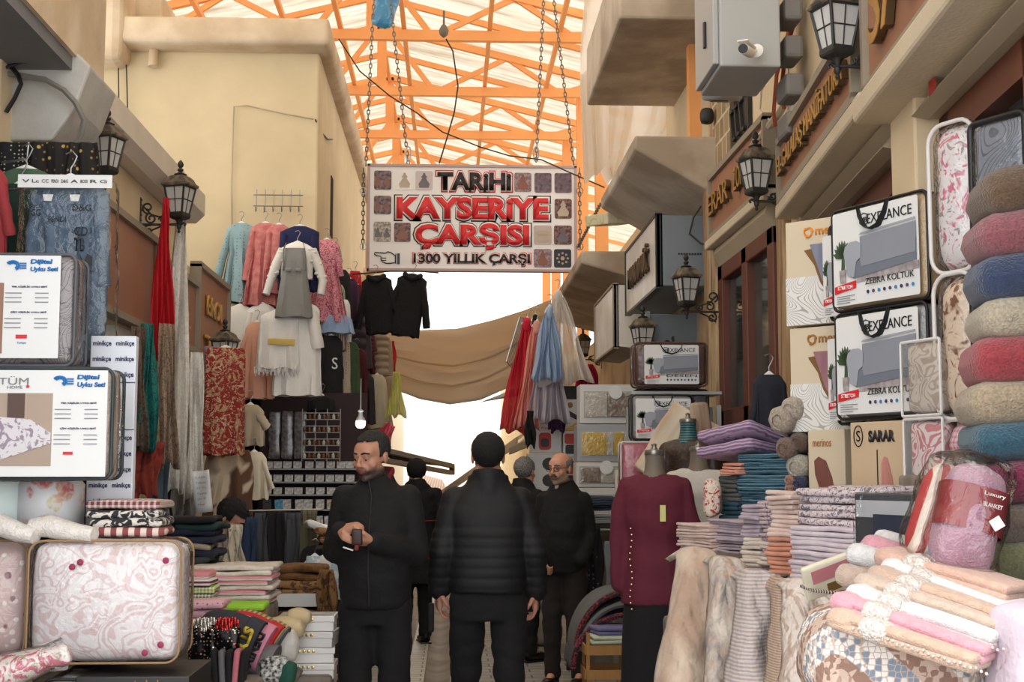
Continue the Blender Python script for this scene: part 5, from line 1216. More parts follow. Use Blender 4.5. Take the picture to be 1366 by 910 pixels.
for i, (k, a, b, lb) in enumerate(TW):
    A = P(*a, 3.34 - .04 * i); B = P(*b, 3.08 - .03 * i); A.z += .0; d = B - A; L_ = d.length; d.normalize()
    sd = Vector((0, 0, 1)).cross(d).normalized(); up = d.cross(sd)
    M_ = Matrix((d, sd, up)).transposed().to_4x4(); M_.translation = A
    t = thing('lace_towel', lb, 'towel', group='lace trimmed towels fanned at the right front'); t.matrix_world = M_
    th = .038 if k != 'white' else .044
    mb = MB()
    for l_ in range(2):
        mb.soft((L_ / 2, .0 + .004 * l_, -.0 + th * .5 * (l_ - .5) * 1.0), (L_, .14, th * .62), th * .3, (12, 4, 1), .003, i * 3 + l_, ns=7)
    mb.soft((.02, 0, 0), (.07, .145, th * 1.35), th * .66, (3, 4, 1), .003, i); mb.build('towel', tw[k], t)
    mb = MB(); mb.soft((.10, 0, .002), (.075, .148, th * 1.42), th * .6, (5, 4, 1), .004, i + 4, ns=30); mb.build('lace_band', lacem, t)
    mb = MB()
    for q in range(int(L_ / .012)):
        mb.ball((.06 + q * .0115, -.071, -th * .1 + .003 * math.sin(q * 1.9)), .0038, 6)
    if k in ('beige', 'tan', 'white'): mb.build('lace_edge', lacem, t)
for (px, py, Y, k, r_, lb) in ((1150, 742, 3.42, 'white', .035, 'white rolled towel at the left of the towel pile'), (1168, 732, 3.45, 'pink', .04, 'pink rolled towel end at the top of the towel pile'), (1184, 722, 3.5, 'white', .03, 'white satin rolled towel behind the pink roll'), (1136, 770, 3.36, 'beige', .035, 'beige rolled towel with lace at the left of the towel pile'), (1206, 733, 3.5, 'pink', .022, 'thin pink roll behind the towel pile')):
    mb = MB(); mb.soft((.06, 0, 0), (.2, r_ * 2, r_ * 1.7), r_ * .8, (5, 2, 2), .004, int(px)); t = thing('rolled_towel', lb, 'towel', P(px, py, Y), rot=(0, .3, -.45)); mb.build('towel', tw[k], t)
    mb = MB(); mb.soft((.1, 0, 0), (.05, r_ * 2.1, r_ * 1.8), r_ * .8, (3, 2, 2), .003, 3); mb.build('lace_band', lacem, t)


# ================================================================ middle right: mannequins, cartons, bags
def mannequin(label, loc, rz, torso_m, skirt_m=None, z0=.9, capm=None, s=1., neckm=None):
    t = thing('mannequin', label, 'mannequin', loc, rz); t.scale = (s,) * 3
    def ring(z, a, b, n=28): return [(a * math.copysign(abs(math.cos(2 * PI * k / n)) ** .9, math.cos(2 * PI * k / n)), b * math.sin(2 * PI * k / n), z) for k in range(n)]
    mb = MB(); mb.loft([ring(z, a, b) for z, a, b in ((z0 - .02, .19, .13), (z0 + .15, .165, .115), (z0 + .3, .145, .10), (z0 + .42, .165, .115), (z0 + .52, .175, .12), (z0 + .60, .185, .1), (z0 + .645, .165, .075), (z0 + .665, .08, .055))])
    for s_ in (-1, 1): mb.cone((s_ * .15, 0, z0 + .60), (s_ * .195, .0, z0 + .38), .052, .05); mb.cone((s_ * .195, 0, z0 + .38), (s_ * .2, -.01, z0 + .08), .05, .042)
    fuse(mb, 'top_garment', torso_m, t, .014, 5, fn=lambda co, no: co + no * (noise.noise(co * 9) * .010 + noise.noise(Vector((co.x * 26, co.y * 26, co.z * 3))) * .004))
    mb = MB(); mb.lathe([(.075, z0 + .64), (.055, z0 + .68), (.048, z0 + .73), (.05, z0 + .77)], 20); mb.build('neck', neckm or mat('grey_mannequin_skin', (120, 108, 96), .6), t)
    mb = MB(); mb.lathe([(.052, z0 + .765), (.055, z0 + .775), (.05, z0 + .79), (.02, z0 + .795), (.012, z0 + .81), (.016, z0 + .82), (.004, z0 + .828)], 20); mb.build('neck_cap', capm or mat('pewter', (150, 146, 138), .3, metal=.7), t)
    if skirt_m:
        mb = MB(); N = 40; mb.loft([[((a + .012 * u * math.cos(9 * 2 * PI * k / N)) * math.cos(2 * PI * k / N), (b + .012 * u * math.cos(9 * 2 * PI * k / N)) * math.sin(2 * PI * k / N), z) for k in range(N)] for z, a, b, u in ((z0 + .05, .165, .12, 0), (z0 - .2, .18, .135, .4), (z0 - .5, .185, .14, .8), (z0 - .82, .195, .15, 1))]); mb.build('skirt', skirt_m, t)
    else:
        mb = MB(); mb.tube([(0, 0, 0.02), (0, 0, z0)], .018, 10); mb.lathe([(.14, 0), (.14, .01), (.03, .03), (.02, .05)], 20); mb.build('stand', chrome, t)
    mb = MB(); mb.lathe([(.16, 0), (.16, .012), (.03, .025)], 20); mb.build('base_plate', chrome, t)
    return t
burg = mat('burgundy_crepe', (98, 28, 48), .85, bump=.3, bsc=40); blackc = mat('black_cloth', (20, 19, 22), .9, bump=.3, bsc=40, var=.2)
whk = mat('white_knit', (204, 200, 194), .85, bump=.4, bsc=50)
M1 = mannequin('mannequin in a burgundy tunic and long black skirt', P(873, 0, 7.1) * Vector((1, 1, 0)) if False else (P(873, 632, 7.1).x, 7.1, 0), -.25, burg, blackc, .90, s=.99)
mb = MB(); mb.box((.055, -.128, 1.36), (.03, .004, .085)); mb.build('price_tag', mat('yellow_tag', (214, 210, 130), .6), M1)
mb = MB(); 
for q in range(14): mb.ball((-.115 + .006 * math.sin(q), -.118, 1.28 - q * .032), .006, 6)
mb.build('beaded_trim', mat('bead_glitter', (200, 170, 130), .15, metal=.8), M1)
M2 = mannequin('mannequin in a white long sleeved top beside the burgundy one', (P(932, 632, 7.7).x, 7.7, 0), -.3, whk, blackc, .93, s=.99)
mb = MB(); mb.soft((.07, 0, .3), (.4, .4, .6), .03, (3, 3, 3)); tag(mb.build('stool_block', dark, loc=(1.38, 8.35, 0)), 'dark block on which the black bust stands', 'block')
M3 = mannequin('black shiny mannequin bust with a turquoise neckband behind the two dressed ones', (1.47, 8.35, .60), -.6, mat('black_sequin', (34, 26, 26), .35, 'noise', (70, 48, 40), sc=60), None, .5, s=1., neckm=mat('turquoise_band', (60, 130, 140), .5, 'stripe', (40, 40, 44), sc=20))
# rack holding the upper bags
rk = thing('metal_rack', 'metal shelf rack behind the mannequins carrying the sofa cover bags', 'shelf rack', (1.48, 9.0, 0))
mb = MB()
for x in (-.28, .28):
    for y in (-.16, .12): mb.box((x, y, 1.0), (.03, .03, 2.0))
mb.build('posts', greymet, rk, smooth=False)
for z in (.6, 1.2, 1.76, 2.09):
    mb = MB(); mb.box((0, -.02, z - .01), (.6, .32, .02)); mb.build('shelf', greymet, rk, smooth=False)
brn = mat('brown_bag_side', (92, 62, 52), .7)
e1 = bagf(847, 8.78, 944, 8.78, 457, 515, .2, 'sofa_cover_bag', 'brown sofa cover bag on the top shelf under the street lantern', brn, brn, cat='sofa cover bag', handle=pipeb, r=.03, group='sofa cover bags on the metal rack'); sofa_card(e1, .40, .28, -.02, title='DESEN')
e2 = bagf(846, 8.95, 946, 8.95, 520, 584, .1, 'sofa_cover_bag', 'grey sofa cover bag on the lower shelf, rear one', greyb, pipeb, cat='sofa cover bag', r=.03, group='sofa cover bags on the metal rack')
text('EXELANCE', .25, .03, ink, e2, (0, -.02, .24))
e3 = bagf(843, 8.74, 926, 8.74, 527, 587, .13, 'sofa_cover_bag', 'grey sofa cover bag on the lower shelf, front one with black handle', greyb, pipeb, cat='sofa cover bag', handle=pipeb, r=.03, group='sofa cover bags on the metal rack'); sofa_card(e3, .40, .28, -.02, title='DESEN')
pkc = mat('pink_satin_comforter', (176, 76, 96), .5, 'streak', (206, 130, 146), sc=9, coat=.5)
e4 = bagf(829, 8.6, 872, 8.6, 590, 664, .12, 'bedding_bag', 'clear bag of pink satin comforter left of the patterned panel', pkc, pipew, r=.02)
e5 = bagf(862, 8.72, 885, 8.72, 590, 650, .1, 'bedding_bag', 'narrow clear bag of pale pink bedding behind the burgundy mannequin', mat('pale_pink_bedding', (214, 170, 178), .8), pipew, r=.02)
mb = MB(); mb.soft((0, 0, 0), (.36, .05, .5), .025, (6, 2, 7), .01, 3); tag(mb.build('patterned_towel', mat('ivory_brown_print', (224, 212, 192), .9, 'streak', (196, 168, 142), sc=14), loc=P(905, 598, 8.45), rot=(-.15, .55, -.2)), 'ivory and brown patterned panel leaning behind the black bust', 'towel')
mb = MB(); mb.soft((0, 0, 0), (.12, .05, .5), .025, (3, 2, 7), .01, 5); tag(mb.build('patterned_towel', mat('brown_branch_print', (200, 180, 158), .9, 'streak', (128, 98, 80), sc=12), loc=P(938, 590, 8.4), rot=(-.1, -.12, -.2)), 'branch print cloth hanging right of the black bust', 'towel')
mb = MB(); mb.box2((-.4, -.3, 0), (.4, .35, 1.12)); tag(mb.build('stall_table', clothbase, bevel=.02, loc=(1.42, 11.3, 0)), 'covered stall table under the white linen cartons', 'table')
# white window cartons
framew = mat('white_grey_carton', (214, 212, 208), .6, var=.04); greyc = mat('grey_carton', (170, 172, 178), .6)
def wincarton(p0, p1, yt, yb, Y, lb, cm, cols_, seal=False):
    c_, w_, h_, rz = face(p0, Y, p1, Y, yt, yb); t = carton('linen_carton', lb, 'carton', c_, rz, w_, .3, h_, cm, group='white window cartons of linen')
    x0, x1, z0, z1 = -w_ * .42, w_ * .44, h_ * .16, h_ * .80
    drect(t, greymet, x0 - .008, z0 - .008, x1 + .008, z1 + .008, -.001, 'window_frame'); n_ = len(cols_); xx = x0
    for wd, mm in cols_:
        xe = xx + (x1 - x0) * wd; mb = MB(); mb.soft(((xx + xe) / 2, -.006, (z0 + z1) / 2), (xe - xx - .004, .014, z1 - z0 - .01), .006, (4, 1, 4), .002, int(xx * 99)); mb.build('linen', mm, t); xx = xe
    mb = MB(); mb.box2((x0, -.02, z0), (x1, -.018, z1)); mb.build('window', clear, t, smooth=False)
    if seal: mb = MB(); mb.lathe([(.055, 0), (.055, .003)], 24, Matrix.Translation((w_ * .12, -.004 - .02, h_ * .8)) @ Matrix.Rotation(PI / 2, 4, 'X')); mb.build('round_seal', card, t)
    return t
yel = mat('yellow_linen', (226, 186, 50), .8, bump=.4); crl = mat('cream_linen', (206, 196, 180), .85, bump=.4); brl = mat('taupe_linen', (150, 128, 108), .85, bump=.4)
wincarton(770, 842, 651, 702, 11.0, 'plain white linen carton, lowest beside the pink comforter bag', framew, [(1, crl)])
wincarton(769, 833, 617, 650, 11.0, 'white window carton, third from the top', framew, [(.5, brl), (.5, crl)], True)
wincarton(770, 847, 566, 616, 11.0, 'grey window carton showing bright yellow linen', greyc, [(.5, yel), (.15, crl), (.2, yel), (.15, crl)])
wincarton(774, 850, 513, 565, 11.0, 'white window carton with a round seal, topmost', framew, [(.45, crl), (.55, brl)], True)
c_, w_, h_, rz = face(822, 10.7, 832, 10.7, 627, 668); t = carton('linen_carton', 'narrow white box with a red mark standing before the cartons', 'carton', c_, rz, w_, .1, h_, card); drect(t, inkred, -w_ * .3, h_ * .55, w_ * .3, h_ * .8, -.001)
mb = MB(); mb.box2((-.06, -.02, 0), (.06, .12, 1.335)); tag(mb.build('covered_block', clothbase, bevel=.01, loc=(P(827, 632, 10.7).x, 10.7, 0)), 'narrow covered block in front of the linen cartons', 'block')
# appliance cartons
def appl(p0, p1, yt, yb, Y, lb, fn_, base=card):
    c_, w_, h_, rz = face(p0, Y, p1, Y, yt, yb); t = carton('appliance_carton', lb, 'carton', c_, rz, w_, .24, h_, base, group='small appliance cartons'); fn_(t, w_, h_); return t
redp = mat('red_print', (200, 62, 48), .5); dkp = mat('dark_print', (48, 44, 46), .5); orp = mat('orange_print', (226, 130, 44), .5); yep = mat('yellow_print', (222, 176, 60), .5)
def fryer(t, w_, h_):
    text('Air Fryer', w_ * .5, h_ * .1, redp, t, (-.12 * w_, -.003, h_ * .86)); drect(t, dkp, .22 * w_, .8 * h_, .42 * w_, .9 * h_, -.001)
    decal(t, redp, [(x - .01, z + h_ * .4) for x, z in rrect(w_ * .4, h_ * .6, .03)], -.001, 'fryer_print'); decal(t, dkp, [(x - .01, z + h_ * .35) for x, z in rrect(w_ * .26, h_ * .3, .02)], -.003, 'fryer_print')
def cooker(t, w_, h_):
    decal(t, orp, [(-w_ / 2, h_), (w_ * .2, h_), (-w_ / 2, h_ * .85)], -.001, 'corner_print'); decal(t, greymet, [(x - w_ * .15, z + h_ * .38) for x, z in rrect(w_ * .34, h_ * .3, .02)], -.001, 'pot_print')
    decal(t, dkp, [(-w_ * .35, h_ * .6), (w_ * 0, h_ * .78), (w_ * .02, h_ * .7), (-w_ * .3, h_ * .55)], -.003, 'lid_print'); decal(t, redp, [(x + w_ * .18, z + h_ * .35) for x, z in rrect(w_ * .2, h_ * .25, .02)], -.001, 'food_print')
def waffle(t, w_, h_):
    decal(t, yep, [(-w_ / 2, 0), (w_ / 2, h_ * .35), (w_ / 2, 0)], -.001, 'corner_print'); decal(t, dkp, [(-w_ * .3, h_ * .5), (w_ * .45, h_ * .3), (w_ * .45, h_ * .45), (-w_ * .2, h_ * .65)], -.003, 'iron_print'); decal(t, inkgold, [(x - w_ * .1, z + h_ * .82) for x, z in rrect(w_ * .3, h_ * .18, .02)], -.001, 'seal_print')
def food(t, w_, h_):
    decal(t, redp, [(x, z + h_ * .7) for x, z in rrect(w_ * .8, h_ * .4, .02)], -.001, 'food_print'); decal(t, dkp, [(x, z + h_ * .3) for x, z in rrect(w_ * .7, h_ * .35, .02)], -.002, 'grill_print')
def lens(t, w_, h_):
    for k in (.28, .72): decal(t, dkp, [(.1 * w_ + math.cos(a * PI / 6) * w_ * .2, h_ * k + math.sin(a * PI / 6) * w_ * .18) for a in range(12)], -.001, 'burner_print')
mb = MB(); mb.box2((-.29, -.2, 1.35), (.2, .3, 1.396)); [mb.box2((x, y, 0), (x + .03, y + .03, 1.36)) for x in (-.26, .16) for y in (-.18, .22)]; tag(mb.build('stall_table', dark, bevel=.004, loc=(.97, 12.05, 0)), 'dark legged table under the small appliance cartons', 'table')
appl(704, 752, 605, 655, 11.9, 'white carton with two dark round burners, lowest of its column', lens)
appl(754, 774, 611, 655, 11.92, 'small red and white carton behind the old man, lowest', food)
appl(708, 749, 566, 604, 11.9, 'white carton with a red air fryer picture', fryer)
appl(751, 773, 575, 610, 11.92, 'carton with red food pictures beside the air fryer one', food)
appl(716, 748, 534, 565.5, 11.9, 'white carton with a pressure cooker picture and orange corner', cooker)
appl(752, 774, 533, 574.5, 11.92, 'white carton with a dark sandwich maker picture, beside the pressure cooker one', waffle)
appl(748, 776, 515, 532.5, 12.0, 'dark carton topmost above the appliance cartons', lambda t, w_, h_: None, mat('black_carton', (30, 30, 34), .6))
# table with folded jeans and hanging trousers
jt = thing('clothes_table', 'table of folded jeans behind the old man with garments hung from its edge', 'table', (1.19, 10.66, 0))
mb = MB(); mb.box((0, 0, 1.14), (.5, .5, .04)); mb.build('top', dark, jt, smooth=False)
for x in (-.25, .25):
    for y in (-.22, .22): mb = MB(); mb.box((x, y, .56), (.04, .04, 1.12)); mb.build('leg', dark, jt, smooth=False)
mb = MB(); mb.tube([(-.25, -.27, 1.12), (.25, -.27, 1.12)], .012, 8); mb.build('rail', chrome, jt)
den = mat('dark_denim', (52, 60, 74), .9, bump=.4); gden = mat('grey_denim', (130, 134, 140), .9, bump=.4)
stack('folded_jeans', 'folded jeans on the clothes table', 'folded jeans', (1.12, 10.64, 1.162), .1, .38, .32, .035, [gden, gden, mat('pale_fabric', (200, 196, 190), .9), den, den, den], ['grey', 'grey', 'pale', 'dark', 'dark', 'dark'], 2, 'folded jeans', 3, .008, .02, .2)
plaid = mat('grey_tartan', (90, 92, 96), .9, 'plaid', (190, 190, 188), sc=16); bfl = mat('black_flower_cloth', (28, 26, 32), .9, 'dots', (150, 120, 130), sc=30)
for i, (px, w_, L_, mm, lb) in enumerate(((768, .15, .52, plaid, 'grey tartan trousers hanging from the clothes table edge'), (790, .14, .52, bfl, 'black flowered trousers hanging from the clothes table edge'), (824, .18, .42, gden, 'grey trousers with a white tag hanging from the clothes table'))):
    t = drape('hanging_trousers', lb, 'trousers', P(px, 702 if i < 2 else 722, 10.3), 0, w_, w_ * 1.1, L_, mm, 2, .015, seed=i, th=.02)
    if i == 2: mb = MB(); mb.box((0, -.03, -.12), (.045, .004, .085)); mb.build('price_tag', card, t)
# grey rolled cloths and crate
gcl = mat('grey_wool', (104, 106, 110), .95, bump=.6, bsc=60); rfl = mat('red_flower_border', (44, 40, 46), .9, 'blotch', (170, 50, 66), sc=40)
def arcs(label, px0, py0, px1, py1, Y, th, mm, seed, trim=None):
    t = thing('draped_shawl', label, 'shawl', P(px1, py0, Y)); o = t.location; mb = MB(); n_ = 14; rings = []
    for i in range(n_ + 1):
        a = PI / 2 * i / n_; p = P(px1 + (px0 - px1) * math.sin(a), py1 + (py0 - py1) * math.cos(a), Y) - o
        rings.append(p)
    def f(u, v):
        i = min(int(u * n_), n_ - 1); k = u * n_ - i; p = rings[i].lerp(rings[i + 1], k); q = p.copy(); q.y += .45 * v; q.z += .01 * math.sin(v * 11 + u * 5 + seed); return q
    mb.grid(f, 28, 12); mb.build('cloth', mm, t, solid=th)
    if trim:
        mb = MB(); mb.tube([r_ + Vector((0, -.012, 0)) for r_ in rings], .018, 6); mb.build('border', trim, t)
    return t
arcs('grey wool shawl with red flowered border draped over the crate, outer', 768, 790, 838, 870, 8.25, .03, gcl, 1, rfl)
arcs('grey wool shawl draped over the crate, inner', 776, 806, 838, 868, 8.22, .03, gcl, 2, gcl)
arcs('grey wool shawl with dark border draped over the crate, lowest', 764, 820, 838, 892, 8.2, .03, mat('dark_grey_wool', (84, 86, 90), .95, bump=.5), 3, rfl)
cr = thing('wooden_crate', 'slatted wooden crate at the feet of the burgundy mannequin', 'crate', (P(808, 632, 8.05).x, 8.15, 0))
wd = mat('crate_wood', (190, 142, 82), .8, 'wood', (156, 110, 60), sc=5)
for x in (-.115, .115):
    for y in (-.13, .13): mb = MB(); mb.box((x, y, .31), (.02, .02, .62)); mb.build('corner_post', wd, cr, smooth=False)
for z in (.1, .24, .38, .52):
    for y in (-.145, .145): mb = MB(); mb.box((0, y, z), (.25, .008, .055)); mb.build('slat', wd, cr, smooth=False)
    for x in (-.13, .13): mb = MB(); mb.box((x, 0, z), (.008, .27, .055)); mb.build('slat', wd, cr, smooth=False)
for i, (c_, lb) in enumerate((((120, 84, 56), 'brown'), ((206, 216, 190), 'pale green'), ((120, 116, 160), 'violet edged'))):
    folded('folded_scarf', lb + ' folded scarf in the wooden crate', 'folded scarf', (cr.location.x + .01 * i, 8.15, .50 + i * .05), .1 * i, .22, .24, .05, mat('scarf_%d' % i, c_, .9, bump=.6), 2, seed=i)
# tulle dresses
def tulle(name, c, o=.6): return sheer_mat(name, c, o, .55)
TD = [('red tulle dress at the left of the tulle cluster', tulle('red_tulle', (236, 70, 96), .85), 703, 428, 578, .06, .26, 11.6, .12), ('black ribbon dress behind the red tulle one', blackc, 714, 424, 520, .04, .1, 11.8, .1), ('peach tulle dress between the red and blue ones', tulle('peach_tulle', (250, 200, 186), .85), 716, 432, 572, .05, .22, 11.5, .1),
      ('grey white tulle dress below the blue one', tulle('grey_tulle', (224, 220, 228), .85), 733, 450, 562, .1, .36, 11.45, 0.02), ('violet tulle dress low behind the grey one', tulle('violet_tulle', (120, 80, 140), .8), 742, 500, 576, .08, .16, 11.6, 0), ('light blue tulle dress in front of the others', tulle('blue_tulle', (206, 224, 242), .88), 733, 412, 508, .05, .30, 11.3, .02), ('white tulle dress hanging from the canopy, widest', tulle('white_tulle', (244, 240, 234), .62), 745, 392, 512, .05, .46, 11.4, -.08)]
for i, (lb, mm, px, y0, y1, w0, w1, Y, tl_) in enumerate(TD):
    a = P(px, y0, Y); L_ = a.z - P(px, y1, Y).z
    t = drape('tulle_dress', lb, 'dress', a, 0, w0, w1, L_, mm, 5, .05, 'tulle dresses under the canopy', i, tl_, .003, .25)
    mb = MB(); mb.soft((0, 0, -.03), (w0 * 1.2, .06, .12), .03, (3, 3, 3), .01, i); mb.build('bodice', mm, t); hook(t, .02, w_=w0 * .6)
t = drape('tulle_dress', 'raspberry tulle dress hanging in the dark under the far lantern', 'dress', P(783, 486, 12.2), 0, .12, .26, .26, tulle('raspberry_tulle', (196, 50, 86), .9), 6, .04, None, 9)
t = drape('dark_garment', 'black garment hanging below the tulle dresses beside the cartons', 'garment', P(707, 548, 11.2), 0, .06, .09, .30, blackc, 3, .03, None, 4)
wb = thing('wire_grid', 'wire display grid hanging left of the red tulle dress', 'wire grid', P(690, 460, 12.0)); mb = MB(); a = [(-.1, 0, -.15), (.02, 0, .25), (.08, .1, .25), (.0, .1, -.25)]
mb.tube(a, .006, 5, close=True)
for i in range(9): mb.tube([(-.1 + .012 * i * 1.1, .01 * i, -.15 - .01 * i), (.02 + .007 * i, .01 * i, .25)], .003, 4)
mb.build('grid', chrome, wb)
# dark jacket hanging at the brown door, scarves below
garment('dark_jacket', 'dark navy jacket hanging in front of the brown door', 'jacket', P(1026, 500, 6.6), 0, .34, .17, .18, mat('navy_cloth', (34, 36, 48), .9, bump=.3), sl=(.24, 10, .03, .025), dep=.05)
garment('white_garment', 'white garment folded over the rail between the old man and mannequin', 'garment', P(728, 770, 12.5), 0, .5, .14, .26, MC['cream_linen'], dep=.06)
# ================================================================ left hand stalls
def lt(name, label, x0, x1, y0, y1, z, m_=None, legs=False):
    zb = .60 if name == 'covered_block' and y0 > 5.9 and y0 < 7.2 else 0
    mb = MB(); mb.box2((-(x1 - x0) / 2, -(y1 - y0) / 2, zb), ((x1 - x0) / 2, (y1 - y0) / 2, z))
    return tag(mb.build(name, m_ or clothbase, bevel=.02, loc=((x0 + x1) / 2, (y0 + y1) / 2, 0)), label, 'table')
lt('stall_table', 'covered table under the bedding bags at the near left', -1.85, -.86, 4.4, 5.3, .70)
# near bags
dam = mat('pink_damask_quilt', (222, 216, 218), .8, 'damask', (208, 186, 188), (168, 56, 92), sc=11, bump=.4, coat=.5, var=.05)
dots = mat('pink_daisy_bedding', (206, 178, 176), .8, 'dots', (236, 226, 220), (130, 74, 84), sc=24, coat=.4)
pgold = mat('gold_piping', (150, 118, 82), .5); pgrey = mat('grey_piping', (84, 86, 92), .5); pdark = mat('dark_green_piping', (44, 56, 58), .5)
bagf(33, 4.5, 238, 4.5, 722, 886, .22, 'bedding_bag', 'large clear bag of pink damask quilt at the bottom left', dam, pgold, r=.045, pr=.004, seed=21, bulge=.02)
bagf(-140, 4.62, 31, 4.62, 722, 880, .2, 'bedding_bag', 'clear bag of pink daisy bedding cut by the left edge', dots, pgold, r=.05, pr=.004, seed=22)
t = kids_bag = [o for o in COL.objects if o.get('label', '').startswith('large clear bag of pink damask')][0]
for x, z in ((-.10, .31), (-.075, .325), (.19, .06), (.14, .035), (-.16, .02), (-.14, .022), (.2, .33)):
    mb = MB(); mb.lathe([(.011, 0), (.009, .002)], 10, Matrix.Translation((x, -.016, z)) @ Matrix.Rotation(PI / 2, 4, 'X')); mb.build('rose_print', mat('rose_ink', (150, 50, 84), .8), t)
mb = MB(); mb.box2((-.36, 0, 0), (.33, .4, .205)); t = carton('quilt_carton', 'black box with gold isabel lettering under the pink damask bag', 'carton', (P(160, 632, 4.44).x + .0, 4.44, .70), 0, .36, .4, .205, mat('black_card_box', (26, 24, 24), .4))
t.location.x = P(184, 632, 4.44).x
drect(t, mat('photo_dark_print', (44, 38, 36), .4, 'noise', (72, 62, 58), sc=12), -.14, .02, .09, .185, -.001); drect(t, greymet, .095, .02, .15, .185, -.001, 'silver_panel'); text('isabel', .075, .026, inkgold, t, (.045, -.003, .182)); drect(t, card, -.13, .10, -.085, .165, -.003, 'white_patch')
t = bag('bedding_bag', 'grey striped bag left of the black isabel box', (P(96, 632, 4.45).x, 4.45, .70), 0, .13, .3, .195, mat('grey_fine_stripe', (150, 148, 146), .8, 'stripe', (196, 196, 196), sc=40, dist=4), blackp, r=.02, seed=23)
mb = MB(); mb.tube([(-.12, 0, 0), (-.04, -.01, .02), (.1, -.02, .03)], [(.07, .05), (.075, .055), (.05, .035)], 14); mb.soft((.13, -.02, .03), (.08, .07, .06), .02, (3, 3, 3), .015, 4)
t = thing('rolled_bedding', 'plastic wrapped pink flowered roll at the bottom left corner', 'rolled bedding', P(22, 902, 4.2), rot=(0, -.25, .1)); mb.build('roll', mat('pink_flower_roll', (222, 210, 208), .8, 'blotch', (190, 100, 120), (160, 176, 140), sc=22, coat=.5), t)
mb = MB(); mb.tube([(-.13, 0, 0), (-.04, -.01, .02), (.1, -.02, .03), (.15, -.02, .03)], [(.076, .056), (.081, .061), (.056, .041), (.07, .05)], 14); mb.build('plastic_cover', clear, t)
mb = MB(); mb.soft((0, 0, 0), (.3, .3, .16), .04, (3, 3, 2)); tag(mb.build('covered_block', dark, loc=(-1.42, 4.3, .80)), 'dark block under the pink flowered roll', 'block')
# on top of the damask bag
ZT = P(60, 720, 4.6).z
whsw = mat('white_towelling', (232, 226, 220), .95, 'noise', (222, 214, 206), sc=40, bump=.8, bsc=120)
for (a, b, r_, lb) in (((-20, 700), (48, 716), .042, 'white rolled towel with embroidery at the left edge on the daisy bag'), ((42, 704), (126, 714), .042, 'white rolled towel lying on the pink damask bag')):
    A, B = P(*a, 4.56), P(*b, 4.52); t = thing('rolled_towel', lb, 'towel', A); mb = MB(); d = B - A
    mb.tube([Vector((0, 0, -.0)), d * .3 + Vector((0, 0, .012)), d * .7, d], [(r_ * .7, r_ * .7), (r_, r_ * .9), (r_ * .9, r_ * .75), (r_ * .8, r_ * .6)], 14); mb.build('towel', whsw, t)
sk = mat('skyblue_white', (206, 220, 216), .8)
mb = MB(); mb.lathe([(.10, 0), (.112, .01), (.112, .15), (.10, .165)], 24); t = thing('wrapped_tub', 'tall round tub wrapped in pink and beige flower print', 'tub', (P(66, 632, 4.75).x, 4.78, P(66, 706, 4.7).z)); mb.build('tub', mat('flower_medallion_print', (206, 206, 208), .8, 'floral', (190, 96, 96), (196, 180, 140), sc=15, coat=.4), t)
mb = MB(); mb.lathe([(.10, 0), (.11, .01), (.11, .15), (.10, .165)], 20); tag(mb.build('wrapped_tub', sk, loc=(P(-8, 632, 4.75).x, 4.78, P(0, 706, 4.7).z)), 'pale blue green tub at the left edge, beside the flower print tub', 'tub')
g1 = mat('burgundy_geometric', (112, 50, 62), .9, 'plaid', (206, 190, 180), sc=16); g2 = mat('black_leaf_print', (40, 38, 44), .9, 'blotch', (206, 200, 190), sc=22, dist=2); g3 = mat('burgundy_dash_print', (130, 70, 68), .9, 'stripex', (216, 196, 186), sc=8)
c_, w_, h_, rz = face(108, 4.6, 212, 4.6, 668, 716)
stack('folded_throw', 'folded throw on the pink damask bag', 'folded throw', c_ + Vector((0, .14, 0)), .04, w_, .26, h_ / 4, [g3, g2, g2, g1], ['burgundy dash print', 'black leaf print', 'black leaf print, second', 'burgundy geometric'], 1, 'printed folded throws', 31, .006)
# sleep set bags
slp = mat('grey_swirl_bedding', (140, 132, 134), .85, 'contour', (96, 90, 96), sc=36, dist=5); slp2 = mat('beige_stuffed', (196, 180, 170), .85, 'noise', (176, 160, 150), sc=12, coat=.3)
def sleepset(px0, px1, yt, yb, Y, label, cm, pm, foto):
    t = bagf(px0, Y, px1, Y, yt, yb, .16, 'bedding_bag', label, cm, pm, r=.03, pr=.006, seed=33, handle=None, band=cm)
    _, w_, h_, _ = face(px0, Y, px1, Y, yt, yb); f = lambda px: (px - (px0 + px1) / 2) / (px1 - px0) * w_; g = lambda py: (yb - py) / (yb - yt) * h_
    return t, f, g, w_, h_
inkb2 = mat('ink_navy', (40, 48, 90), .5)
def logo(t, f, g, x0, y0, k=1.):
    mb = MB(); 
    for i, rr_ in enumerate((.022, .015)): mb.tube([(rr_ * math.cos(a * .45 - 1), 0, rr_ * .7 * math.sin(a * .45 - 1)) for a in range(9)], .004, 5)
    for i in range(3): mb.box((.034, 0, -.008 + i * .008), (.022, .003, .005))
    mb.build('logo', inkblue, t, loc=(f(x0), -.022, g(y0)))
    text('Dijital', .072, .02, inkblue, t, (f(x0 + 38), -.022, g(y0 - 5)), bold=.045, lean=.15); text('Uyku Seti', .092, .02, inkblue, t, (f(x0 + 42), -.022, g(y0 + 5)), bold=.045, lean=.1)
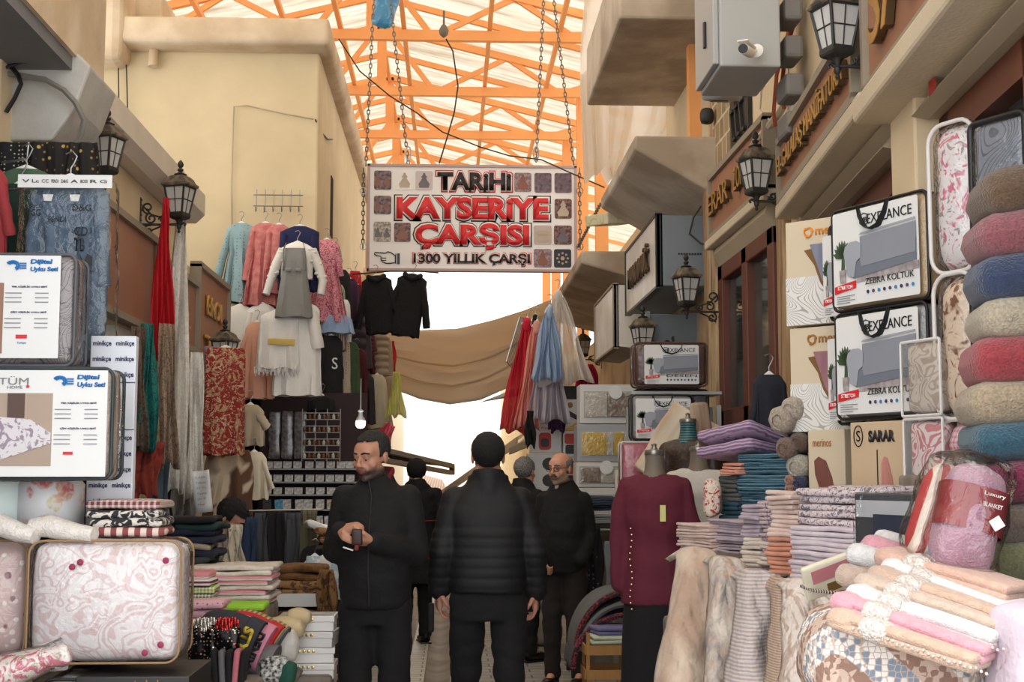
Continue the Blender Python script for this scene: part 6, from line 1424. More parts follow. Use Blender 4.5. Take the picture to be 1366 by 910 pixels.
def lists(t, f, g, cx_, cy_):
    for k, ttl in ((0, 'TEK KİŞİLİK UYKU SETİ'), (34, 'ÇİFT KİŞİLİK UYKU SETİ')):
        text(ttl, f(cx_ + 24) - f(cx_ - 24), .008, inkb2, t, (f(cx_), -.022, g(cy_ + k)), bold=.03)
        for i in range(3): drect(t, inkgrey, f(cx_ - 32), g(cy_ + k + 9 + i * 6), f(cx_ - 10), g(cy_ + k + 8 + i * 6), -.021, 'small_print'); drect(t, inkgrey, f(cx_ + 8), g(cy_ + k + 9 + i * 6), f(cx_ + 26), g(cy_ + k + 8 + i * 6), -.021, 'small_print')
t, f, g, w_, h_ = sleepset(-120, 97, 338, 487, 4.62, 'upper grey piped bedding bag with a white sleep set card', slp, pgrey, 0)
drect(t, card, f(-100), g(478), f(79), g(341), -.018, 'insert_card'); logo(t, f, g, 15, 355); lists(t, f, g, 38, 383)
drect(t, mat('bedroom_print_brown', (150, 110, 92), .6), f(-100), g(472), f(4), g(378), -.021, 'photo_print'); drect(t, inkred, f(22), g(452), f(37), g(447), -.021, 'red_print'); text('Turkiye', .03, .008, inkblue, t, (f(30), -.022, g(458)))
t, f, g, w_, h_ = sleepset(-90, 147, 491, 639, 4.56, 'lower green piped bedding bag with a bedroom picture card', slp2, pdark, 1)
drect(t, card, f(-85), g(636), f(142), g(494), -.018, 'insert_card'); logo(t, f, g, 78, 509); lists(t, f, g, 104, 538)
text('ARTÜM', f(36) - f(-30), .028, inkgrey, t, (f(3), -.022, g(508))); text('HOME', f(28) - f(8), .010, inkgrey, t, (f(18), -.022, g(517))); decal(t, inkred, [(f(35) + .006 * math.cos(a), g(516) + .006 * math.sin(a)) for a in range(6)], -.021, 'red_petal')
ph = drect(t, mat('room_wall_print', (170, 150, 134), .6), f(-85), g(622), f(69), g(525), -.020, 'photo_print'); drect(t, mat('room_dark_print', (88, 66, 58), .6), f(9), g(558), f(32), g(525), -.022, 'photo_print')
decal(t, mat('printed_duvet', (214, 208, 212), .6, 'blotch', (150, 136, 150), sc=26), [(f(-85), g(566)), (f(-10), g(556)), (f(40), g(560)), (f(68), g(578)), (f(68), g(592)), (f(20), g(608)), (f(-20), g(620)), (f(-85), g(622))], -.023, 'duvet_print'); drect(t, inkred, f(85), g(607), f(98), g(603), -.021, 'red_print')
# minikce carton wall
mk = mat('pale_blue_white_carton', (218, 222, 230), .5)
c_, w_, h_, rz = face(113, 4.9, 175, 4.9, 448, 712); lt('covered_block', 'covered block under the tall minikçe carton', c_.x - .1, c_.x + .08, 4.88, 5.1, c_.z - .002, dark); t = carton('baby_goods_carton', 'tall white carton printed over and over with the word minikçe', 'carton', c_, rz, w_, .04, h_, mk)
for r_ in range(11):
    if r_ in (5, 6, 7) : continue
    for k in range(2): text('minikçe', w_ * .40, .022, inkb2, t, (-w_ * .24 + k * w_ * .50, -.002, h_ * (.16 + r_ * .08)), bold=.02)
for z in (.52, .76): drect(t, inkb2, -w_ / 2, h_ * z, w_ / 2, h_ * z + .003, -.001, 'line_print')
# denim set in printed plastic
dn = mat('blue_denim', (92, 110, 130), .9, 'noise', (76, 94, 114), sc=20, bump=.3)
t = garment('denim_jacket_set', 'blue denim jacket and trousers in a printed clear bag on a white hanger', 'clothes set', P(94, 238, 5.15), 0, .62, .30, .30, dn, sl=(.34, 4, .045, .04, .0), dep=.05, rip=.006, seed=2)
mb = MB(); mb.tube([(.07, -.03, -.2), (.08, -.03, -.5), (.085, -.03, -.7)], [(.05, .03), (.045, .03), (.04, .03)], 12); mb.tube([(-.05, -.03, -.2), (-.05, -.03, -.7)], [(.05, .03), (.04, .03)], 12); mb.build('trousers', dn, t)
mb = MB(); mb.soft((0, 0, -.36), (.37, .14, .72), .05, (8, 3, 12), .014, 7, ns=12); mb.build('plastic_cover', clear, t)
drect(t, card, -.17, -.055, .18, -.005, -.085, 'printed_band')
for i, s_ in enumerate(('V', 'Lc', 'CC', 'FENDI', 'D&G', 'A', 'BOSS', 'R', 'G')): text(s_, .026, .012, ink, t, (-.14 + i * .036, -.089, -.03))
for s_, x, z, w2, h2 in (('D&G', .07, -.13, .07, .024), ('GUCCI', -.10, -.125, .05, .014), ('FENDI', -.02, -.175, .065, .02), ('GG', -.10, -.15, .035, .026), ('CD', .07, -.22, .05, .034), ('TB', .065, -.27, .04, .05), ('BURBERRY', .09, -.37, .07, .01)): text(s_, w2, h2, ink, t, (x, -.086, z), bold=.01)
mb = MB(); mb.prism([(-.02, -.3), (0, -.33), (.01, -.30), (.03, -.31), (.03, -.345), (.02, -.35), (.0, -.345), (-.02, -.35), (-.01, -.335)], .002); mb.build('rider_print', ink, t, loc=(.085, -.087, -.005))
for x in (-.065, .035): mb = MB(); mb.prism([(x - .02, -.075), (x + .02, -.075), (x + .014, -.1), (x - .014, -.1)], .003); mb.build('label_patch', card, t, loc=(0, -.06, 0))
# hanging clothes at the far left top
bk1 = mat('black_dotted_cloth', (26, 25, 28), .9, 'dots', (200, 190, 170), sc=60); bk2 = mat('black_gold_flower_cloth', (28, 24, 22), .9, 'dots', (150, 116, 60), (196, 160, 90), sc=40)
drape('hanging_cloth', 'black cloth with white dots hanging under the concrete beam', 'cloth', P(30, 190, 5.6), 0, .5, .5, .5, bk1, 4, .02, seed=1)
drape('hanging_cloth', 'black cloth with gold flowers beside the white dotted one', 'cloth', P(88, 190, 5.55), 0, .26, .28, .55, bk2, 4, .02, seed=2)
garment('hanging_shirt', 'dark red patterned garment at the top left edge', 'garment', P(-26, 218, 5.1), .3, .62, .2, .22, mat('dull_red_cloth', (150, 50, 54), .9, bump=.4), dep=.05, seed=4, sl=(.2, 12, .04, .04))
garment('hanging_shirt', 'green garment in clear plastic behind the denim set', 'garment', P(35, 226, 5.4), .1, .7, .3, .32, mat('dull_green_cloth', (70, 96, 70), .9, bump=.3), dep=.05, seed=5, sl=(.3, 8, .045, .04))
garment('hanging_shirt', 'dark green long garment at the left edge', 'garment', P(28, 246, 5.35), .1, .7, .2, .24, mat('dark_green_cloth', (30, 54, 46), .9, bump=.3), dep=.04, seed=6)
wire('hanging_rail', [P(-20, 255, 5.2), P(70, 250, 5.2)], .006, chrome, 'thin metal rail holding the clothes at the top left', 'rail')
wire('hanging_rail', [P(2, 217, 5.5), P(36, 212, 5.5), P(38, 190, 5.5)], .005, chrome, 'thin bent metal rail just under the concrete beam', 'rail')

# --- scarves and lace along the left wall
lacet = mat('teal_lace_dress', (30, 118, 112), .8, 'blotch', (18, 84, 82), sc=30, bump=.8, bsc=90); laceb = mat('beige_lace_dress', (168, 144, 122), .85, 'blotch', (132, 110, 92), sc=34, bump=1., bsc=90)
redsc = mat('bright_red_scarf', (196, 22, 38), .7, bump=.3); whlace = mat('white_lace', (238, 235, 228), .85, 'noise', (222, 216, 206), sc=40, bump=.8, bsc=90); redl = mat('red_lace_dress', (146, 38, 34), .85, 'blotch', (176, 140, 104), (206, 180, 150), sc=8, dist=4, bump=1.)
brick = mat('brick_red_cloth', (140, 52, 40), .9, 'blotch', (110, 36, 30), sc=9)
def dr(px, y0, y1, Y, w0, w1, *a, **k):
    p = P(px, y0, Y); L_ = p.z - P(px, y1, Y).z
    return drape(a[0], a[1], a[2], p, k.pop('rz', .5), w0, w1, L_, a[3], *a[4:], **k)
dr(197, 432, 600, 7.35, .08, .16, 'lace_dress', 'teal lace dress hanging left of the beige lace one', 'dress', lacet, 3, .03, seed=1)
dr(184, 436, 600, 7.3, .06, .12, 'lace_dress', 'brown shadowed lace dress left of the teal one', 'dress', mat('brown_lace', (112, 92, 78), .9, 'blotch', (80, 64, 54), sc=30), 3, .03, seed=7)
dr(196, 590, 664, 7.45, .2, .12, 'silk_scarf', 'brick red cloth hanging under the teal lace dress', 'scarf', brick, 2, .03, seed=2)
dr(222, 432, 622, 7.75, .07, .17, 'lace_dress', 'beige lace dress hanging between the teal dress and white lace', 'dress', laceb, 4, .03, seed=3)
dr(221, 264, 478, 8.1, .03, .15, 'red_scarf', 'long bright red scarf hanging beside the left street lantern', 'scarf', redsc, 5, .025, seed=4)
dr(243, 276, 656, 8.3, .06, .17, 'lace_curtain', 'long white lace scarf hanging right of the red scarf', 'scarf', whlace, 3, .03, seed=5, top=.6)
dr(262, 470, 668, 8.6, .07, .12, 'lace_curtain', 'second white lace length lower right of the long white scarf', 'scarf', whlace, 3, .03, seed=6, top=.6)
dr(279, 462, 600, 9.2, .08, .1, 'lilac_scarf', 'dull lilac scarf at the left of the red lace dress', 'scarf', mat('dull_lilac', (150, 126, 144), .9), 2, .02, seed=8)
t = garment('lace_dress', 'red lace dress with beige lining under the low street lantern', 'dress', P(301, 464, 8.9), .15, .70, .26, .27, redl, dep=.05, rip=.012, nf=6, seed=3, neck=.11, cut=.02)
t = dr(306, 600, 694, 9.1, .28, .34, 'printed_cloth', 'brown cloth with cream patches hanging below the red lace dress', 'cloth', mat('hide_print', (104, 72, 52), .9, 'blotch', (214, 196, 170), sc=3.5, dist=1), 2, .04, seed=9, rz=.1)
dr(213, 600, 700, 8.0, .1, .12, 'grey_trousers', 'dark grey trousers hanging deep behind the brick red cloth', 'trousers', mat('slate_cloth', (80, 96, 108), .9), 2, .03, seed=10)
dr(246, 612, 690, 8.9, .14, .14, 'grey_trousers', 'pale grey garment hanging behind the white lace', 'garment', mat('pale_grey_cloth', (150, 150, 150), .9), 2, .03, seed=11)
mb = MB(); mb.grid(lambda u, v: ((u - .5) * .11, .02 * math.sin(u * 4 + v * 2), -.25 * v), 6, 6); t = thing('handwritten_note', 'white sheet with handwriting hanging crooked below the white lace', 'paper', P(267, 628, 8.2), rot=(0, -.12, 0)); mb.build('sheet', card, t, solid=.002)
for i in range(6): text('~' * 5 if False else ['5 Adet', 'Tülbent', '30 TL', 'Yazma', '20 TL', 'Havlu'][i], .06, .012, inkgrey, t, (0, -.016, -.04 - i * .032))
garment('t_shirt', 'beige t-shirt hanging right of the red lace dress', 't-shirt', P(334, 540, 10.0), .2, .3, .2, .22, mat('beige_jersey', (168, 152, 130), .9), sl=(.1, 35, .05, .05), dep=.05, seed=8)
garment('child_sweater', 'cream child top hanging right of the brown patched cloth', 'top', P(339, 603, 9.9), .2, .34, .18, .22, mat('cream_jersey', (206, 194, 172), .9), sl=(.2, 20, .04, .035), dep=.05, seed=9)
# --- hanging grid and dresses under the yellow wall
mb = MB()
for z in (0, .10): mb.tube([(-.22, 0, z), (.22, 0, z)], .005, 5)
for i in range(6): mb.tube([(-.19 + i * .076, 0, -.04), (-.19 + i * .076, 0, .15)], .004, 5); mb.tube([(-.19 + i * .076, 0, -.04), (-.19 + i * .076, -.05, -.06), (-.19 + i * .076, -.07, -.02)], .004, 5)
tag(mb.build('wire_hook_rack', chrome, loc=P(371, 275, 11.9)), 'wire hook rack fixed on the yellow wall above the dresses', 'rack')
GY = 11.5
def gm(px, y0, y1, Y, sw, hw, name, label, cat, mm, **k):
    p = P(px, y0, Y); L_ = p.z - P(px, y1, Y).z; s_ = Y / 1800
    return garment(name, label, cat, p, k.pop('rz', 0), L_, sw * s_, hw * s_, mm, **k)
def M_(n, c, c2=None, pat=None, sc=20, **k): return mat(n, c, .9, pat, c2, sc=sc, bump=.3, **k)
bluef = M_('pale_blue_flower_cloth', (146, 174, 180), (96, 130, 140), 'dots', 34); pinkf = M_('coral_pink_cloth', (190, 106, 104), (206, 134, 128), 'noise', 20)
navy = M_('navy_satin', (26, 30, 74)); gingh = M_('grey_check_cloth', (118, 118, 116), (156, 156, 152), 'plaid', 60); whb = M_('white_blouse', (232, 228, 222)); pflo = M_('pink_flower_cloth', (222, 150, 160), (150, 60, 90), 'blotch', 40)
ds = []
gm(322, 298, 404, 11.6, 40, 52, 'child_dress', 'pale blue flowered child dress, leftmost below the wire hooks', 'dress', bluef, sl=(.42, 14, .045, .06), nf=8, rip=.03, waist=(.35, .8), dep=.06, seed=1)
gm(354, 298, 408, 11.5, 42, 56, 'child_dress', 'coral pink child dress right of the pale blue one', 'dress', pinkf, sl=(.42, 8, .05, .06), nf=8, rip=.03, waist=(.35, .85), dep=.06, seed=2)
gm(372, 300, 392, 11.4, 34, 44, 'child_dress', 'coral pink child dress partly behind the navy one', 'dress', pinkf, sl=(.3, 5, .05, .05), nf=8, rip=.03, dep=.05, seed=3)
gm(400, 302, 388, 11.35, 52, 58, 'child_jacket', 'navy satin child jacket with pointed collar behind the grey pinafore', 'jacket', navy, sl=(.36, 8, .06, .055), dep=.06, seed=4)
t = gm(397, 324, 372, 11.2, 44, 42, 'child_blouse', 'white child blouse with ruffled sleeves worn under the grey pinafore', 'blouse', whb, dep=.055, seed=5)
for s_ in (-1, 1):
    mb = MB(); pts = [Vector((s_ * .12, 0, -.06)), Vector((s_ * .17, -.01, -.18)), Vector((s_ * .215 + .0, -.02, -.32)), Vector((s_ * .20 - (s_ < 0) * .05, -.03, -.44))]
    mb.tube(pts, [(.045, .04), (.05, .04), (.045, .035), (.04, .03)], 12)
    for q in range(26): pp = pts[0].lerp(pts[2], (q % 9) / 8); mb.soft((pp.x + s_ * .02 * math.sin(q * 2.), pp.y - .03 * math.cos(q), pp.z + .01 * math.sin(q * 5)), (.05, .03, .02), .008, (2, 1, 1), .01, q)
    mb.build('ruffled_sleeve', whb, t)
t = gm(394, 332, 424, 11.12, 34, 50, 'child_pinafore', 'grey checked child pinafore with two straps and bow buttons', 'pinafore', gingh, dep=.05, seed=6, nf=5, rip=.015, hang=False, cut=.22, neck=.085)
t.location.y -= .03
for x in (-.04, .04): mb = MB(); mb.soft((x, -.065, -.19), (.05, .02, .03), .01, (2, 1, 1), .004); mb.build('bow', gingh, t)
for s_ in (-1, 1): mb = MB(); mb.tube([(s_ * .09, -.04, -.19), (s_ * .088, -.045, -.02), (s_ * .07, -.02, .04)], [(.013, .004)] * 3, 6); mb.build('strap', gingh, t)
gm(436, 320, 430, 11.9, 36, 56, 'child_dress', 'pink flowered child dress at the corner of the yellow wall', 'dress', pflo, nf=8, rip=.03, waist=(.4, .85), dep=.07, seed=7, sl=(.25, 10, .05, .05))
whs = M_('white_cotton', (230, 228, 224)); wemb = M_('white_embroidered', (232, 228, 218), (214, 190, 110), 'floral', 9, c3=(222, 200, 130)); pch = M_('peach_cotton', (216, 160, 136))
gm(320, 408, 486, 11.5, 46, 56, 'embroidered_blouse', 'white blouse with small embroidered motif below the pale blue dress', 'blouse', whs, sl=(.3, 16, .05, .06), dep=.06, seed=8, rip=.02)
gm(350, 406, 470, 11.45, 40, 44, 'embroidered_blouse', 'white blouse with orange bow below the coral dress', 'blouse', whs, sl=(.26, 12, .05, .06), dep=.05, seed=9, rip=.02)
gm(343, 430, 532, 11.35, 30, 46, 'child_dress', 'peach child dress behind the white fringed poncho', 'dress', pch, sl=(.3, 18, .04, .05), dep=.06, seed=10, rip=.03)
t = gm(373, 414, 492, 11.15, 52, 58, 'fringed_poncho', 'white poncho with gold embroidery and fringed hem', 'poncho', whs, dep=.06, seed=11, rip=.02)
mb = MB(); 
for q in range(44): mb.soft((-.19 + q * .0086, -.05 + .02 * math.sin(q), -.50 - .02 * math.sin(q * 1.7)), (.008, .01, .06), .004, (1, 1, 1))
mb.build('fringe', whs, t); mb = MB(); mb.soft((.03, -.075, -.27), (.22, .01, .05), .005, (4, 1, 2), .006); mb.build('gold_embroidery', mat('gold_thread', (206, 176, 90), .6), t)
gm(398, 402, 528, 11.2, 56, 66, 'long_white_tunic', 'long plain white tunic hanging right of the fringed poncho', 'tunic', whs, sl=(.3, 10, .08, .09), dep=.06, seed=12, rip=.02)
gbk = M_('soft_black', (26, 25, 28)); 
RT = [('dark grey coat low behind the bulb', M_('graphite_wool', (52, 50, 56)), 484, 498, 566, 13.2, 30, 36, 'coat'), ('maroon coat between the green coat and grey quilted jacket', M_('maroon_wool', (84, 26, 36)), 476, 466, 545, 13.0, 28, 34, 'coat'), ('black coat deep behind the cream coat', gbk, 498, 470, 575, 14.6, 34, 40, 'coat'), ('black trousers hanging left of the bulb', gbk, 462, 540, 640, 12.6, 26, 30, 'trousers'), ('cream skirt beside the yellow tulle dress', M_('cream_pleats', (200, 186, 164)), 509, 535, 574, 13.9, 22, 34, 'skirt'), ('black hooded top with a white chest print', gbk, 442, 448, 545, 11.9, 30, 34, 'top'), ('cream flowered dress in the dark row', M_('cream_flower_cloth', (206, 190, 172), (160, 110, 100), 'dots', 40), 456, 452, 540, 12.4, 22, 26, 'dress'), ('green coat in the middle of the dark row', M_('moss_green', (74, 96, 62)), 466, 456, 562, 12.8, 26, 34, 'coat'),
      ('black coat over the pink flowered dress side', gbk, 454, 360, 450, 12.3, 26, 40, 'coat'), ('striped black and white top beside the pink flowered dress', M_('bw_stripe', (30, 30, 32), (220, 220, 216), 'stripe', 24), 447, 332, 400, 12.4, 18, 20, 'top'), ('pale green skirt below the striped top', M_('pale_green', (160, 180, 150)), 449, 380, 424, 12.2, 22, 26, 'skirt'), ('white top under the striped top', whs, 456, 400, 432, 12.1, 22, 24, 'top'), ('light blue denim skirt low at the wall corner', M_('light_denim', (146, 168, 200)), 449, 418, 445, 11.9, 40, 50, 'skirt'),
      ('dark red coat behind the black coat', M_('dark_red_wool', (96, 22, 34)), 476, 380, 470, 13.4, 24, 34, 'coat'), ('bright red jacket high in the receding row', M_('bright_red_wool', (206, 30, 40)), 474, 362, 410, 13.8, 16, 22, 'jacket'), ('plum coat in the receding row', M_('plum_wool', (64, 34, 62)), 466, 372, 430, 13.0, 24, 32, 'coat'),
      ('burgundy sweater left of the tan quilted jacket', M_('burgundy_knit', (90, 24, 44)), 496, 446, 500, 14.0, 24, 26, 'sweater'), ('pink garment below the burgundy sweater', M_('rose_cloth', (206, 120, 130)), 491, 486, 520, 14.2, 18, 22, 'garment'), ('grey brown skirt behind the beige coats', M_('grey_brown_wool', (104, 92, 86)), 494, 505, 560, 14.1, 26, 30, 'skirt'),
      ('cream coat with wide hem above the front man', M_('cream_wool', (206, 192, 166)), 503, 500, 572, 13.8, 24, 40, 'coat'), ('beige coat at the right of the cream coat', M_('beige_wool', (186, 168, 144)), 515, 498, 548, 14.4, 18, 22, 'coat'), ('brown pleated skirt high beside the black hooded top', M_('brown_stripes', (130, 90, 70), (196, 176, 160), 'stripex', 14), 446, 440, 468, 12.0, 28, 32, 'skirt'), ('dark skirt over the card display', gbk, 430, 528, 548, 11.8, 36, 38, 'skirt'), ('patterned cream top over the card display', M_('cream_knit', (190, 180, 160), (120, 110, 100), 'noise', 20), 433, 522, 562, 11.95, 50, 54, 'top')]
for i, (lb, mm, px, y0, y1, Y, sw, hw, ct) in enumerate(RT):
    t = gm(px, y0, y1, Y, sw, hw, 'hanging_' + (ct if ct != 'top' else 'sweater'), lb, ct, mm, dep=.07, seed=20 + i, rip=.015, rz=.2 + .05 * (i % 4), **({'sl': (.3, 6, .05, .04)} if ct in ('coat', 'jacket', 'top', 'sweater') else {}))
    if 'chest print' in lb: text('S', .05, .1, card, t, (.02, -.085, -.25))
def puffer(px, y0, y1, Y, sw, label, c):
    p = P(px, y0, Y); L_ = p.z - P(px, y1, Y).z; s_ = sw * Y / 1800; t = thing('quilted_jacket', label, 'jacket', p, rot=(0, 0, .25), group='quilted jackets in the hanging row'); mm = mat('puffer_%d_%d_%d' % c, c, .5, bump=.3)
    mb = MB(); N = 28; rings = []
    for i in range(41):
        u = i / 40; z = -L_ * u; puff = .014 * abs(math.sin(u * PI * 6)); hw = (.06 + (s_ / 2 - .06) * min(1, u / .1) ** .8) + puff; rings.append([(hw * math.cos(2 * PI * k / N), (.07 + puff) * math.sin(2 * PI * k / N), z) for k in range(N)])
    mb.loft(rings); mb.build('body', mm, t)
    for q in (-1, 1):
        mb = MB(); mb.tube([(q * (s_ / 2 - .02 + .03 * j / 14), 0, -.06 - .85 * L_ * j / 14) for j in range(15)], [.045 + .008 * abs(math.sin(j * PI / 2.4)) for j in range(15)], 12); mb.build('sleeve', mm, t)
    hook(t, 0, w_=s_ / 2 - .04); return t
puffer(474, 408, 496, 13.2, 32, 'dark grey quilted jacket left of the burgundy sweater', (64, 54, 62)); puffer(508, 446, 502, 14.0, 22, 'tan quilted jacket at the right of the clothes row', (170, 148, 126)); puffer(488, 440, 470, 13.7, 18, 'dark red quilted jacket between two others', (96, 26, 32))
for px, y0, y1, lb, a in ((502, 368, 445, 'black fur jacket left of two hanging under the street sign', -.08), (551, 366, 449, 'black fur jacket right of two hanging under the street sign', .12)):
    t = gm(px, y0, y1, 12.6, 40, 38, 'fur_jacket', lb, 'jacket', mat('black_fur', (20, 19, 22), .95, bump=1.2, bsc=90, var=.4), dep=.08, seed=int(px), rip=.006, sl=(.42, (18, 16), .062, .055, .1), tilt=a, group='black fur jackets under the sign')
    mb = MB(); mb.tube([(-.075, -.02, -.01), (-.05, -.07, -.03), (0, -.09, -.06), (.05, -.07, -.03), (.075, -.02, -.01)], .024, 10); mb.build('collar', MC['black_fur'], t)
wire('hanging_rail', [P(470, 366, 12.7), P(520, 362, 12.7), P(560, 362, 12.6), P(585, 364, 12.6)], .008, iron, 'dark rail from which the black fur jackets hang', 'rail')
dr(529, 496, 556, 13.6, .04, .2, 'tulle_dress', 'yellow tulle dress hanging at the right of the left clothes row', 'dress', tulle('yellow_tulle', (255, 255, 190), .8), 6, .05, rz=0, seed=3)
dr(521, 566, 612, 12.5, .1, .2, 'tulle_dress', 'pink tulle skirt behind the head of the front man', 'dress', tulle('rose_tulle', (250, 150, 176), .85), 6, .05, rz=0, seed=4, tilt=.5)
dr(524, 455, 500, 14.6, .04, .08, 'red_ribbon', 'small red cloth at the right of the tan quilted jacket', 'cloth', redsc, 2, .02, rz=0, seed=5)
# --- shop display under the wall
SY2 = 11.6
sh = thing('shop_display', 'dark shop display shelves crowded with small packets in the left stall', 'shelves', (P(408, 632, SY2).x, SY2 + .1, 0))
mb = MB(); mb.box2((-.42, .1, .8), (.5, .14, 2.25)); mb.build('back_panel', mat('dark_plum_panel', (52, 34, 38), .8), sh, smooth=False)
shy = [625, 643, 660, 680, 702, 722]
for yy in shy: mb = MB(); z = P(408, yy, SY2).z; mb.box2((-.42, -.06, z - .012), (.5, .1, z)); mb.build('shelf', greymet, sh, smooth=False)
rr = random.Random(11); pk = {}
pals = [('white', (222, 220, 216)), ('white', (210, 208, 206)), ('grey', (150, 150, 150)), ('red', (196, 30, 40)), ('blue', (90, 170, 206)), ('yellow', (214, 176, 60)), ('dark', (50, 46, 50)), ('cream', (200, 186, 160)), ('teal', (60, 110, 120))]
posn = ['first', 'second', 'third', 'fourth', 'fifth', 'sixth', 'seventh', 'eighth', 'ninth', 'tenth']
for r_, yy in enumerate(shy):
    for k in range(9):
        nm, c_ = pals[rr.randrange(2) if r_ < 3 else rr.randrange(9)]; key = (nm, r_ < 3)
        p = P(356 + k * 14 + rr.uniform(-2, 2), yy, SY2); w2 = rr.uniform(.055, .075); h2 = .06 if r_ < 3 else .085
        if key not in pk:
            mb = MB(); mb.box2((-.035, 0, 0), (.035, .012, h2)); me = mb.mesh('packet'); me.materials.append(mat('packet_' + nm, c_, .5, 'noise', tuple(int(v * .7) for v in c_), sc=40)); pk[key] = me
        o = bpy.data.objects.new('jewellery_card' if r_ < 3 else 'small_packet', pk[key]); COL.objects.link(o); o.location = p + Vector((0, .02, .001)); o.rotation_euler = (-.15, rr.uniform(-.12, .12) if r_ >= 3 else 0, 0)
        tag(o, '%s %s, %s from the left on the %s shelf of the dark shop display' % (nm, 'necklace card' if r_ < 3 else 'packet', posn[k], posn[r_]), 'packet', 'small packets on the shop display')
mb = MB()
for z in range(8): mb.tube([(-.16, 0, z * .055), (.16, 0, z * .055)], .004, 4)
for x in (-.16, -.05, .05, .16): mb.tube([(x, 0, -.02), (x, 0, .42)], .004, 4)
wr = thing('wire_rack', 'white wire rack of small bottles above the necklace cards', 'rack', P(428, 612, 11.5)); mb.build('grid', greymet, wr)
for z in (0, 2, 4, 6):
    for k in range(8):
        mb = MB(); mb.lathe([(.012, 0), (.014, .005), (.014, .03), (.006, .036), (.006, .045)], 8); o = mb.build('small_bottle', mat('amber_bottle', (120, 84, 50), .2) if (k + z) % 3 else frost, loc=P(406 + k * 6.4, 612, 11.47) + Vector((0, 0, z * .055 + .004)))
        tag(o, 'small bottle, %s from the left in the %s row of the white wire rack' % (posn[k], posn[3 - z // 2]), 'bottle', 'small bottles in the wire rack')
for k in range(3):
    mb = MB(); mb.soft((0, 0, .2), (.1, .05, .4), .01, (2, 1, 5), .01, k); tag(mb.build('plastic_packet_strip', mat('clear_grey_packets', (120, 116, 118), .3, 'noise', (70, 60, 64), sc=30, coat=.6), loc=P(366 + k * 17, 612, 11.6)), 'hanging strip of clear packets, %s from the left beside the wire rack' % posn[k], 'packet', 'strips of clear packets')
mb = MB(); mb.box((0, 0, 0), (.17, .02, .3)); tag(mb.build('wooden_board', mat('light_wood', (196, 156, 100), .6, 'wood', (170, 128, 78), sc=3), bevel=.004, loc=P(464, 590, 12.2)), 'light wooden board behind the glowing bulb', 'board')
# bulb
bl = thing('light_bulb', 'glowing white light bulb hanging above the head of the front man', 'light bulb', P(481, 563, 10.0)); bl.scale = (.8,) * 3
bm = bpy.data.materials.new('glowing_glass'); bm.use_nodes = True; bb_ = bm.node_tree.nodes['Principled BSDF']; bb_.inputs['Emission Color'].default_value = (.9, .96, 1, 1); bb_.inputs['Emission Strength'].default_value = 9
mb = MB(); mb.lathe([(.004, -.06), (.03, -.052), (.044, -.03), (.046, 0), (.042, .012)], 16); mb.build('globe', bm, bl)
mb = MB(); mb.lathe([(.044, .01), (.04, .03), (.022, .055), (.018, .09), (.03, .10), (.006, .12), (.004, .4)], 16); mb.build('socket', greymet, bl)
ld = bpy.data.lights.new('bulb_light', 'POINT'); ld.energy = 5; ld.shadow_soft_size = .05; ld.color = (.93, .97, 1); lo = bpy.data.objects.new('bulb_light', ld); COL.objects.link(lo); lo.location = P(481, 568, 9.9); lo.location.z -= .1

# --- mid left goods tables
lt('stall_table', 'covered table under the children clothes and caps on the left', -1.55, -.86, 6.0, 7.3, .60)
lt('stall_table', 'covered table carrying the brown bags farther down on the left', -1.3, -.66, 7.45, 8.2, .70, dark)
lt('stall_table', 'low dark counter below the hanging trousers on the left', -1.2, -.55, 8.3, 9.2, .60, dark)
def lstk(px0, px1, yt, yb, Y, mats, descs, base, group, d=.3, seed=0, layers=1, amp=.006, rz=0., jit=.01, nm='folded_clothes', ct='folded clothes'):
    c_, w_, h_, _ = face(px0, Y, px1, Y, yt, yb); return stack(nm, base, ct, c_ + Vector((0, d / 2, 0)), rz, w_, d, h_ / len(mats), mats, descs, layers, group, seed, amp, jit)
pw = M_('white_pink_print', (226, 216, 212), (214, 140, 150), 'stripe', 7); pw2 = M_('ivory_fleece', (224, 216, 204), (206, 196, 184), 'noise', 30); pd = M_('pink_dotted_cloth', (226, 182, 192), (190, 90, 120), 'dots', 44)
lstk(248, 362, 756, 808, 6.5, [pw, pw2, pw, pw2, pw, pw, pw2, pw2], ['pink striped', 'ivory', 'pink striped', 'ivory', 'pink striped', 'pink striped', 'ivory', 'ivory'], 'child pyjamas folded on the left table', 'folded child pyjamas', seed=41, d=.34, amp=.008)
lt('covered_block', 'covered block under the stack of child pyjamas', -1.40, -.86, 6.5, 6.9, P(300, 809, 6.5).z, clothbase)
dg = M_('dark_green_velvet', (18, 48, 48)); nv = M_('dark_navy_velvet', (26, 32, 52)); gtan = M_('taupe_fur', (150, 138, 122)); gch = M_('charcoal_fleece', (54, 58, 64))
lstk(226, 288, 690, 752, 6.7, [gch, nv, gtan, nv, nv, dg, gbk], ['charcoal', 'navy', 'taupe', 'navy', 'navy', 'dark green', 'black'], 'folded garment in the dark pile beside the damask bag', 'dark folded garments', seed=42, d=.3, amp=.016, jit=.03)
lt('covered_block', 'dark block under the pile of dark folded garments', -1.42, -1.14, 6.72, 7.0, P(250, 753, 6.7).z, dark)
lstk(238, 282, 764, 802, 6.3, [M_('olive_white_check', (86, 100, 50), (220, 220, 210), 'plaid', 20), M_('lime_check', (150, 176, 60), (230, 230, 210), 'plaid', 20), M_('plum_white_stripe', (104, 40, 76), (226, 220, 214), 'stripe', 16), pw], ['olive check', 'lime check', 'plum stripe', 'pink striped'], 'small folded top left of the pyjama stack', 'small folded tops', seed=43, d=.2)
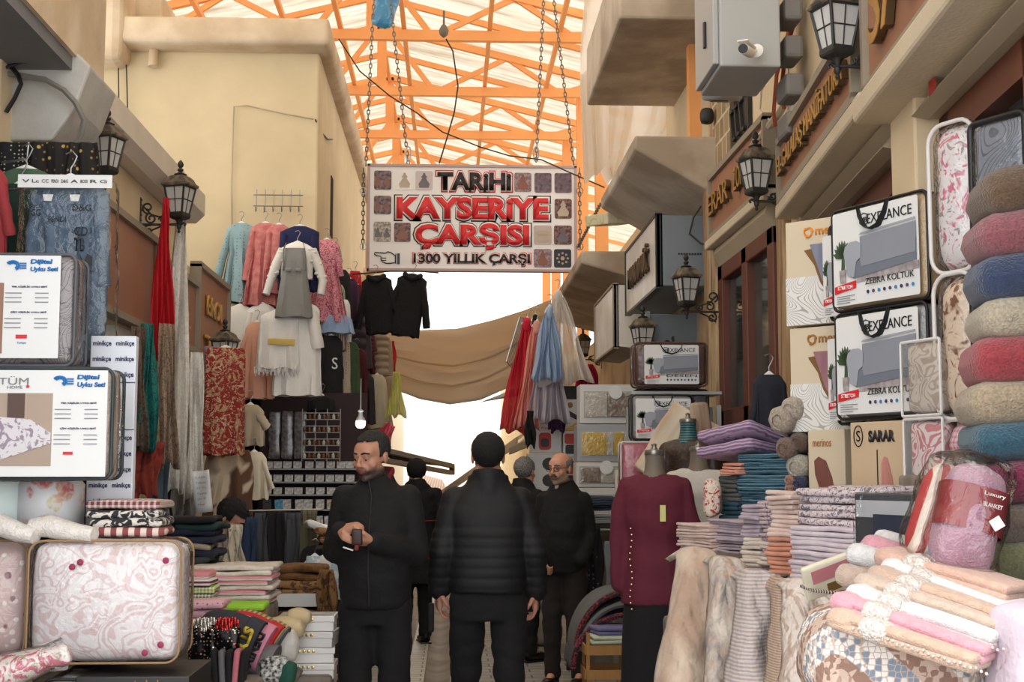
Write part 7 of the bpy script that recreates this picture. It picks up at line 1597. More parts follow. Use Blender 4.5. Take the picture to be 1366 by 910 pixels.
lstk(240, 296, 802, 848, 6.15, [M_('blue_white_stripe', (150, 164, 190), (226, 226, 226), 'stripe', 22), pd, pd, pd], ['blue striped', 'pink dotted', 'pink dotted', 'pink dotted'], 'folded cloth in front of the check tops', 'pink dotted folded cloths', seed=44, d=.22)
lt('covered_block', 'covered block under the pink dotted cloths and check tops', -1.40, -1.08, 6.15, 6.5, P(260, 849, 6.15).z, clothbase)
lstk(292, 352, 806, 826, 6.25, [M_('orange_print', (206, 96, 50), (240, 220, 180), 'stripe', 30), M_('neon_green_cloth', (150, 206, 60))], ['orange printed', 'neon green'], 'folded cloth above the caps', 'folded cloths above the caps', seed=45, d=.2)
lt('covered_block', 'covered block hidden behind the children caps', -1.08, -.88, 6.3, 6.5, P(300, 827, 6.25).z, clothbase)
# caps
def cap(px, py, Y, w_, h_, ang, mm, label, txt=None, tm_=None, seed=0):
    t = thing('child_beanie', label, 'cap', P(px, py, Y), rot=(0, ang, -.15), group='child caps stacked on the left table')
    mb = MB(); N = 26; rings = []
    for i in range(13):
        u = i / 12; r_ = math.sqrt(max(.0, 1 - (max(0, u - .35) / .65) ** 2.2)); r_ = max(r_, .03); rings.append([(w_ / 2 * r_ * math.cos(2 * PI * k / N), .055 * r_ * math.sin(2 * PI * k / N) * 1.4, h_ * (u - .3)) for k in range(N)])
    mb.loft(rings); mb.build('crown', mm, t)
    mb = MB(); mb.loft([[((w_ / 2 + .006) * math.cos(2 * PI * k / N), .083 * math.sin(2 * PI * k / N), z) for k in range(N)] for z in (-h_ * .32, -h_ * .3, -h_ * .1, -h_ * .08)], cap=False); mb.build('cuff', mm, t, solid=.006)
    if txt: text(txt, w_ * .8, h_ * .17, tm_, t, (0, -.098, -h_ * .19), bold=.06, tilt=(0, PI, 0))
    return t
cap(318, 852, 6.02, .21, .28, -1.2, M_('charcoal_cap', (52, 54, 62)), 'charcoal child cap with yellow STYLE lettering', 'STYLE', mat('cap_yellow', (214, 186, 60), .6))
cap(334, 856, 6.08, .20, .26, -1.15, M_('pink_cap', (214, 140, 164)), 'pink child cap with black DENIM lettering', 'DENIM', ink)
cap(344, 852, 6.16, .19, .26, -1.1, M_('red_cap', (190, 44, 50)), 'red child cap behind the pink one')
cap(352, 850, 6.22, .18, .26, -1.05, M_('yellow_grey_cap', (206, 170, 90), (110, 108, 112), 'stripe', 14), 'yellow and grey child cap farthest behind the pink one')
cap(346, 880, 6.1, .15, .22, -1.3, M_('grey_cap', (120, 116, 118)), 'grey child cap under the pink one')
for px, lb in ((272, 'left'), (300, 'right')):
    t = thing('sequin_bag', 'small gift bag covered in black and silver sequins, %s one at the bottom left' % lb, 'bag', P(px, 905, 5.9)); mb = MB(); mb.soft((0, 0, .12), (.13, .08, .2), .03, (5, 3, 6), .012, int(px), ns=20)
    mb.build('body', mat('black_sequins', (26, 24, 28), .2, 'dots', (230, 210, 170), (170, 60, 60), sc=70, metal=.6), t); mb = MB()
    for q in range(60): a = q * 2.4; mb.soft((.05 * math.cos(a) * (q % 5) / 4, .03 * math.sin(a), .22 + .02 * math.sin(q)), (.012, .012, .03), .003, (1, 1, 1))
    mb.build('tinsel', mat('silver_tinsel' if px < 290 else 'red_tinsel', (216, 210, 200) if px < 290 else (200, 60, 60), .15, metal=.8), t)
for k in range(5):
    mb = MB(); mb.soft((0, 0, 0), (.025, .1, .17), .01, (1, 2, 3), .004, k); tag(mb.build('folded_tights', [gbk, M_('grey_tights', (110, 110, 112)), gbk, M_('pink_tights', (206, 120, 130)), gbk][k], loc=P(289 + k * 9, 893, 5.85), rot=(0, .06 * (k - 2), 0)), ['black', 'grey', 'black', 'pink', 'black'][k] + ' pair of folded tights standing upright, %s from the left' % posn[k], 'tights', 'folded tights standing upright')
lt('covered_block', 'covered block under the sequin bags, caps and tights', -1.16, -.80, 5.82, 6.05, P(300, 908, 5.85).z, clothbase)
crk = M_('cream_knit_cap', (206, 186, 150)); whk2 = M_('white_fluffy_knit', (214, 210, 204))
for (px, py, Y, sz_, mm, lb) in ((375, 838, 6.5, (.22, .16, .1), crk, 'cream knitted cap beside the white gift boxes'), (381, 862, 6.3, (.12, .12, .16), whk2, 'white fluffy knitted hat left of the white gift boxes'), (366, 893, 6.0, (.14, .1, .12), M_('black_white_knit', (40, 40, 42), (210, 210, 206), 'noise', 60), 'black and white knitted hat at the bottom beside the gift boxes'), (384, 898, 5.98, (.08, .08, .1), M_('dark_green_knit', (30, 80, 66)), 'dark green knitted piece beside the black and white hat'), (399, 822, 6.55, (.12, .1, .07), crk, 'cream crochet piece behind the gift boxes')):
    mb = MB(); mb.soft((0, 0, 0), sz_, min(sz_) * .45, (5, 4, 4), .012, int(px), ns=18); tag(mb.build('knitted_hat', mm, loc=P(px, py, Y)), lb, 'hat')
lt('covered_block', 'covered block under the knitted hats', -.87, -.70, 6.0, 6.7, P(380, 905, 6.1).z - .02, clothbase)
# gift boxes
gbx = mat('glossy_white_box', (218, 216, 214), .3, coat=.4)
for k in range(5):
    w2 = .26 if k < 4 else .27; h2 = .075; z = P(410, 906, 6.6).z - .075 + k * h2
    t = thing('gift_box', 'glossy white gift box, %s of the stack beside the knitted hats' % ORD[4 - k], 'gift box', (P(412 + (k % 2) * 2, 632, 6.6).x, 6.68, z), .08 * ((k % 3) - 1), 'glossy white gift boxes')
    mb = MB(); mb.box((0, 0, h2 * .4), (w2 - .01, .2, h2 * .8)); mb.build('box', gbx, t, bevel=.004); mb = MB(); mb.box((0, 0, h2 * .78), (w2, .21, h2 * .4)); mb.build('lid', gbx, t, bevel=.004)
    mb = MB(); [mb.soft((-.06 + q * .022, -.107, h2 * .78), (.014, .004, .014), .002, (1, 1, 1)) for q in range(5)]; mb.build('gold_ornament', mat('gold_foil', (214, 190, 120), .25, metal=.8), t)
    if k == 4: mb = MB(); mb.lathe([(.06, 0), (.062, .002), (.05, .003)], 20); mb.build('oval_window', frost, t, loc=(0, 0, h2 * .99)).scale = (1.5, .9, 1)
lt('covered_block', 'covered block under the stack of gift boxes', -.86, -.56, 6.52, 6.85, P(410, 906, 6.6).z - .077, clothbase)
# brown bags and tray
brb = M_('brown_crochet', (128, 88, 50), (96, 62, 34), 'noise', 30); brs = M_('brown_silk_scarf', (150, 112, 72), (90, 60, 40), 'blotch', 14)
t = thing('white_tray', 'white cardboard tray full of brown folded scarves', 'tray', P(397, 812, 7.5)); mb = MB(); mb.box2((-.17, 0, 0), (.17, .3, .01)); [mb.box2(a, b) for a, b in (((-.17, 0, 0), (.17, .01, .08)), ((-.17, .29, 0), (.17, .3, .08)), ((-.17, 0, 0), (-.16, .3, .08)), ((.16, 0, 0), (.17, .3, .08)))]; mb.build('tray', card, t, smooth=False)
lstk(364, 436, 755, 808, 7.55, [brb, brs, brs, brb, brb], ['brown crochet', 'brown silk', 'brown silk', 'brown crochet', 'brown crochet'], 'scarf piled in the white tray', 'brown scarves in the tray', d=.26, seed=46, amp=.014, nm='folded_scarf', ct='scarf')
lstk(366, 438, 815, 862, 7.5, [brs, brb, brs, brb], ['brown silk', 'brown crochet', 'brown silk', 'brown crochet'], 'scarf piled below the white tray', 'brown scarves below the tray', d=.3, seed=47, amp=.014, nm='folded_scarf', ct='scarf')
dr(436, 760, 850, 7.42, .08, .12, 'silk_scarf', 'brown silk scarf trailing down at the right of the tray', 'scarf', brs, 3, .03, seed=20, rz=0)
# light baby clothes and trousers row
for k, (px, c_, lb) in enumerate(((420, (170, 196, 214), 'pale blue baby dress hanging lowest at the left row'), (434, (214, 212, 206), 'white baby top between two pale blue ones'), (450, (180, 200, 214), 'pale blue and white baby dress beside the front man'))):
    gm(px, 742, 800, 8.3, 24, 30, 'baby_clothes', lb, 'baby clothes', M_('baby_%d' % k, c_, (226, 226, 222), 'blotch', 8), dep=.05, seed=50 + k, rip=.02, group='baby clothes hanging in the left row')
for k, (px, c_, y0, y1, lb) in enumerate(((335, (44, 62, 92), 690, 752, 'blue jeans hanging leftmost in the trouser row'), (352, (70, 72, 78), 684, 758, 'grey trousers, second in the trouser row'), (370, (24, 23, 26), 682, 760, 'black trousers in the middle of the trouser row'), (390, (74, 76, 82), 684, 758, 'grey trousers right of the black pair'), (412, (104, 98, 78), 680, 756, 'khaki trousers at the right of the trouser row'))):
    dr(px, y0, y1 + 60, 8.65, .1, .12, 'hanging_trousers', lb, 'trousers', M_('trouser_%d' % k, c_), 2, .03, 'trousers hanging in a row', k + 30, rz=0, th=.03)
wire('hanging_rail', [P(325, 682, 8.66), P(430, 680, 8.66)], .008, chrome, 'metal rail from which the row of trousers hangs', 'rail')
dr(314, 700, 756, 7.9, .06, .12, 'printed_shawl', 'ivory shawl with brown print hanging beside the crouching man', 'shawl', M_('ivory_print', (206, 196, 176), (150, 120, 90), 'dots', 26), 3, .02, seed=40, rz=0)
dr(296, 702, 758, 7.95, .06, .1, 'printed_shawl', 'grey beige shawl left of the ivory printed one', 'shawl', M_('grey_beige_cloth', (156, 144, 130)), 3, .02, seed=41, rz=0)
for k, (px, py, lb) in enumerate(((438, 712, 'brown glossy bag on the heap beside the front man, upper'), (446, 724, 'brown glossy bag on the heap beside the front man, lower'), (428, 704, 'white folded paper on the heap beside the front man'))):
    mb = MB(); mb.soft((0, 0, 0), (.2, .16, .05), .024, (5, 3, 2), .014, k); tag(mb.build('folded_bag', brs if k < 2 else card, loc=P(px, py, 8.5), rot=(0, .3, .2)), lb, 'bag')
mb = MB(); mb.soft((0, 0, 0), (.34, .28, .12), .05, (5, 4, 3), .03, 8); tag(mb.build('cloth_heap', gbk, loc=P(440, 742, 8.65)), 'heap of dark clothes under the brown glossy bags', 'clothes')
# ================================================================ people
def skin_mat():
    m = bpy.data.materials.new('skin'); m.use_nodes = True; nt = NT(m.node_tree); b = m.node_tree.nodes['Principled BSDF']
    a = nt.n('ShaderNodeAttribute', attribute_name='tint'); nt.link(a.outputs['Color'], b.inputs['Base Color'])
    b.inputs['Roughness'].default_value = .55; b.inputs['Subsurface Weight'].default_value = .06; b.inputs['Subsurface Scale'].default_value = .02
    return m
SKIN = skin_mat()
def head_parts(mb, H, beard=0, fat=1.0):
    """head volumes in head space: origin between the ears at eye level, face towards -y"""
    def B(c, r, n=18): mb.ball(c, r, n, H)
    def T(p, r, n=10): mb.tube(p, r, n, M=H)
    B((0, .018, .035), (.077, .095, .083), 24); B((0, -.028, -.03), (.062 * fat, .060, .078), 22); B((0, -.045, .035), (.062, .045, .05), 18)
    B((0, -.066, -.098), (.024 * fat, .020, .019)); B((0, -.035, -.088), (.046 * fat, .045, .026), 16)
    for s in (-1, 1):
        B((s * .047 * fat, -.01, -.07), (.022, .04, .03)); B((s * .043 * fat, -.058, -.028), (.022 * fat, .022, .022)); B((s * .024, -.079, -.052), (.016, .013, .02))
        T([(s * .008, -.090, .022), (s * .030, -.088, .030), (s * .05, -.072, .022)], [.007, .009, .006])
        B((s * .0125, -.098, -.032), (.008, .010, .007), 10)
        # ear
        mb.ball((s * .080, .012, -.002), (.008, .019, .031), 12, H); mb.ball((s * .077, .008, -.026), (.008, .010, .013), 10, H)
        # eyelids
        T([(s * .017, -.083, .006), (s * .024, -.088, .0125), (s * .034, -.0875, .0135), (s * .044, -.080, .008)], .0035, 6)
        T([(s * .018, -.083, .0), (s * .03, -.086, -.006), (s * .043, -.079, .0)], .003, 6)
    T([(0, -.086, .024), (0, -.096, .004), (0, -.108, -.018), (0, -.110, -.027)], [.008, .008, .011, .012]); B((0, -.108, -.028), (.012, .011, .010), 12)
    T([(-.024, -.083, -.060), (-.010, -.093, -.0565), (0, -.0925, -.058), (.010, -.093, -.0565), (.024, -.083, -.060)], [.003, .006, .006, .006, .003])
    T([(-.022, -.083, -.064), (0, -.091, -.069), (.022, -.083, -.064)], [.003, .007, .003])
def hand(mb, wrist, fwd, back, side, curl=(.5, .6, .7, .8), thumb=.6, spread=.12, L=1.0):
    """side=+1 thumb on the cross(fwd, back) side; back = direction the back of the hand faces"""
    w = Vector(wrist); f = Vector(fwd).normalized(); b = Vector(back); b = (b - f * b.dot(f)).normalized(); x = f.cross(b).normalized() * side
    M_ = Matrix((x, f, b)).transposed().to_4x4(); M_.translation = w
    mb.soft((0, .048 * L, 0), (.080 * L, .095 * L, .030 * L), .014, (4, 4, 2), M=M_); mb.tube([(0, -.03, 0), (0, .02, 0)], [(.028, .022)] * 2, 12, M=M_)
    for k, (fx, fl) in enumerate(((.029, .072), (.010, .080), (-.010, .075), (-.029, .058))):
        p = Vector((fx * L, .090 * L, .002)); a = 0; c = curl[k]; d0 = fx * spread * 8 * .1
        for j, (sg, r_) in enumerate(((.45, .0092), (.30, .0084), (.25, .0074))):
            a += c * (1.0 if j else .8); q = p + Vector((d0 * .3, math.cos(a), -math.sin(a))) * fl * sg * L
            mb.cone(M_ @ p, M_ @ q, r_ * L, r_ * .93 * L, 10); p = q
    p = Vector((.030 * L, .018 * L, -.006)); q = p + Vector((.030, .028, -.012)) * L; r2 = q + Vector((.014 - .02 * thumb, .026, -.012 - .014 * thumb)) * L; s2 = r2 + Vector((.0 - .022 * thumb, .022, -.008 - .012 * thumb)) * L
    mb.cone(M_ @ p, M_ @ q, .015 * L, .012 * L, 10); mb.cone(M_ @ q, M_ @ r2, .0115 * L, .0105 * L, 10); mb.cone(M_ @ r2, M_ @ s2, .0105 * L, .0085 * L, 10)
def ell(z, a, b, cy=0., n=32, cx=0.): return [(cx + a * math.copysign(abs(math.cos(2 * PI * k / n)) ** .85, math.cos(2 * PI * k / n)), cy + b * math.sin(2 * PI * k / n), z) for k in range(n)]
def tinted(base, lip=(150, 84, 76), stub=None, H=None, stubz=(-.13, -.035)):
    bl, ll = lin(base), lin(lip); st = lin(stub) if stub else None; Hi = H.inverted()
    def f(co):
        p = Hi @ co; c = bl
        if st and stubz[0] < p.z < stubz[1] and p.y < .02 and abs(p.x) < .075:
            k = min(1, max(0, (stubz[1] - p.z) / .02)) * .95
            if abs(p.x) < .012 and p.z > -.05: k *= .6
            if p.z > -.062 and abs(p.x) > .03: k *= max(0, 1 - (p.z + .062) / .03)
            k += .1 * noise.noise(p * 160); k = max(0, min(1, k)); c = tuple(c[i] * (1 - k) + st[i] * k for i in range(4))
        if -.074 < p.z < -.053 and abs(p.x) < .024 and p.y < -.08: c = tuple(c[i] * .35 + ll[i] * .65 for i in range(4))
        k = .06 * noise.noise(co * 20); return tuple(max(0, c[i] * (1 + k)) for i in range(3)) + (1,)
    return f
def hair_cap(parent, H, mm, mask, grow=.006, name='hair', seed=0, amp=.004):
    """hair as a thick shell over the cranium; mask(direction-point) keeps it"""
    mb = MB(); N, Q = 56, 40; vs = {}; V = []; F = []
    def pt(i, j):
        th = 2 * PI * i / N; ph = -PI / 2 + PI * j / Q
        d = Vector((math.cos(ph) * math.cos(th), math.cos(ph) * math.sin(th), math.sin(ph))); p = Vector((d.x * (.078 + grow), .018 + d.y * (.096 + grow), .036 + d.z * (.085 + grow)))
        if p.z < -.0: p.x *= 1 - .9 * (-p.z) ** 1.0; p.y = .018 + (p.y - .018) * (1 - 2.2 * (-p.z))
        p += d * amp * noise.noise(p * 70 + Vector((seed, 0, 0))); return p
    P_ = [[pt(i, j) for i in range(N)] for j in range(Q + 1)]
    for j in range(Q):
        for i in range(N):
            q = [P_[j][i], P_[j][(i + 1) % N], P_[j + 1][(i + 1) % N], P_[j + 1][i]]; c = sum(q, Vector()) / 4
            if mask(c): b = len(V); V += q; F.append((b, b + 1, b + 2, b + 3))
    mb.add(V, F, H); o = mb.build(name, mm, parent, solid=.005); bm = bmesh.new(); bm.from_mesh(o.data); bmesh.ops.remove_doubles(bm, verts=bm.verts, dist=.0005); bm.to_mesh(o.data); bm.free(); o.data.shade_smooth(); return o
def hm(name, c): return mat(name, c, .8, 'noise', tuple(int(v * .6) for v in c), sc=120, bump=.8, bsc=200)
eyew = mat('eye_white', (150, 138, 130), .3, var=0); iris = mat('dark_iris', (34, 22, 18), .2, var=0); brow = hm('black_hair', (26, 24, 24)); greyh = hm('grey_hair', (156, 152, 148)); dkg = hm('dark_greying_hair', (48, 46, 46)); mousta = hm('grey_moustache', (106, 98, 92))
def face_bits(parent, H, brm, lookx=0., lookz=0.):
    for s in (-1, 1):
        mb = MB(); mb.ball((s * .031, -.0725, .003), .0125, 14, H); mb.build('eye', eyew, parent)
        mb = MB(); mb.ball((s * .031 + lookx, -.0825, .003 + lookz), (.0062, .004, .0062), 12, H); mb.build('iris', iris, parent)
        mb = MB(); mb.tube([(s * .012, -.094, .0275), (s * .03, -.0965, .0335), (s * .052, -.079, .027)], [(.005, .004), (.006, .0045), (.004, .003)], 8, M=H); mb.build('eyebrow', brm, parent)
def sleeve(mb, pts, rad): mb.tube(pts, rad, 16); [mb.ball(p, r_, 14) for p, r_ in zip(pts[:-1], rad[:-1])]
def shoe(parent, at, rz, m_, tilt=0):
    mb = MB(); mb.soft((0, -.055, .045), (.098, .20, .07), .034, (4, 6, 3)); mb.soft((0, -.13, .034), (.094, .16, .052), .025, (4, 5, 3)); mb.tube([(0, .02, .05), (0, .02, .12)], [.045, .045], 14)
    M_ = Matrix.Translation(at) @ Matrix.Rotation(rz, 4, 'Z') @ Matrix.Rotation(tilt, 4, 'X'); mb.v = [tuple(M_ @ Vector(p)) for p in mb.v]; o = fuse(mb, 'shoe', m_, parent, .009, 4)
    mb = MB(); mb.soft((0, -.075, .008), (.1, .28, .016), .006, (4, 6, 1), M=M_); mb.build('sole', blackp, o); return o
jblack = mat('black_jacket_cloth', (12, 12, 14), .85, bump=.4, bsc=60, var=.25); jpuf = mat('black_puffer_nylon', (13, 13, 17), .72, bump=.15, bsc=40, var=.15); tblack = mat('black_trouser_cloth', (11, 11, 13), .9, bump=.3, bsc=50, var=.2); tbrown = mat('dark_brown_trouser', (36, 28, 27), .9, bump=.3, bsc=50, var=.2)
leather = mat('black_leather', (20, 17, 16), .35)
def wrinkle(a=.006, f=9, zf=1.6, s=0.):
    return lambda co, no: co + no * (a * noise.noise(Vector((co.x * f + s, co.y * f, co.z * f * zf))) + a * .5 * noise.noise(Vector((co.x * f * 2.5, co.y * f * 2.5 + s, co.z * f * 4))))
def build_person(label, loc, rz, H, arms, legs, jacket, jm, tm, skin, stub=None, height=1.0, tw=1.0, hem=.93, hands=None, jfn=None, collar=.07, fat=1.0, shoes=True, neck=(0, .01, 1.5), bodyv=.0065, jv=.012, sleever=(.066, .058, .048), ch=(.205, .135), closed=True, leg_r=(.098, .074, .058), stubz=(-.13, -.035)):
    t = thing('person', label, 'person', loc, rz, rot=None); t.scale = (height,) * 3
    mb = MB(); head_parts(mb, H, fat=fat); hc = H.translation
    mb.tube([Vector(neck) + Vector((0, .01, -.06)), Vector(neck), hc + Vector((0, .02, -.06))], [.068, .060, .056], 20)
    bz = neck[2] / 1.5 - .012; mb.loft([ell(z * bz, a * .88, b * .9) for z, a, b in ((.86, .14, .09), (.98, .15, .10), (1.1, .14, .095), (1.3, .165, .105), (1.42, .16, .085), (1.48, .08, .06))])
    for (s, sh, el, wr) in arms: mb.cone(sh, el, .045, .038, 12); mb.cone(el, wr, .036, .026, 12)
    for h in (hands or []): hand(mb, *h[0], **h[1])
    for (hp, kn, an) in legs: mb.cone(hp, kn, .075, .05, 12); mb.cone(kn, an, .05, .036, 12); mb.cone(an, Vector(an) + Vector((0, -.10, -.04)), .034, .026, 10)
    fuse(mb, 'body', SKIN, t, bodyv, 3, color=tinted(skin, stub=stub, H=H, stubz=stubz))
    # jacket
    mb = MB(); a, b = ch; mb.loft([ell(z, x, y, cy) for z, x, y, cy in jacket])
    for (s, sh, el, wr) in arms:
        sh, el, wr = Vector(sh), Vector(el), Vector(wr); end = wr + (wr - el).normalized() * .005
        mb.cone(sh, el, sleever[0], sleever[1], 16); mb.cone(el, el.lerp(end, .93), sleever[1], sleever[2], 16); mb.tube([el.lerp(end, .8), end], sleever[2] * .98, 16)
    nk = Vector(neck); mb.tube([nk + Vector((0, .012, -.05)), nk + Vector((0, .012, collar * .4)), nk + Vector((0, .006, collar))], [.095, .082, .078], 24)
    fuse(mb, 'jacket', jm, t, jv, 5, fn=jfn or wrinkle())
    # trousers
    mb = MB(); mb.loft([ell(z, x * tw, y * tw) for z, x, y in ((.82, .17, .115), (.9, .18, .12), (1.0, .172, .115), (1.04, .165, .11))])
    for (hp, kn, an) in legs:
        hp, kn, an = Vector(hp), Vector(kn), Vector(an); mb.cone(hp, kn, leg_r[0] * tw, leg_r[1] * tw, 18); mb.cone(kn, an, leg_r[1] * tw, leg_r[2] * tw, 18); mb.tube([kn.lerp(an, .7), an + (an - kn).normalized() * .03], leg_r[2] * 1.06 * tw, 18)
    fuse(mb, 'trousers', tm, t, jv, 4, fn=wrinkle(.008, 7, 2.2, 4))
    if shoes:
        for k, (hp, kn, an) in enumerate(legs): shoe(t, (an[0], an[1] + .0, an[2] - .10), 0, leather, 0)
    return t
def HM(c, yaw_=0, pit=0, roll=0): return Matrix.Translation(c) @ Euler((pit, roll, yaw_), 'ZYX').to_matrix().to_4x4() if False else Matrix.Translation(c) @ Matrix.Rotation(yaw_, 4, 'Z') @ Matrix.Rotation(pit, 4, 'X') @ Matrix.Rotation(roll, 4, 'Y')
def gx(px, Y): return P(px, 632, Y).x

# front man in black jacket, looking down to the left, both hands in front
Y1 = 6.7; H1 = HM((-.02, -.045, 1.635), -.42, .20, .03)
arms1 = [(-1, (-.155, 0, 1.43), (-.20, -.03, 1.175), (-.125, -.225, 1.285)), (1, (.155, 0, 1.43), (.205, -.02, 1.165), (.035, -.235, 1.23))]
legs1 = [((-.09, 0, .90), (-.085, -.06, .50), (-.10, .02, .10)), ((.09, 0, .90), (.10, -.03, .48), (.11, .06, .10))]
p1 = build_person('man in a black zip jacket with dark greying hair, looking down at his hands', (gx(503, Y1), Y1, 0), -.16, H1, arms1, legs1,
    [(.90, .165, .135, 0), (.93, .172, .145, 0), (1.05, .18, .16, -.01), (1.15, .183, .165, -.015), (1.30, .188, .15, -.01), (1.40, .185, .13, 0), (1.46, .15, .105, 0), (1.51, .095, .085, .005), (1.545, .080, .076, .005)], jblack, tblack, (190, 138, 114), (58, 48, 46),
    hands=[(((-.125, -.225, 1.285), (.75, -.35, .12), (-.1, -.5, .85), 1), dict(curl=(.75, .9, 1.0, 1.05), thumb=.9)), (((.035, -.235, 1.23), (-.95, -.22, .05), (.15, -.35, -.9), 1), dict(curl=(.35, .4, .5, .6), thumb=.3))],
    neck=(-.005, .0, 1.50), fat=1.06, sleever=(.070, .062, .048), tw=.98, collar=.055)
face_bits(p1, H1, brow, -.003, -.005)
hair_cap(p1, H1, dkg, lambda c: (c.z > .084 - .5 * max(0, c.y + .02)) or (c.y > .0 and c.z > -.035 + .0 * c.y and not (abs(c.x) > .07 and c.y < .03 and c.z < .03)) or (abs(c.x) > .06 and c.y > -.022 and c.z > .0), .003, seed=1, amp=.006)
mb = MB(); mb.tube([(-.02, -.10, 1.52), (-.0, -.125, 1.44), (-.0, -.163, 1.30), (.0, -.186, 1.15), (0, -.176, 1.05), (0, -.152, .92)], .004, 6); mb.build('zip', greymet if False else iron, p1)
mb = MB(); mb.tube([(-.07, -.045, 1.53), (-.075, .02, 1.555), (0, .075, 1.57), (.075, .03, 1.565), (.07, -.045, 1.53)], [(.008, .02)] * 5, 8); mb.build('red_collar_lining', mat('red_lining', (128, 26, 36), .8), p1)
mb = MB(); mb.soft((0, 0, 0), (.05, .022, .075), .008, (2, 1, 3), .002, 2); hb = thing('small_pouch', 'small dark pouch with a tassel held in the hands of the front man', 'pouch', p1.location + Vector((-.075, -.295, 1.255))); mb.build('pouch', mat('dark_brown_pouch', (52, 26, 26), .5), hb)
mb = MB(); mb.soft((.0, 0, -.042), (.02, .012, .04), .004, (1, 1, 2), .003); mb.build('tassel', mat('maroon_tassel', (120, 30, 36), .7), hb)
mb = MB(); mb.soft((0, 0, 0), (.05, .03, .006), .002, (2, 1, 1), .002); tag(mb.build('paper_slip', card, loc=p1.location + Vector((-.115, -.29, 1.20)), rot=(0, .3, 0)), 'folded white paper slip in the lower hand of the front man', 'paper')

# man walking away in a black quilted jacket
Y2 = 6.9; H2 = HM((0, -.015, 1.635), 0, .03, 0)
def quilt(co, no):
    z = co.z; q = .0
    if z > 1.28: q = .005 * abs(math.sin((z - 1.28) * PI / .12)) ** .45
    else: q = .0065 * abs(math.sin((z - 1.28) * PI / .05)) ** .45
    return co + no * (q - .004 + .006 * noise.noise(co * 8))
arms2 = [(-1, (-.165, 0, 1.41), (-.232, .03, 1.16), (-.245, -.05, .95)), (1, (.165, 0, 1.41), (.232, .03, 1.16), (.245, -.05, .96))]
legs2 = [((-.10, 0, .90), (-.11, .03, .50), (-.12, .16, .16)), ((.10, 0, .90), (.11, -.09, .50), (.11, -.10, .10))]
p2 = build_person('man seen from behind walking away in a black quilted jacket', (gx(651, Y2), Y2, 0), PI - .0, H2, arms2, legs2,
    [(.955, .185, .14, 0), (.98, .195, .15, 0), (1.1, .2, .155, 0), (1.25, .208, .155, 0), (1.36, .21, .14, 0), (1.42, .195, .12, 0), (1.47, .15, .105, 0), (1.50, .115, .10, .0), (1.54, .10, .09, .0)], jpuf, tblack, (176, 126, 104), None,
    hands=[(((-.245, -.05, .95), (-.02, -.12, -1), (-1, .2, 0), 1), dict(curl=(.5, .6, .65, .7), thumb=.6)), (((.245, -.05, .96), (.02, -.12, -1), (1, .2, 0), -1), dict(curl=(.5, .6, .65, .7), thumb=.6))],
    jfn=quilt, jv=.009, sleever=(.076, .068, .058), collar=.065, fat=1.05, tw=1.02)
hair_cap(p2, H2, brow, lambda c: (c.z > .06 and c.y > -.07) or (c.y > .0 and c.z > -.052 and not (abs(c.x) > .07 and c.y < .03 and c.z < .03)) or (abs(c.x) > .06 and c.y > -.035 and c.z > .012), .006, seed=4, amp=.003)
mb = MB(); mb.soft((0, 0, 0), (.03, .09, .14), .01, (2, 2, 3)); tag(mb.build('dark_bag', jblack, loc=p2.location + Vector((-.285, .0, .83))), 'small dark thing carried in the left hand of the man walking away', 'bag')

# old man with moustache and glasses
Y3 = 10.0; H3 = HM((-.015, -.05, 1.585), -.3, .06, -.02)
arms3 = [(-1, (-.145, 0, 1.36), (-.19, .0, 1.11), (-.15, -.15, .93)), (1, (.145, 0, 1.36), (.19, .03, 1.11), (.16, -.12, .92))]
legs3 = [((-.08, 0, .86), (-.085, -.03, .47), (-.09, .0, .10)), ((.08, 0, .86), (.09, -.03, .47), (.11, .05, .10))]
p3 = build_person('old bald man with glasses and moustache in a black jacket and brown trousers', (gx(752, Y3), Y3, 0), -.35, H3, arms3, legs3,
    [(.83, .16, .14, 0), (.86, .165, .15, 0), (1.0, .175, .165, -.015), (1.15, .175, .165, -.015), (1.30, .175, .14, 0), (1.37, .165, .12, 0), (1.42, .13, .1, 0), (1.48, .088, .08, .0)], jblack, tbrown, (204, 150, 124), (150, 124, 110),
    hands=[(((-.15, -.15, .93), (.6, -.2, -.7), (-.5, -.6, 0), 1), dict(curl=(.6, .7, .8, .8)))], neck=(0, -.005, 1.45), collar=.055, tw=.98, bodyv=.006)
face_bits(p3, H3, mousta, -.003, 0)
hair_cap(p3, H3, greyh, lambda c: (c.y > -.005 and -.035 < c.z < .075 - .25 * max(0, .05 - c.y) and not (abs(c.x) > .07 and c.y < .03 and c.z < .03)) or (abs(c.x) > .06 and c.y > -.03 and .012 < c.z < .06), .005, seed=6)
mb = MB(); mb.tube([(-.03, -.090, -.052), (-.014, -.101, -.046), (0, -.103, -.043), (.014, -.101, -.046), (.03, -.090, -.052)], [(.004, .004), (.006, .007), (.006, .006), (.006, .007), (.004, .004)], 8, M=H3); mb.build('moustache', mousta, p3)
mb = MB()
for s in (-1, 1):
    mb.tube([(s * .033 + .022 * math.cos(a * PI / 8), -.099, .002 + .018 * math.sin(a * PI / 8)) for a in range(16)], .0018, 5, close=True, M=H3); mb.tube([(s * .055, -.098, .008), (s * .078, -.05, .01), (s * .083, .01, .008)], .0016, 5, M=H3)
mb.tube([(-.011, -.1, .006), (.011, -.1, .006)], .0018, 5, M=H3); mb.build('glasses', blackp, p3)
mb = MB(); mb.soft((-.03, -.07, 1.455), (.035, .04, .045), .012, (3, 2, 3)); mb.build('shirt_collar', mat('pale_shirt', (190, 184, 172), .8), p3)

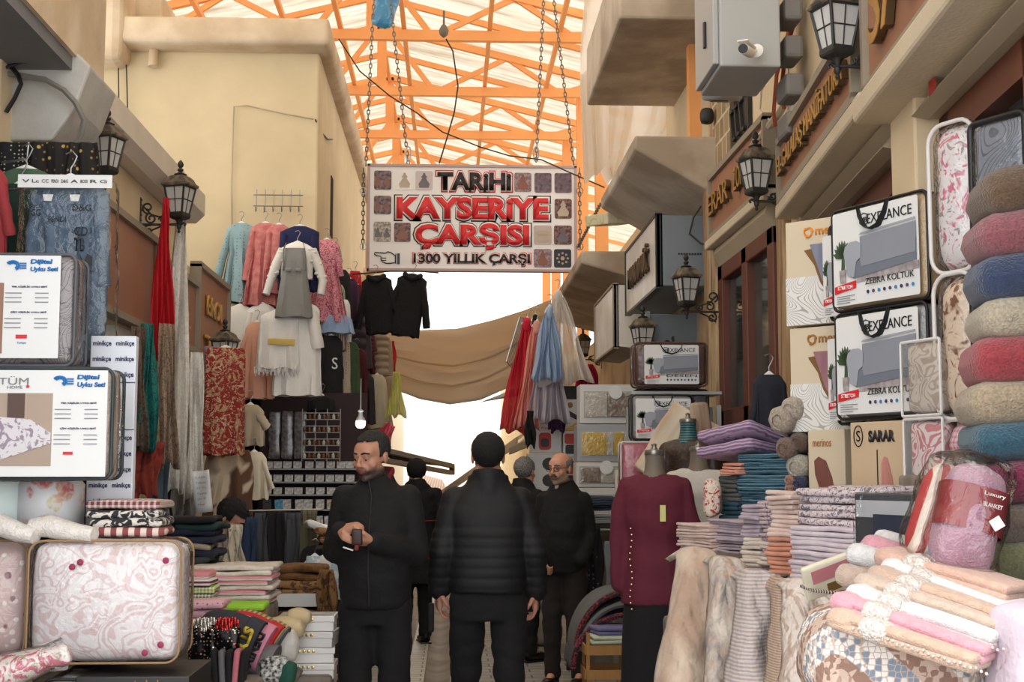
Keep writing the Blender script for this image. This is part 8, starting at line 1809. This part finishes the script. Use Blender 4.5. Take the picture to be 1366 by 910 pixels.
# grey haired man behind, turned away
Y4 = 11.4; H4 = HM((0, -.03, 1.565), .35, .05, 0)
arms4 = [(-1, (-.18, 0, 1.36), (-.22, .02, 1.1), (-.2, -.1, .9)), (1, (.18, 0, 1.36), (.22, .02, 1.1), (.2, -.1, .9))]
legs4 = [((-.08, 0, .86), (-.085, -.03, .47), (-.09, .0, .10)), ((.08, 0, .86), (.09, -.03, .47), (.11, .05, .10))]
p4 = build_person('grey haired man in black standing behind the man walking away', (gx(697, Y4), Y4, 0), PI - .9, H4, arms4, legs4,
    [(.83, .175, .13, 0), (1.0, .19, .14, 0), (1.15, .195, .14, 0), (1.30, .20, .13, 0), (1.38, .19, .11, 0), (1.43, .13, .09, 0), (1.48, .09, .08, .0)], jblack, tblack, (196, 140, 116), None, neck=(0, 0, 1.43), bodyv=.009, collar=.08)
hair_cap(p4, H4, greyh, lambda c: (c.z > .06 and c.y > -.07) or (c.y > .0 and c.z > -.05 and not (abs(c.x) > .07 and c.y < .03 and c.z < .03)) or (abs(c.x) > .06 and c.y > -.03 and c.z > .012), .007, seed=7)
# dark clad person behind the front man
Y5 = 12.6; H5 = HM((0, -.03, 1.56), 0, 0, 0)
p5 = build_person('person in a long dark coat with red stripes behind the front man', (gx(556, Y5), Y5, 0), PI + .2, H5, arms4, legs4,
    [(.55, .22, .17, 0), (.8, .2, .155, 0), (1.0, .19, .14, 0), (1.15, .19, .14, 0), (1.30, .195, .13, 0), (1.38, .18, .11, 0), (1.43, .13, .09, 0), (1.48, .09, .08, .0)], jblack, tblack, (190, 140, 118), None, neck=(0, 0, 1.43), bodyv=.009, jfn=wrinkle(.01))
hair_cap(p5, H5, mat('black_headscarf', (22, 20, 24), .9), lambda c: c.y > -.06 or c.z > .06, .012, name='headscarf', seed=8)
for z in (1.12, .78): mb = MB(); mb.tube([Vector(q) for q in ell(z, .205 if z > 1 else .215, .155, 0, 24)], .006, 6, close=True); mb.build('red_stripe', mat('red_stripe', (150, 30, 40), .8), p5)
# crouching man at the left
Y6 = 8.75; H6 = HM((.03, -.13, 1.26), .5, .6, .1)
arms6 = [(-1, (-.17, 0, 1.1), (-.24, -.06, .88), (-.16, -.26, .80)), (1, (.17, 0, 1.1), (.24, -.06, .88), (.16, -.26, .80))]
legs6 = [((-.1, .05, .55), (-.13, -.36, .52), (-.12, -.3, .12)), ((.1, .05, .55), (.13, -.36, .52), (.12, -.3, .12))]
t = thing('person', 'dark haired man bending low in the left stall behind the folded clothes', 'person', (gx(290, Y6) - .0, Y6, 0), .75)
mb = MB(); head_parts(mb, H6); mb.tube([(0, .0, 1.10), (0, -.03, 1.17), H6.translation + Vector((0, .02, -.04))], [.066, .058, .055], 18)
mb.loft([ell(z, a, b, cy) for z, a, b, cy in ((.5, .15, .11, .06), (.7, .15, .11, .05), (.9, .16, .11, .02), (1.05, .16, .09, 0), (1.12, .08, .06, 0))])
for (s, sh, el, wr) in arms6: mb.cone(sh, el, .045, .038); mb.cone(el, wr, .036, .026)
hand(mb, arms6[0][3], (.3, -.9, -.2), (0, 0, 1), 1); hand(mb, arms6[1][3], (-.3, -.9, -.2), (0, 0, 1), -1)
for (hp, kn, an) in legs6: mb.cone(hp, kn, .08, .055); mb.cone(kn, an, .05, .036)
fuse(mb, 'body', SKIN, t, .009, 3, color=tinted((186, 134, 110), stub=(80, 66, 60), H=H6)); face_bits(t, H6, brow)
hair_cap(t, H6, brow, lambda c: (c.z > .06) or (c.y > .0 and c.z > -.05) or (abs(c.x) > .06 and c.y > -.03 and c.z > .0), .012, seed=9, amp=.008)
mb = MB(); mb.loft([ell(z, a, b, cy) for z, a, b, cy in ((.48, .2, .16, .06), (.7, .2, .15, .05), (.9, .2, .145, .02), (1.06, .2, .12, 0), (1.13, .11, .085, 0), (1.16, .08, .075, -.01))])
for (s, sh, el, wr) in arms6: mb.cone(sh, el, .066, .056, 14); mb.cone(el, wr, .055, .045, 14)
fuse(mb, 'jacket', M_('dark_teal_jacket', (28, 44, 50)), t, .013, 4, fn=wrinkle())
mb = MB()
for (hp, kn, an) in legs6: mb.cone(hp, kn, .09, .075, 14); mb.cone(kn, an, .07, .055, 14)
mb.ball((0, .05, .52), (.18, .14, .12), 16); fuse(mb, 'trousers', tblack, t, .013, 4)
for s in (-1, 1): shoe(t, (s * .12, -.3, .0), 0, leather)
# pale sack on the paving behind the men
mb = MB(); mb.soft((0, 0, .24), (.26, .2, .5), .09, (5, 4, 6), .03, 5); tag(mb.build('cloth_sack', mat('pale_sack', (190, 178, 160), .9, bump=.6), loc=(gx(730, 12.4), 12.4, 0)), 'pale cloth sack standing on the paving left of the old man', 'sack')
